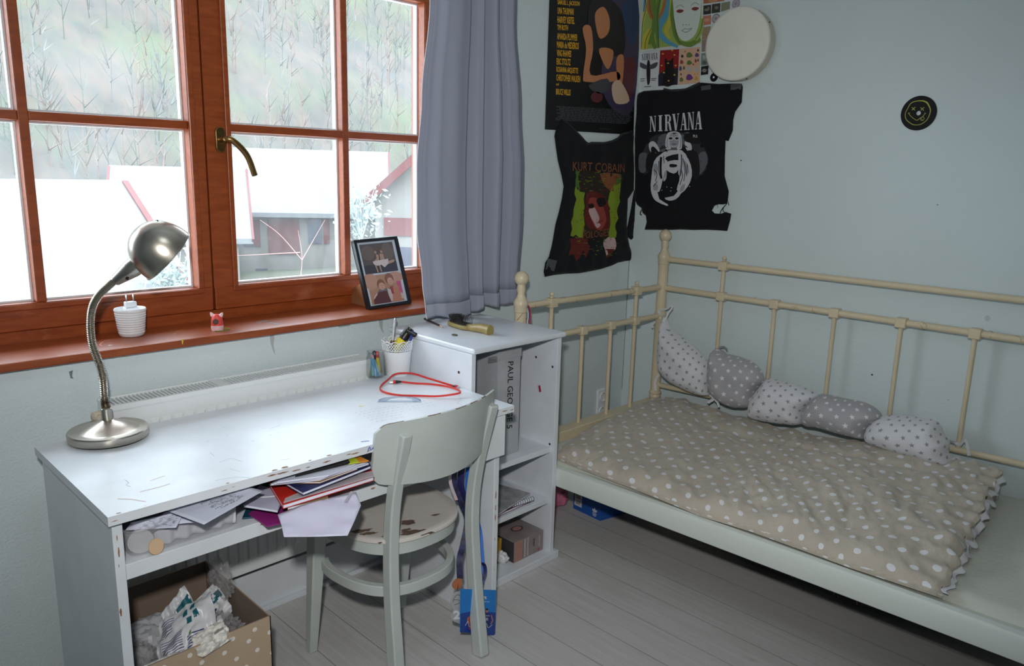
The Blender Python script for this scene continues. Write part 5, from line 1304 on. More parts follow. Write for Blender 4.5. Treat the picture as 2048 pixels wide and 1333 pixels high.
WK.poly(b, KP([(362, 740), (400, 735), (402, 765), (370, 770)]), 5, D_*2.5, None, 3); WK.poly(b, KP([(430, 700), (490, 690), (500, 740), (450, 760)]), 5, D_*2.5, None, 3)
WK.line(b, KP([(425, 885), (450, 878), (480, 862)]), 1.4, 2, D_*2.6); WK.line(b, KP([(440, 780), (458, 830), (452, 845)]), 1.2, 3, D_*2.6)
WK.poly(b, KP([(215, 1010), (300, 1000), (360, 1010), (380, 1080), (350, 1160), (330, 1100), (300, 1160), (270, 1185), (250, 1130), (210, 1140), (235, 1060)]), 2, D_, .02)
WK.poly(b, KP([(485, 1040), (520, 1000), (565, 990), (585, 1040), (580, 1090), (540, 1130), (515, 1150), (500, 1090)]), 4, D_, .02, 2); WK.poly(b, KP([(505, 1090), (575, 1090), (540, 1150), (510, 1160)]), 2, D_*1.5, None)
WK.text(b, 'L', KP([(325, 905), (345, 903), (346, 950), (326, 952)]), 0, D_*2.8, .01); WK.text(b, 'POLOGIES', KP([(322, 955), (528, 930), (528, 985), (322, 1010)]), 0, D_*2.8, .0)
rnd = random.Random(12)
for k in range(150):
    x, y = rnd.uniform(270, 600), rnd.choice((rnd.uniform(480, 650), rnd.uniform(480, 650), rnd.uniform(1010, 1140), rnd.uniform(650, 900)))
    if 330 < x < 530 and 640 < y < 950: continue
    WK.line(b, KP([(x, y), (x+rnd.uniform(8, 30), y+rnd.uniform(-3, 6))]), rnd.uniform(.5, 1.2), rnd.choice((0, 6, 1, 2)), D_*1.9)
b.build('print', ms, t)
b = MB(); WK.poly(b, KP([(52, 1165), (116, 1180), (97, 1265), (36, 1250)]), 0, .0018, .02); b.build('tape', tape_m, t)
b = MB(); WK.line(b, KP([(172, 78), (225, 118), (290, 185), (340, 240), (372, 266)]), [2.5, 3.5, 4, 4, 3], 0, .003, smooth=4); WK.line(b, KP([(372, 262), (440, 262), (520, 255), (590, 232), (640, 190), (690, 178)]), 3.5, 0, .0025, smooth=4); b.build('neckband', mat('worn_black_rib', (48, 49, 53), .9), t)
o2 = [WB2.flat(*K(*q)) for q in ((738, 620), (765, 760), (748, 860), (744, 960), (762, 1045), (738, 1068), (715, 1020), (690, 1000), (668, 985), (690, 890), (712, 780))]
b2, _ = slab(WB2, o2, .012, .012, .008, (), 0, .004, 20, 3); b2.build('sleeve', shirt_m, t, smooth=180)

no = [K(*q) for q in ((755, -125), (812, -148), (900, -155), (968, -158), (972, -172), (1010, -160), (1100, -165), (1190, -175), (1262, -215), (1320, -210), (1400, -204), (1500, -207), (1582, -206), (1590, -180), (1582, -60), (1530, 15), (1515, 80), (1512, 160), (1478, 245), (1455, 240), (1450, 380), (1448, 520), (1480, 640), (1475, 690), (1468, 735), (1430, 742), (1400, 740), (1368, 752), (1348, 790), (1370, 812), (1420, 815), (1455, 800), (1500, 815), (1490, 870), (1468, 950), (1400, 945), (1300, 940), (1200, 942), (1100, 938), (1000, 942), (900, 940), (820, 940), (836, 880), (830, 830), (805, 810), (795, 770), (762, 745), (742, 700), (745, 500), (742, 300), (735, 150), (748, 50), (740, -40))]
WR2 = Wall('x', -.004)
t, WN, hn = shirt('t_shirt', 'torn black t-shirt with white lettering and a white group print beside the corner', WR2, no, (), .009, 9, .006)
b = MB(); W_, GR, DKG, BLK = 0, 1, 2, 3; ms = [pm((196, 200, 206), .9), pm((92, 95, 102), .9), pm((46, 48, 54), .9), pm((18, 18, 22), .9), pm((150, 154, 160), .9)]
WN.text(b, '', KP([(868, 52), (1285, 10), (1285, 152), (866, 172)]), W_, D_, glyphs=onyx)
# the print: a man in a pale jacket with clasped hands between two dark figures
WN.poly(b, KP([(870, 230), (960, 190), (1180, 185), (1300, 300), (1330, 420), (1250, 520), (1180, 300), (940, 320), (860, 490), (790, 480), (800, 370)]), DKG, D_*.6, .02, 3)
WN.poly(b, KP([(940, 210), (1010, 190), (1000, 300), (960, 330), (930, 280)]), GR, D_*.8, .02, 3); WN.poly(b, KP([(1120, 190), (1180, 180), (1140, 270), (1120, 250)]), GR, D_*.8, .02, 3)
WN.poly(b, KP([(790, 350), (850, 340), (880, 400), (830, 490), (785, 470)]), GR, D_*.8, .02, 3); WN.poly(b, KP([(1250, 360), (1310, 330), (1320, 430), (1250, 510)]), GR, D_*.8, .02, 3)
WN.poly(b, KP([(862, 270), (890, 245), (925, 270), (950, 330), (900, 340), (870, 320)]), W_, D_, .02, 3); WN.poly(b, KP([(880, 300), (905, 290), (945, 340), (890, 345)]), BLK, D_*1.4, None, 3); WN.poly(b, KP([(855, 345), (950, 330), (940, 420), (880, 480), (840, 470)]), BLK, D_*1.2, .02, 3)
WN.poly(b, KP([(1145, 240), (1190, 265), (1200, 310), (1180, 330), (1150, 300)]), W_, D_, .02, 3); WN.poly(b, KP([(1140, 200), (1200, 180), (1250, 200), (1268, 265), (1205, 262), (1145, 245)]), BLK, D_*1.4, .02, 3); WN.poly(b, KP([(1150, 330), (1240, 330), (1262, 480), (1230, 560), (1180, 420)]), BLK, D_*1.2, .02, 3)
WN.text(b, 'RS', KP([(1212, 195), (1245, 198), (1245, 218), (1212, 216)]), W_, D_*1.8, .01)
WN.poly(b, KP([(1002, 200), (1035, 172), (1085, 172), (1116, 205), (1122, 300), (1085, 310), (1035, 310), (994, 305)]), W_, D_*1.2, .02, 3)
WN.poly(b, KP([(1022, 205), (1055, 190), (1095, 205), (1098, 260), (1062, 288), (1030, 265)]), 4, D_*1.6, .02, 3)
for x in (1035, 1083): WN.ell(b, K(x, 224), 5.8, 4.4, W_, D_*2.2, 16); WN.ell(b, K(x, 224), 3.7, 2.5, BLK, D_*2.5, 14)
WN.line(b, KP([(1048, 270), (1062, 269), (1077, 270)]), 1.2, BLK, D_*2.3); WN.poly(b, KP([(1040, 296), (1084, 296), (1090, 316), (1034, 316)]), GR, D_*2.0)
WN.line(b, KP([(1028, 266), (1042, 294), (1061, 303), (1080, 294), (1095, 264)]), .9, GR, D_*2.1, smooth=4)
WN.poly(b, KP([(1059, 232), (1063, 232), (1067, 250), (1056, 251)]), 4, D_*2.1)
for q in ([(1014, 215), (1008, 260), (1012, 300)], [(1110, 215), (1116, 260), (1110, 300)], [(1030, 190), (1060, 180), (1095, 192)]): WN.line(b, KP(q), .9, GR, D_*2.1, smooth=4)
WN.poly(b, KP([(1010, 320), (1100, 310), (1115, 360), (1060, 372), (1005, 370)]), W_, D_*1.3, .02, 2)
WN.poly(b, KP([(905, 405), (955, 352), (1000, 325), (1008, 400), (992, 480), (968, 560), (945, 640), (882, 640), (886, 520)]), W_, D_*1.5, .02, 2)
WN.line(b, KP([(962, 370), (956, 450), (962, 540)]), 4.5, BLK, D_*2.0, smooth=4)
WN.poly(b, KP([(1098, 312), (1150, 345), (1190, 430), (1200, 520), (1172, 600), (1120, 655), (1084, 625), (1104, 560), (1110, 470), (1104, 400)]), W_, D_*1.5, .02, 2)
WN.line(b, KP([(1118, 350), (1122, 420), (1112, 520)]), 3, GR, D_*2.0, smooth=4)
WN.poly(b, KP([(1000, 370), (1095, 345), (1100, 385), (1010, 400)]), BLK, D_*1.6, .02, 2); WN.poly(b, KP([(1000, 410), (1100, 395), (1095, 470), (1060, 500), (1000, 470)]), W_, D_*1.6, .02, 2); WN.poly(b, KP([(1030, 425), (1085, 430), (1080, 448), (1030, 450)]), BLK, D_*2.0, None, 2)
WN.poly(b, KP([(885, 635), (930, 645), (945, 700), (1010, 740), (1000, 752), (920, 715), (895, 680)]), W_, D_*1.5, .02, 2); WN.poly(b, KP([(1090, 640), (1120, 655), (1080, 700), (1020, 712), (985, 690), (1060, 675)]), W_, D_*1.5, .02, 2)
for q in ([(900, 440), (925, 420), (935, 470), (910, 520)], [(1130, 400), (1165, 420), (1180, 490), (1150, 500)], [(905, 580), (935, 590), (930, 630), (900, 625)], [(1120, 600), (1150, 580), (1140, 630), (1112, 640)], [(985, 500), (1005, 470), (1000, 540), (975, 560)]): WN.poly(b, KP(q), 4, D_*1.9, None, 3)
WN.poly(b, KP([(985, 345), (1002, 335), (1010, 420), (1004, 500), (985, 560), (975, 540), (988, 450)]), W_, D_*1.8, .02)
WN.poly(b, KP([(1096, 330), (1108, 340), (1112, 430), (1106, 520), (1096, 500)]), W_, D_*1.8, .02)
for p in ([(905, 470), (930, 500), (915, 560)], [(945, 400), (940, 470), (955, 530)], [(1130, 380), (1150, 450), (1140, 560)], [(1165, 430), (1160, 520)], [(980, 360), (985, 420)], [(1120, 470), (1130, 520), (1110, 590)], [(900, 600), (930, 560)], [(955, 540), (965, 470)]): WN.line(b, KP(p), 1.3, BLK, D_*2.1, smooth=4)
for x, y in ((965, 630), (1005, 605), (1040, 610), (1035, 635), (1110, 560), (1185, 600)): WN.ell(b, K(x, y), 1.0, .8, W_, D_*1.6, 8)
b.build('print', ms, t)
for q in ([(1272, -185), (1345, -195), (1350, -160), (1276, -150)], [(1500, -200), (1585, -205), (1582, -160), (1505, -155)]):
    b = MB(); WN.poly(b, KP(q), 0, .002, .02); b.build('tape', tape_m, t)
b = MB(); WN.line(b, KP([(972, -165), (1050, -150), (1140, -160), (1230, -198), (1262, -212)]), 4, 0, .002, smooth=4); b.build('neckband', mat('worn_black_rib', (48, 49, 53), .9), t)
b = MB()
for pts in ([(1468, 735), (1440, 780), (1452, 812)], [(1462, 742), (1420, 800), (1412, 850)], [(1475, 700), (1490, 748)], [(1478, 720), (1488, 750)], [(800, 780), (792, 815), (806, 825)], [(1395, 742), (1400, 770)], [(1345, 800), (1310, 812)]): b = MB(); WN.line(b, KP(pts), 1.6 if len(pts) > 2 else 1.0, 0, .001, smooth=3); b.build('torn_thread', shirt_m, t)
# ------------------------------------------------------------------ bed: duvet and bumper cushions
# the duvet's outline on the photo, laid over the mattress: left edge, right edge, front hem, back edge
back_px = [(1312, 797), (1370, 802), (1450, 830), (1560, 858), (1640, 872), (1760, 893), (1900, 922), (2003, 938)]
back = [at('x', xx, u, v) for (u, v), xx in zip(back_px, (-.085, -.10, -.125, -.15, -.16, -.165, -.15, -.10))]
front = [at('z', .352, u, v) for u, v in ((1108, 917), (1190, 950), (1300, 992), (1400, 1033), (1500, 1064), (1600, 1100), (1700, 1137), (1885, 1198))]
def along(P, s_):
    f = s_*(len(P)-1); k = min(len(P)-2, int(f)); return P[k].lerp(P[k+1], f-k)
def duv(a, c):
    """a: along the bed (0 at the window end), c: from the front hem (0) to the wall (1)."""
    p0, p1 = along(front, a), along(back, a); p = p0.lerp(p1, c)
    ed = min(1, min(a, 1-a)/.05); fr_ = min(1, c/.10)
    z = p0.z*(1-c)+p1.z*c
    body = .050*math.sqrt(max(0, 1-(1-fr_)**2))*(1-c*.9)*(.35+.65*math.sqrt(max(0, 1-(1-ed)**2)))
    x, y = a*1.35, c*.85
    wr = .013*noise.noise(Vector((x*7+y*3, y*5-x*2, 1)))+.010*noise.noise(Vector((x*20+y*8, y*8-x*3, 4)))+.005*noise.noise(Vector((x*44+y*12, y*24, 7)))
    wr -= .013*math.exp(-((c-.80-.10*(a-.45))/.028)**2)*max(0, 1-abs(a-.55)*2.2)           # the long fold under the cushions
    wr += .014*math.exp(-((c-.25-.5*(1-a)*2)/.05)**2)*max(0, (a-.75)*4)                      # folds running into the far corner
    k = min(1, min(a/.03, (1-a)/.02, c/.06))
    q = Vector((p.x, p.y, z+body+wr*k))
    if a < .12:                                                                          # bulge towards the window end
        q.y += .035*math.sin(PI*c)*(1-a/.12)
    if a > .93: q.y += (.006*math.sin(c*58)+.004*math.sin(c*91))*(a-.93)/.07; q.z += .006*math.sin(c*74)*(a-.93)/.07
    q.z = max(q.z, .371 if .02 < c else .34)
    return q
dots = pattern('dotted_duvet_cloth', (194, 185, 171), (222, 224, 228), (.078, .041), .0098, wr=.007, angle=.12)
AL = [0]
for i in range(130): AL.append(AL[-1]+sum((duv(a_, (i+1)/130)-duv(a_, i/130)).length for a_ in (.3, .5, .7))/3)
def arc(c):
    f = min(129.999, c*130); return AL[int(f)]*(1-f % 1)+AL[int(f)+1]*(f % 1)
t = thing('duvet', 'beige duvet with white polka dots spread over the daybed', 'duvet', (-.55, -.95, .365))
b = MB(); b.grid(duv, 210, 130, uvfn=lambda a, c: (a*1.33+.012*math.sin(c*9), arc(c)+.01*math.sin(a*14)))
def under(a, c): q = duv(a, c); return Vector((q.x, q.y, max(.3665, min(q.z-.006, .3665+.3*max(0, q.z-.45)))))
e_ = MB(); b.grid(under, 40, 30, uvfn=lambda a, c: (a*1.33, c*.88))
for f0, g0, n in ((lambda s_: duv(s_, 0), lambda s_: under(s_, 0), 80), (lambda s_: duv(s_, 1), lambda s_: under(s_, 1), 80), (lambda s_: duv(0, s_), lambda s_: under(0, s_), 60), (lambda s_: duv(1, s_), lambda s_: under(1, s_), 60)):
    b.grid(lambda a, c: f0(a).lerp(g0(a), c), n, 2, uvfn=lambda a, c: (a*1.3, c*.05))
b.build('cover', dots, t, smooth=180)
b = MB()
def fril(a, c):
    q = duv(1, a); w_ = .013
    z = max(.3685, q.z-.010-.016*c+.0035*math.sin(a*110)*c)
    return Vector((q.x, q.y-w_*c*1.0+.0015*math.sin(a*150+1)*c, z))
b.grid(fril, 260, 5); b.build('frill', mat('white_cotton', (214, 216, 222), .85, sheen=.1), t, smooth=180, solid=.0012)

star_w = pattern('white_star_cloth', (214, 216, 222), (146, 144, 150), (.052, .030), .0105, True, .003, .3)
star_g = pattern('grey_star_cloth', (170, 170, 174), (220, 222, 228), (.058, .033), .0118, True, .003, .2)
tie_w = mat('white_cotton', (214, 216, 222), .85, sheen=.1); tie_g = mat('grey_cotton', (150, 150, 154), .85, sheen=.1)
def cushion(label, px, plane, t_, D, m, mt, ties, seed, n=5):
    w_ = Wall('x', plane); O = [tuple(q[:2]) for q in loop([w_.flat(*q) for q in px], n)]
    cen = w_.up((sum(p[0] for p in O)/len(O), min(p[1] for p in O)))
    th = thing('bumper_cushion', label, 'cushion', cen, 'star-print bumper cushions along the back of the daybed')
    b, h = slab(w_, O, t_, D, .010, (), .42*t_ if plane < -.11 else .028, .014, 9, seed); b.build('cover', m, th, smooth=180)
    for pts, wd in ties:
        b = MB(); P = smoothpath([at('x', xx, u, v) for u, v, xx in pts], 6)
        b.sweep(P, [wd*(.75+.35*abs(math.sin(i*.9))) for i in range(len(P))], .0018, up=(1, .3, .2)); b.build('tie', mt, th, smooth=60)
cushion('white starred cushion tied to the corner post, tallest of the row', [(1331, 634), (1342, 655), (1362, 671), (1390, 695), (1413, 722), (1424, 745), (1421, 775), (1418, 792), (1388, 786), (1352, 768), (1330, 748), (1320, 720), (1322, 680)], -.112, .085, .075, star_w, tie_w,
    [([(1330, 640, -.13), (1322, 630, -.10), (1318, 622, -.10), (1333, 618, -.105), (1344, 610, -.11)], .009), ([(1331, 640, -.13), (1336, 628, -.12), (1343, 618, -.115), (1345, 612, -.115)], .008), ([(1329, 636, -.13), (1327, 650, -.14), (1329, 656, -.14)], .011), ([(1310, 643, -.09), (1304, 652, -.09), (1306, 656, -.09)], .010), ([(1318, 748, -.10), (1310, 765, -.095), (1312, 782, -.095)], .012), ([(1420, 790, -.14), (1428, 797, -.14), (1416, 806, -.14)], .012), ([(1422, 792, -.14), (1434, 804, -.14), (1438, 815, -.14)], .010)], 1)
cushion('grey starred cushion second from the corner post, tied at its top', [(1432, 697), (1450, 706), (1480, 714), (1508, 726), (1524, 744), (1530, 762), (1518, 776), (1510, 792), (1508, 812), (1480, 816), (1452, 806), (1430, 788), (1421, 765), (1420, 735), (1424, 710)], -.125, .085, .07, star_g, tie_g,
    [([(1434, 704, -.13), (1438, 696, -.10), (1448, 694, -.10), (1455, 700, -.11)], .007), ([(1434, 704, -.13), (1428, 712, -.14), (1420, 728, -.14)], .008), ([(1436, 700, -.12), (1446, 703, -.12), (1452, 708, -.12)], .006)], 2)
cushion('white starred cushion third from the corner post, middle of the row', [(1538, 757), (1572, 764), (1610, 776), (1636, 790), (1626, 806), (1612, 822), (1606, 848), (1570, 848), (1530, 842), (1504, 832), (1503, 806), (1512, 785), (1526, 768)], -.14, .085, .07, star_w, tie_w, [], 3)
cushion('grey starred cushion fourth from the corner post', [(1646, 788), (1690, 797), (1732, 806), (1758, 822), (1764, 836), (1748, 848), (1736, 862), (1732, 878), (1700, 872), (1650, 858), (1612, 850), (1606, 832), (1614, 812), (1630, 796)], -.15, .085, .07, star_g, tie_g, [], 4)
cushion('white starred cushion at the far right end of the row', [(1766, 832), (1810, 832), (1856, 838), (1878, 846), (1890, 870), (1900, 884), (1898, 905), (1904, 928), (1870, 928), (1820, 912), (1770, 896), (1736, 882), (1734, 858), (1748, 840)], -.15, .085, .07, star_w, tie_w,
    [([(1896, 882, -.13), (1908, 885, -.09), (1920, 890, -.085), (1930, 880, -.09), (1936, 900, -.09), (1938, 912, -.09)], .010), ([(1900, 924, -.13), (1912, 922, -.10), (1926, 926, -.10), (1950, 922, -.10)], .012), ([(1904, 926, -.12), (1914, 936, -.11), (1934, 938, -.11), (1940, 944, -.11)], .010), ([(1902, 922, -.12), (1912, 915, -.11), (1922, 922, -.11), (1930, 934, -.11)], .009)], 5)

# ------------------------------------------------------------------ round the bed
t = thing('wall_socket', 'white double power socket on the window wall behind the bed end', 'socket', (-.149, 0, .31))
p = at('y', -.002, 1201, 808)
b = MB(); b.box(p.x-.034, p.x+.034, -.012, 0, p.z-.075, p.z+.075); b.build('plate', white_plastic, t, bevel=.005)
for dz in (-.036, .036):
    b = MB(); o = (p.x, -.012, p.z+dz); b.lathe([(.024, -.001), (.024, .004), (.021, .005), (.019, -.002), (0, -.002)], o, (0, -1, 0), 28); s0 = b.build('outlet', white_plastic, t, smooth=40)
    b = MB()
    for dx in (-.009, .009): b.lathe([(.0028, 0), (.0028, .0006), (0, .0006)], (p.x+dx, -.0105, p.z+dz), (0, -1, 0), 10)
    for dx in (-.0, ): b.box(p.x-.004, p.x+.004, -.0165, -.016, p.z+dz+.018, p.z+dz+.0225)
    b.build('contact_hole', black, s0)
# ribbon and cord looped over the end post of the bed
b = MB(); q = lambda u, v, y=-.235: at('y', y, u, v)
P = smoothpath([q(1050, 610), q(1055, 613), q(1058, 622), q(1058.5, 634), q(1057, 647)], 6)
for k, m in enumerate((-1, 0, 1)): b.sweep([x+R_*(.0042*m) for x in P], .0015, .0044, up=tuple(R_), m=k)
t = thing('medal_ribbon', 'white blue and red ribbon hanging on the bed end post', 'ribbon', P[0])
b.build('ribbon', [mat('ribbon_white', (206, 206, 210), .7), mat('ribbon_blue', (52, 58, 104), .7), mat('ribbon_red', (170, 44, 58), .7)], t)
b = MB(); b.tube(smoothpath([q(1034, 641), q(1040, 634), q(1050, 622)], 5), .0008, 5); b.tube(smoothpath([q(1046, 644), q(1050, 640), q(1055, 636)], 5), .0008, 5); b.tube(smoothpath([q(1051, 620), q(1050, 630), q(1051, 638)], 5), .0008, 5)
b.build('cord', mat('brown_cord', (110, 78, 50), .7), t)
# under the bed
p0, p1, p2 = at('z', .0, 1146, 1017), at('z', 0, 1200, 1043), at('z', 0, 1248, 1029)
t = thing('blue_shoe_box', 'blue shoe box with a white flower-like mark under the bed', 'box', (p1+(p2-p0)/2)); d1, d2 = (p1-p0), (p2-p1)*2.2; up_ = Vector((0, 0, .11)); blue = mat('box_blue', (24, 84, 164), .5)
b = MB(); b.prism([p0, p1, p1+d2, p0+d2], up_*.78); b.build('body', blue, t, bevel=.001)
b = MB(); e = (d1.normalized()+d2.normalized())*.002; b.prism([p0+up_*.78-d1.normalized()*.002-d2.normalized()*.002, p1+up_*.78+d1.normalized()*.002-d2.normalized()*.002, p1+d2+up_*.78+e, p0+d2+up_*.78-d1.normalized()*.002+d2.normalized()*.002], up_*.22); b.build('lid', blue, t, bevel=.001)
n1 = d2.normalized()*-.0006; F1 = lambda s_, h: p0+d1*s_+Vector((0, 0, h))+n1
n2 = d1.normalized()*.0006; F2 = lambda s_, h: p1+(p2-p1)*s_+Vector((0, 0, h))+n2
b = MB(); b.add([F1(.05, .02), F1(.32, .02), F1(.32, .085), F1(.05, .085)], [(0, 1, 2, 3)], 0)
for k in range(9): b.add([F1(.10+.02*k, .026)+n1, F1(.10+.02*k+.009, .026)+n1, F1(.10+.02*k+.009, .045)+n1, F1(.10+.02*k, .045)+n1], [(0, 1, 2, 3)], 1)
for k in range(3): b.add([F1(.09, .054+.009*k)+n1, F1(.28, .054+.009*k)+n1, F1(.28, .058+.009*k)+n1, F1(.09, .058+.009*k)+n1], [(0, 1, 2, 3)], 1)
b.build('price_label', [mat('label_white', (206, 210, 214), .5), mat('label_grey', (70, 74, 82), .6)], t)
b = MB(); mm = at('x', 0, 0, 0); cz = .026; cs_ = .80
def F1m(x, z): return F1(cs_+x/d1.length, cz+z)+n1
for a, l in ((PI/2, .022), (PI/2+.75, .019), (PI/2-.75, .019)):                     # three leaves over a few bars
    L_ = [(0, .002), (.3*l, .0045), (.7*l, .0045), (l, 0), (.7*l, -.0045), (.3*l, -.0045)]
    b.add([F1m(x*math.cos(a)-y*math.sin(a), x*math.sin(a)+y*math.cos(a)) for x, y in L_], [tuple(range(6))])
for k in range(3): b.add([F1m(x, -.003-.005*k+dz) for x, dz in ((-.012+.002*k, 0), (.012-.002*k, 0), (.012-.002*k, -.0028), (-.012+.002*k, -.0028))], [(0, 1, 2, 3)])
b.build('emblem', mat('label_white', (206, 210, 214), .5), t)
p = at('z', .045, 1112, 1000)
crumple('pink_bag', 'crumpled pink bag on the floor between the shelf unit and the blue box', 'bag', (p.x+.02, p.y+.03, .062), .068, mat('pink_plastic', (196, 112, 140), .4), (1, .8, .92), .3, 2.4, 5)
# dark plaid bag under the bed
def plaid():
    m, t, p = new_mat('dark_plaid'); oc = coord(t); sp_ = t.nodes.new('ShaderNodeSeparateXYZ'); t.links.new(oc, sp_.inputs[0])
    y = S(t, sp_.outputs[1])/.075; z = S(t, sp_.outputs[2])/.06; x = S(t, sp_.outputs[0])/.075
    l = (y.fr()-.5).op('ABSOLUTE').lt(.02); l2 = (y.fr()-.3).op('ABSOLUTE').lt(.014); l3 = (z.fr()-.5).op('ABSOLUTE').lt(.03)
    c = mix(t, (l*.8), rgb(22, 20, 24), rgb(120, 106, 92)); c = mix(t, l2*.6, c, rgb(96, 92, 96)); c = mix(t, l3*.35, c, rgb(70, 62, 58))
    t.links.new(c, p.inputs['Base Color']); p.inputs['Roughness'].default_value = .85; return m
b = MB()
def bag(a, c):
    y = -.64-1.2*a; e = math.sin(PI*min(1, max(0, a)))**.35; ang = 2*PI*c; cs_, sn = math.cos(ang), math.sin(ang)
    sg = lambda t, p: math.copysign(abs(t)**p, t)
    n_ = .016*noise.noise(Vector((a*9, cs_*1.5, sn*1.5)))
    return Vector((-.37+(.195*e+n_)*sg(cs_, .6)+.02*noise.noise(Vector((a*5, 0, 8))), y, max(.001, .112+(.115*e*(1-.15*a)+n_)*sg(sn, .6))))
b.grid(bag, 60, 36); tag(b.build('duffel_bag', plaid(), smooth=60, origin=(-.36, -1.2, 0)), 'long dark plaid cloth bag lying under the bed', 'bag')

# ------------------------------------------------------------------ on the desk's shelf
SH = .5925
t = thing('storage_tray', 'clear plastic tray of papers at the left end of the desk shelf', 'tray', (-2.36, -.48, SH))
tray_m = mat('milky_plastic', (206, 206, 214), .25, alpha=.22)
X0, X1, Y0, Y1 = -2.488, -2.245, -.612, -.36
b = MB(); h_ = .058
def ringpts(o_, z):
    out = []
    for cx, cy, a0 in ((X1-.03, Y1-.03, 0), (X0+.03, Y1-.03, PI/2), (X0+.03, Y0+.03, PI), (X1-.03, Y0+.03, 1.5*PI)):
        for k in range(6): a = a0+PI/2*k/5; out.append((cx+(.03-o_)*math.cos(a), cy+(.03-o_)*math.sin(a), z))
    return out
secs = [ringpts(.014, SH+.002), ringpts(.010, SH+.0005), ringpts(.008, SH+.001), ringpts(.0, SH+h_), ringpts(-.004, SH+h_), ringpts(-.004, SH+h_+.002), ringpts(.0015, SH+h_+.002), ringpts(.0095, SH+.003)]
for i, s_ in enumerate(secs): b.v += [Vector(q) for q in s_]
n = 24
for i in range(len(secs)-1):
    for k in range(n): b.f.append([i*n+k, i*n+(k+1) % n, (i+1)*n+(k+1) % n, (i+1)*n+k]); b.m.append(0)
b.f.append(list(range(n))); b.m.append(0); b.f.append([7*n+k for k in range(n)]); b.m.append(0)
b.build('tub', tray_m, t, smooth=40)
def sheet(name, label, cat, pts, m, th=.0006, prints=None, group=None, seed=0, sag=0):
    """A sheet of paper through four (or more) 3-D points; prints = rows of small bars on it."""
    P = [Vector(p) for p in pts]; cen = sum(P, Vector())/len(P); o = thing(name, label, cat, cen, group)
    A, B, C_, D0 = P[0], P[1], P[2], P[3]
    f = lambda x, y, d=0: (A*(1-x)+B*x)*(1-y)+(D0*(1-x)+C_*x)*y+Vector((0, 0, d+sag*(noise.noise(Vector((x*2.5, y*2.5, seed))))))
    b = MB(); b.grid(lambda x, y: f(x, y), 14, 14); b.build('paper', m, o, smooth=180, solid=th)
    if prints:
        b = MB()
        for x0, x1, y in prints: b.add([f(x0, y, th+.0003), f(x1, y, th+.0003), f(x1, y+.016, th+.0003), f(x0, y+.016, th+.0003)], [(0, 1, 2, 3)])
        b.build('print', ink, o)
    return o
zt = lambda u, v, z: at('z', z, u, v)
white = mat('copy_paper', (206, 210, 228), .8)
rnd = random.Random(31)
rows = []
for k in range(22):
    x = .06
    while x < .9: w_ = rnd.uniform(.03, .11); rows.append((x, min(.93, x+w_), .06+.036*k)); x += w_+.02
sheet('printed_sheet', 'printed sheet with rows of text, lying lowest in the clear tray', 'paper', [zt(250, 1062, .638), zt(352, 1056, .65), zt(372, 1020, .665), zt(262, 1046, .66)], white, prints=[r for r in rows if .1 < r[2] < .85][::2], seed=1)
sheet('paper_sheet', 'blank lilac-white sheet between the printed sheets in the clear tray', 'paper', [zt(290, 1056, .641), zt(400, 1044, .652), zt(460, 1012, .668), zt(330, 1025, .666)], white, seed=2, sag=.003)
sheet('printed_sheet', 'slanted worksheet sticking out of the clear tray under the desktop', 'paper', [zt(408, 1050, .668), zt(528, 982, .672), zt(492, 974, .688), zt(322, 1018, .680)], mat('grey_paper', (190, 194, 210), .8), prints=[(x0*.5+.3, x1*.5+.3, y) for x0, x1, y in rows if .2 < y < .8 and rnd.random() < .5], seed=3)
tissue = mat('tissue_white', (214, 214, 220), .85)
b = MB(); b.grid(lambda a, c: Vector((-2.43+.175*a, -.596+.006*math.sin(a*30), SH+.006+c*(.030+.018*a+.012*max(0, 1-abs(a-.45)*6)))), 40, 6)
tag(b.build('checked_paper', mat('checked_paper', (210, 212, 220), .8), origin=(-2.35, -.596, SH), smooth=180, solid=.001), 'white torn paper against the front inside of the clear tray', 'paper')
p = zt(297, 1108, SH+.004); p = Vector((-2.452, -.585, SH+.008))
b = MB(); b.lathe([(0, 0), (.024, 0), (.025, .002), (.025, .011), (.0, .012)], (-2.455, -.585, SH+.026), (-.25, -1, .1), 28)
tag(b.build('round_lid', mat('frosted_white', (200, 204, 204), .4), origin=(-2.455, -.585, SH), smooth=40), 'round whitish lid in the left corner of the clear tray', 'lid')
b = MB(); b.lathe([(0, 0), (.0165, 0), (.0165, .003), (0, .003)], (-2.437, -.618, SH+.0172), (.25, -1, .28), 32)
tag(b.build('wooden_disc', mat('pale_wood', (206, 170, 132), .7), origin=(-2.437, -.615, SH), smooth=40), 'small pale wooden disc leaning on the front of the clear tray', 'disc')
crumple('red_clutter', 'dark red and orange scrap showing through the clear tray', 'scrap', (-2.33, -.56, SH+.026), .017, mat('dull_maroon', (110, 44, 56), .6), (2.2, .6, .8), .3, 3, 9)
crumple('orange_clutter', 'orange scrap at the right end of the clear tray', 'scrap', (-2.285, -.50, SH+.045), .016, mat('dull_orange', (206, 116, 44), .6), (1, .7, .7), .3, 3, 12)

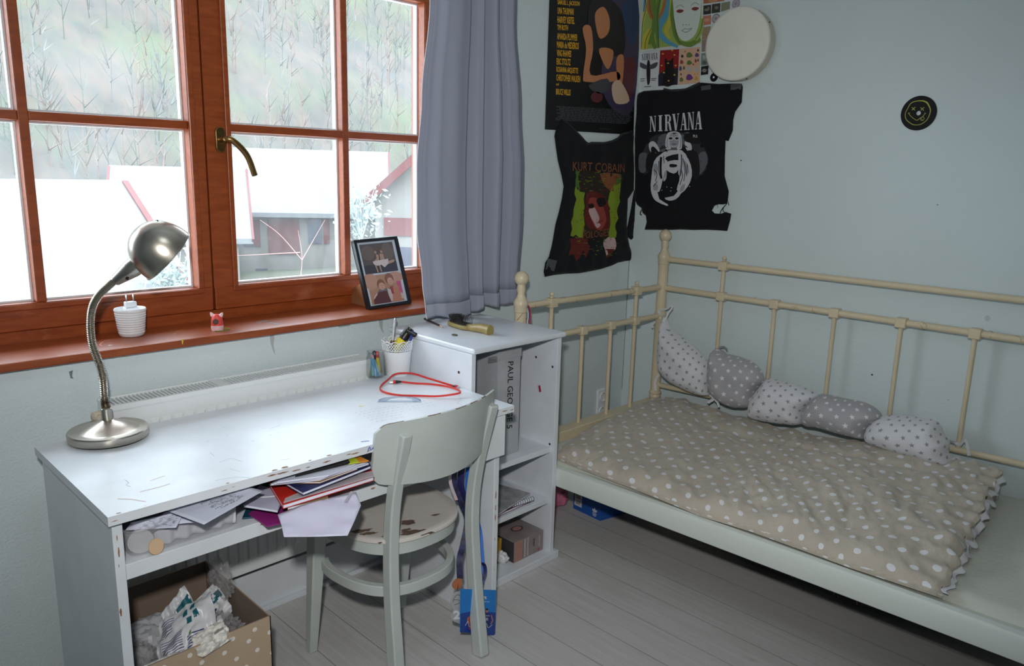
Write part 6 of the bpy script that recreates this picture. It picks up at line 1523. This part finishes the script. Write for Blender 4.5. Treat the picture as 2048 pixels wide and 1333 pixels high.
def flat_px(name, label, cat, px, z, h, m, page=None, group=None, tilt=0):
    """A flat lying thing with the pixel outline px at height z (bottom), h thick; tilt lifts its right end."""
    n = len(px); x0 = min(q[0] for q in px); x1 = max(q[0] for q in px)
    pts = [at('z', z+tilt*(u-x0)/(x1-x0), u, v) for u, v in px]
    o = thing(name, label, cat, sum(pts, Vector())/n, group); up_ = Vector((0, 0, 1)); k = min(.0012, h*.3)
    if page:
        cen = sum(pts, Vector())/n
        b = MB(); b.prism([p.lerp(cen, .015)+up_*k for p in pts], up_*(h-2*k)); b.build('pages', page, o)
        for nm, dz in (('back_cover', 0), ('front_cover', h-k)): b = MB(); b.prism([p+up_*dz for p in pts], up_*k); b.build(nm, m, o)
    else: b = MB(); b.prism(pts, up_*h); b.build('body', m, o, bevel=min(.001, h*.3))
    return o
navy, magenta, teal = mat('navy_card', (36, 44, 92), .5), mat('magenta_film', (140, 40, 116), .35), mat('teal_plastic', (30, 128, 112), .35)
redf = mat('red_film', (196, 44, 34), .3); clearfilm = mat('clear_film', (206, 206, 212), .2, alpha=.45)
flat_px('folder', 'dark teal folder at the very bottom of the pile on the desk shelf', 'folder', [(484, 1040), (540, 1034), (560, 1015), (492, 1020)], SH+.0005, .004, mat('dark_teal', (18, 66, 86), .5))
flat_px('folder', 'magenta folder under the teal tray in the pile on the desk shelf', 'folder', [(497, 1030), (534, 1056), (620, 1035), (640, 1000), (540, 1000)], SH+.005, .003, magenta)
t = thing('oval_tray', 'teal oval plastic dish under the folders on the desk shelf', 'dish', (-2.16, -.50, SH+.008))
c = Vector((-2.135, -.475, SH+.0085)); b = MB(); prof = [(.45, 0), (.8, .004), (1, .022), (1.02, .024), (1.0, .026), (.78, .008), (.4, .004)]
for k, z in prof: b.v += [c+Vector((.082*k*math.cos(a), .115*k*math.sin(a), z)) for a in [2*PI*i/40 for i in range(40)]]
for i in range(len(prof)-1):
    for k in range(40): b.f.append([i*40+k, i*40+(k+1) % 40, (i+1)*40+(k+1) % 40, (i+1)*40+k]); b.m.append(0)
b.f += [list(range(40)), [40*6+k for k in range(40)]]; b.m += [0, 0]
b.build('bowl', teal, t, smooth=40)
b = MB(); b.tube([c+Vector((.0835*math.cos(a), .117*math.sin(a), .026)) for a in [2*PI*i/48 for i in range(48)]], .0022, 8, closed=True); b.build('rim', white_plastic, t, smooth=60)
flat_px('notebook', 'white notebook with a grey cover just above the teal dish', 'notebook', [(487, 1015), (555, 1026), (570, 990), (520, 975)], .622, .006, mat('pale_lilac_card', (190, 192, 214), .5), paper)
flat_px('notebook', 'thin white notebook under the red folder', 'notebook', [(575, 1021), (657, 1003), (655, 992), (600, 985)], .6225, .007, mat('kraft_card', (150, 124, 100), .6), paper)
flat_px('folder', 'clear red folder in the middle of the pile on the desk shelf', 'folder', [(566, 1019), (748, 962), (744, 947), (640, 948), (537, 972)], .631, .010, redf, paper, tilt=.006)
flat_px('plastic_sleeve', 'clear plastic sleeve lying on the red folder', 'sleeve', [(567, 1008), (748, 955), (745, 945), (660, 962), (570, 1000)], .6425, .004, clearfilm, tilt=.006)
flat_px('notebook', 'navy and gold covered notebook lying on the red folder', 'notebook', [(606, 992), (742, 938), (735, 925), (640, 940), (568, 970)], .651, .008, navy, paper, tilt=.008)
flat_px('notebook', 'ochre notebook above the navy one in the pile', 'notebook', [(580, 968), (640, 968), (715, 940), (700, 930), (600, 955)], .661, .005, mat('ochre_card', (150, 108, 44), .6), paper, tilt=.006)
for k, (dz, lab) in enumerate(((0, 'lower'), (.005, 'middle'), (.010, 'upper'))):
    flat_px('exercise_book', 'white curled exercise book, %s of the three near the top of the pile' % lab, 'exercise book', [(541+6*k, 972-2*k), (640+8*k, 962-4*k), (738-6*k, 930-3*k), (716, 922-2*k), (560+6*k, 958-2*k)], .667+dz, .0042, mat('book_white', (206, 210, 228), .7), paper, 'white exercise books in the desk pile', tilt=.004)
flat_px('exercise_book', 'orange exercise book at the right end of the pile', 'exercise book', [(700, 931), (738, 924), (716, 913), (700, 917)], .683, .003, mat('orange_card', (214, 136, 40), .6))
flat_px('exercise_book', 'lime green booklet peeping out at the top of the pile', 'exercise book', [(697, 930), (719, 927), (708, 915), (690, 920)], .6868, .003, mat('lime_card', (176, 190, 40), .6))
flat_px('notebook', 'black notebook on top of the pile right under the desktop', 'notebook', [(590, 955), (700, 928), (690, 916), (600, 940)], .6855, .006, mat('black_card', (20, 20, 22), .6), tilt=.003)
b = MB(); pts = [at('y', -.46, 735, 935)]; c = Vector((-1.72, -.40, .6))
b.lathe([(.047, 0), (.047, .09), (.045, .09), (.045, 0), (.047, 0)], c, seg=32, cap=False)
tag(b.build('plastic_tube', clearfilm, origin=c, smooth=40), 'clear round plastic tub at the right end of the desk shelf', 'tub')
# the sheet hanging over the shelf's edge
A, B, C_, D0 = zt(566, 1022, .628), zt(700, 985, .630), zt(722, 1008, .615), zt(555, 1030, .620)
t = thing('paper_sheet', 'large white sheet hanging out over the edge of the desk shelf', 'paper', (-2.05, -.68, .62))
out = [(555, 1030, .621), (563, 1052, .612), (568, 1075, .604), (640, 1074, .602), (695, 1072, .600), (708, 1045, .606), (722, 1012, .617), (720, 1005, .620), (712, 985, .6295), (640, 1000, .6285), (600, 1012, .627)]
P = [at('z', z, u, v) for u, v, z in out]; poly2 = [(p.x, p.y) for p in P]; v, f = fill(poly2, .012)
def hz2(q):
    s_ = w_ = 0
    for p in P: d = 1/(((p.x-q[0])**2+(p.y-q[1])**2)**1.5+1e-7); s_ += d*p.z; w_ += d
    return s_/w_
b = MB(); b.add([(q[0], q[1], hz2(q)) for q in v], f); b.build('paper', mat('hanging_paper', (208, 208, 230), .75), t, smooth=180, solid=.0006)
b = MB(); b.prism([zt(688, 1004, .634), zt(694, 1004, .634), zt(707, 985, .636), zt(701, 984, .636)], (0, 0, .0012)); b.build('clip_strip', clearfilm, t)

# ------------------------------------------------------------------ box of wrappers under the desk
def dotbox():
    m, t, p = new_mat('dotted_carton'); uv = coord(t, 'Object'); sp_ = t.nodes.new('ShaderNodeSeparateXYZ'); t.links.new(uv, sp_.inputs[0])
    X = (S(t, sp_.outputs[0])+S(t, sp_.outputs[1]))/.055; Z = S(t, sp_.outputs[2])/.030; row = Z.fl(); odd = (row*.5).fr()
    j = ((row*37.7+(X+odd).fl()*12.9).op('SINE')*437.5).fr()
    fx = ((X+odd).fr()-.35-j*.3)*.055; fz = (Z.fr()-.35-j*.3)*.030
    d = (fx*fx+fz*fz).op('SQRT').lt(.0058)
    t.links.new(mix(t, d, rgb(184, 162, 138), rgb(226, 222, 214)), p.inputs['Base Color']); p.inputs['Roughness'].default_value = .6; return m
t = thing('storage_box', 'open beige dotted cardboard box of wrappers under the desk', 'box', (-2.32, -.37, 0))
X0, X1, Y0, Y1, H_ = -2.476, -2.158, -.552, -.182, .300; th_ = .005
outer = dotbox(); inner = mat('brown_carton', (128, 112, 98), .8)
def wallbox(name, x0, x1, y0, y1, lip=None):
    b = MB(); b.box(x0, x1, y0, y1, .004, H_); b.build(name, outer if lip is None else lip, t, bevel=.0012)
b = MB(); b.box(X0, X1, Y0, Y1, 0, .004); b.build('bottom', outer, t)
for nm, (x0, x1, y0, y1), (ix0, ix1, iy0, iy1) in (('front_side', (X0, X1, Y0, Y0+.0025), (X0+.0025, X1-.0025, Y0+.0025, Y0+th_)), ('back_side', (X0, X1, Y1-.0025, Y1), (X0+.0025, X1-.0025, Y1-th_, Y1-.0025)),
                                    ('left_side', (X0, X0+.0025, Y0, Y1), (X0+.0025, X0+th_, Y0+th_, Y1-th_)), ('right_side', (X1-.0025, X1, Y0, Y1), (X1-th_, X1-.0025, Y0+th_, Y1-th_))):
    b = MB(); b.box(x0, x1, y0, y1, .004, H_); b.box(ix0, ix1, iy0, iy1, .004, H_, 1); b.build(nm, [outer, inner], t)
film = clear_mat('bubble_film', (.86, .86, .87, 1), .55, .12)
film2 = mat('crinkled_film', (206, 204, 208), .12, alpha=.24, spec=.9)
crumple('bubble_wrap', 'large crumpled clear plastic bag at the right front of the beige box', 'plastic bag', (-2.24, -.445, .225), .072, film2, (.9, 1, .8), .3, 3.4, 1, seg=64)
crumple('bubble_wrap', 'crumpled clear plastic sticking up over the right rim of the beige box', 'plastic bag', (-2.185, -.335, .315), .05, film2, (.5, 1.1, 1.15), .3, 3.4, 4, seg=56)
crumple('bubble_wrap', 'crumpled clear plastic at the left front of the beige box', 'plastic bag', (-2.41, -.47, .20), .062, film2, (.75, .8, .75), .32, 3.4, 7, seg=56)
crumple('bubble_wrap', 'crumpled clear plastic at the left back of the beige box', 'plastic bag', (-2.415, -.345, .19), .075, film2, (.7, .9, .6), .32, 3.4, 11, seg=56)
crumple('carrier_bag', 'crumpled grey-white carrier bag at the back of the beige box', 'plastic bag', (-2.34, -.26, .175), .08, mat('milky_bag', (190, 192, 198), .4), (1.2, .9, .75), .28, 2.6, 15, seg=48)
# wipes pack
def pack(name, label, c, ex, ey, m, stripes, seed, bow=.03):
    c, ex, ey = Vector(c), Vector(ex), Vector(ey); nrm = ex.cross(ey).normalized(); t = thing(name, label, 'wrapper', c)
    def f(a, b_, d=0):
        x, y = 2*a-1, 2*b_-1
        k = bow*(1-x*x)*(1-y*y)+.018*noise.noise(Vector((x*2.2, y*2.2, seed)))+.010*noise.noise(Vector((x*5, y*5, seed+3)))
        return c+ex*x*(1-.10*y*y)+ey*y+nrm*(k+d)
    b = MB(); b.grid(f, 26, 26); b.grid(lambda a, b_: f(a, b_)-nrm*.010*math.sin(PI*a)*math.sin(PI*b_)-nrm*.001, 26, 26); b.build('pack', m, t, smooth=60)
    b = MB(); ms = []
    for k, (col, shapes) in enumerate(stripes):
        ms.append(mat('wrap_%d_%d_%d' % col, col, .4))
        for (x0, x1, y0, y1) in shapes: b.grid(lambda a, b_: f(x0+(x1-x0)*a, y0+(y1-y0)*b_, .0015), 8, 4, k)
    b.build('print', ms, t, smooth=60); return t
tealp, navyp, grn = (20, 96, 110), (74, 72, 128), (96, 146, 60)
wp = mat('wipes_white', (220, 222, 226), .35)
pack('wipes_pack', 'white wipes packet with teal droplets in the middle of the beige box', (-2.325, -.455, .262), (.062, -.022, .034), (.022, .060, .052), wp,
     [(tealp, [(.50, .585, .80, .89), (.63, .715, .85, .94), (.57, .655, .66, .75), (.69, .775, .70, .79), (.66, 1, .02, .14)]), (navyp, [(.12, .5, .26+.034*k, .271+.034*k) for k in range(11)]+[(.06, .32, .70+.034*k, .711+.034*k) for k in range(7)]+[(.56, .82, .22+.04*k, .238+.04*k) for k in range(7)]), (grn, [(.60, .66, .46, .52)])], 1)
pack('wipes_pack', 'folded white and teal wrapper tip standing up in the beige box', (-2.30, -.36, .262), (.035, .004, .03), (-.012, .02, .05), wp, [(tealp, [(.45, .95, .2, .8)]), (navyp, [(.5, .8, .05, .2)])], 5, .012)
pack('wipes_pack', 'white wrapper with a teal band at the back right of the beige box', (-2.245, -.37, .255), (.06, .018, .022), (-.012, .028, .032), wp, [(tealp, [(.02, .98, .55, .78)]), (navyp, [(.1, .8, .2, .26), (.15, .7, .36, .42)])], 8, .012)
pack('paper_scrap', 'small white scrap over the front rim of the beige box', (-2.305, -.548, .303), (.042, .004, .006), (-.004, .018, .02), mat('scrap_white', (222, 220, 214), .6), [((140, 140, 140), [(.6, .85, .55, .65)])], 12, .008)
pack('paper_scrap', 'white paper scrap in the left front corner of the beige box', (-2.415, -.508, .245), (.05, -.006, .006), (.0, .016, .022), mat('scrap_white', (222, 220, 214), .6), [((110, 104, 104), [(.4, .5, .5, .7), (.6, .68, .5, .7)])], 15, .01)

# ------------------------------------------------------------------ lanyards on the drawer knob
def hang(px, y, n=6): return smoothpath([at('y', yy, u, v) for (u, v), yy in zip(px, y)], n)
kn = at('y', -.616, 930, 930)
t = thing('blue_lanyard', 'bright blue lanyard holding a blue printed card, hung under the right end of the desk', 'lanyard', kn)
bl = mat('lanyard_blue', (24, 104, 206), .6); dk = mat('lanyard_navy', (24, 28, 84), .6)
yy_ = [-.616, -.608, -.600, -.605, -.628, -.650, -.660]
P = hang([(940, 932), (938, 985), (946, 1030), (956, 1060), (960, 1105), (962, 1150), (958, 1174)], yy_)
b = MB(); b.sweep(P, .0018, .022, up=tuple(R_)); b.build('strap', bl, t, smooth=60)
P = hang([(924, 932), (922, 972), (938, 1030), (948, 1064), (955, 1105), (958, 1145), (961, 1170)], [y-.004 for y in yy_])
b = MB(); b.sweep(P, .0018, .018, up=tuple(R_)); b.build('strap', dk, t, smooth=60)
P = hang([(950, 1124), (968, 1130), (969, 1150), (959, 1164), (950, 1152)], [-.652, -.654, -.658, -.660, -.656]); b = MB(); b.sweep(P, .0018, .010, up=tuple(R_)); b.build('strap', dk, t, smooth=60)
b = MB(); q = at('y', -.6615, 961, 1176); b.box(q.x-.006, q.x+.006, q.y-.003, q.y+.003, q.z-.004, q.z+.010); b.build('clasp', black, t, bevel=.002)
W = Wall('y', -.6615); cq = [(921, 1179), (992, 1181), (990, 1271), (920, 1265)]
b = MB(); b.prism([W.up(W.flat(*p)) for p in cq], (0, .0012, 0)); card = b.build('card', mat('card_blue', (26, 124, 206), .4), t)
b = MB(); ms = [mat('print_white', (222, 228, 234), .5), mat('card_deep_blue', (28, 66, 150), .4), mat('card_skin', (170, 124, 100), .5), mat('card_navy', (34, 44, 116), .5), mat('card_dark', (46, 34, 32), .5), mat('card_red', (170, 70, 56), .5)]
W.poly(b, [(921, 1228), (950, 1222), (991, 1226), (990, 1272), (920.5, 1265)], 1, .0004); W.text(b, 'Sport', [(944, 1190), (973, 1192), (973, 1201), (944, 1199)], 0, .0005, .03); W.text(b, 'pro ta setkani', [(946, 1202), (979, 1203), (979, 1206), (946, 1205)], 0, .0005)
for x, y, jm in ((973, 1222, 3), (944, 1226, 5), (959, 1220, 3)):                   # players in jerseys
    W.poly(b, [(x-8, y+9), (x-3, y+5), (x+4, y+5), (x+9, y+9), (x+8, y+20), (x+6, y+34), (x-6, y+34), (x-7, y+20)], jm, .0006); W.ell(b, (x+.5, y), 2.8, 4.2, 2, .0008); W.ell(b, (x+.5, y-2.6), 2.7, 2, 4, .001)
    W.line(b, [(x+9, y+9), (x+12, y+20), (x+8, y+27)], 2.4, 2, .0009); W.line(b, [(x-8, y+9), (x-10, y+22)], 2.4, 2, .0009)
W.text(b, '31', [(970.5, 1236), (975.5, 1236), (975.5, 1242), (970.5, 1242)], 0, .001, .03); W.text(b, 'PANEVEZYS'[:7], [(967, 1231), (979, 1231), (979, 1233.5), (967, 1233.5)], 0, .001)
for pts in ([(930, 1252), (936, 1243), (938, 1254), (944, 1248)], [(966, 1254), (972, 1247), (976, 1256), (984, 1250)]): W.line(b, pts, .8, 0, .001, smooth=4)
b.build('print', ms, card)
t = thing('printed_lanyard', 'white and navy printed lanyard with a tan leather fob, hung behind the chair back', 'lanyard', kn+Vector((-.02, 0, 0)))
P = hang([(908, 934), (908, 965), (920, 1000), (934, 1040), (926, 1090), (919, 1120), (920, 1158)], [-.620, -.616, -.608, -.603, -.620, -.640, -.650])
b = MB(); b.sweep(P, .0015, .018, up=tuple(R_)); b.build('strap', mat('lanyard_print', (40, 40, 78), .6, var=.9, vscale=70), t, smooth=60)
P2 = [p+R_*-.012+Vector((0, -.003, 0)) for p in P[:13]]; b = MB(); b.sweep(P2, .0015, .009, up=tuple(R_)); b.build('strap', mat('lanyard_white', (206, 190, 196), .6), t, smooth=60)
b = MB(); q = at('y', -.650, 920, 1162); b.tube([q+R_*(.005*math.cos(a))+Vector((0, 0, .005*math.sin(a))) for a in [2*PI*k/18 for k in range(18)]], .001, 6, closed=True); b.build('ring', silver, t, smooth=60)
q = at('y', -.650, 914, 1168); b = MB(); b.lathe([(0, 0), (.0165, 0), (.0165, .003), (0, .003)], q, (-.2, -1, 0), 28)
b.build('leather_fob', mat('tan_leather', (170, 104, 70), .6), t, smooth=40)
t = thing('acrylic_keyring', 'clear acrylic keyring with a ball and number beside the blue card', 'keyring', at('y', -.655, 912, 1205))
W = Wall('y', -.655); o_ = [(906, 1190), (914, 1184), (922, 1184), (928, 1192), (928, 1245), (905, 1242), (903, 1232), (906, 1222), (902, 1212), (902, 1200)]
P = [tuple(q[:2]) for q in loop([W.flat(*p) for p in o_], 4)]; b = MB(); v, f = fill(P, 0); b.add([W.up(p, .0015) for p in v], f); b.add([W.up(p, -.0015) for p in v], f)
b.add([W.up(p, .0015) for p in P]+[W.up(p, -.0015) for p in P], [(i, (i+1) % len(P), len(P)+(i+1) % len(P), len(P)+i) for i in range(len(P))]); b.build('acrylic', mat('acrylic_white', (190, 194, 198), .15, alpha=.75), t)
b = MB(); W.line(b, [(905, 1205), (909, 1194), (916, 1190), (922, 1196), (918, 1206), (908, 1210)], .8, 0, .002, smooth=4); W.line(b, [(906, 1200), (914, 1200), (921, 1202)], .7, 0, .002); W.text(b, '2', [(906, 1221), (920, 1221), (920, 1239), (906, 1239)], 1, .002, .05)
b.build('print', [mat('keyring_black', (50, 52, 56), .5), mat('print_white', (222, 228, 234), .5)], t)
b = MB(); b.tube(hang([(915, 1158), (916, 1172), (914, 1186)], [-.652, -.653, -.655], 4), .0008, 5); b.build('cord', black, t)

# ------------------------------------------------------------------ at the photo's bottom left corner
p = at('z', .30, 5, 1330)
b = MB(); b.grid(lambda a, c: Vector((p.x-.155+(.15*(math.sin(PI*c)**.5 if 0 < c < 1 else 0))*math.cos(2*PI*a)-0, p.y-.03+.16*(math.sin(PI*c)**.5 if 0 < c < 1 else 0)*math.sin(2*PI*a), .305-.305*c)), 36, 20)
tag(b.build('bag', mat('black_fabric', (14, 12, 12), .8), origin=(p.x-.155, p.y-.03, 0), smooth=60), 'black rounded bag just showing in the bottom left corner of the photo', 'bag')
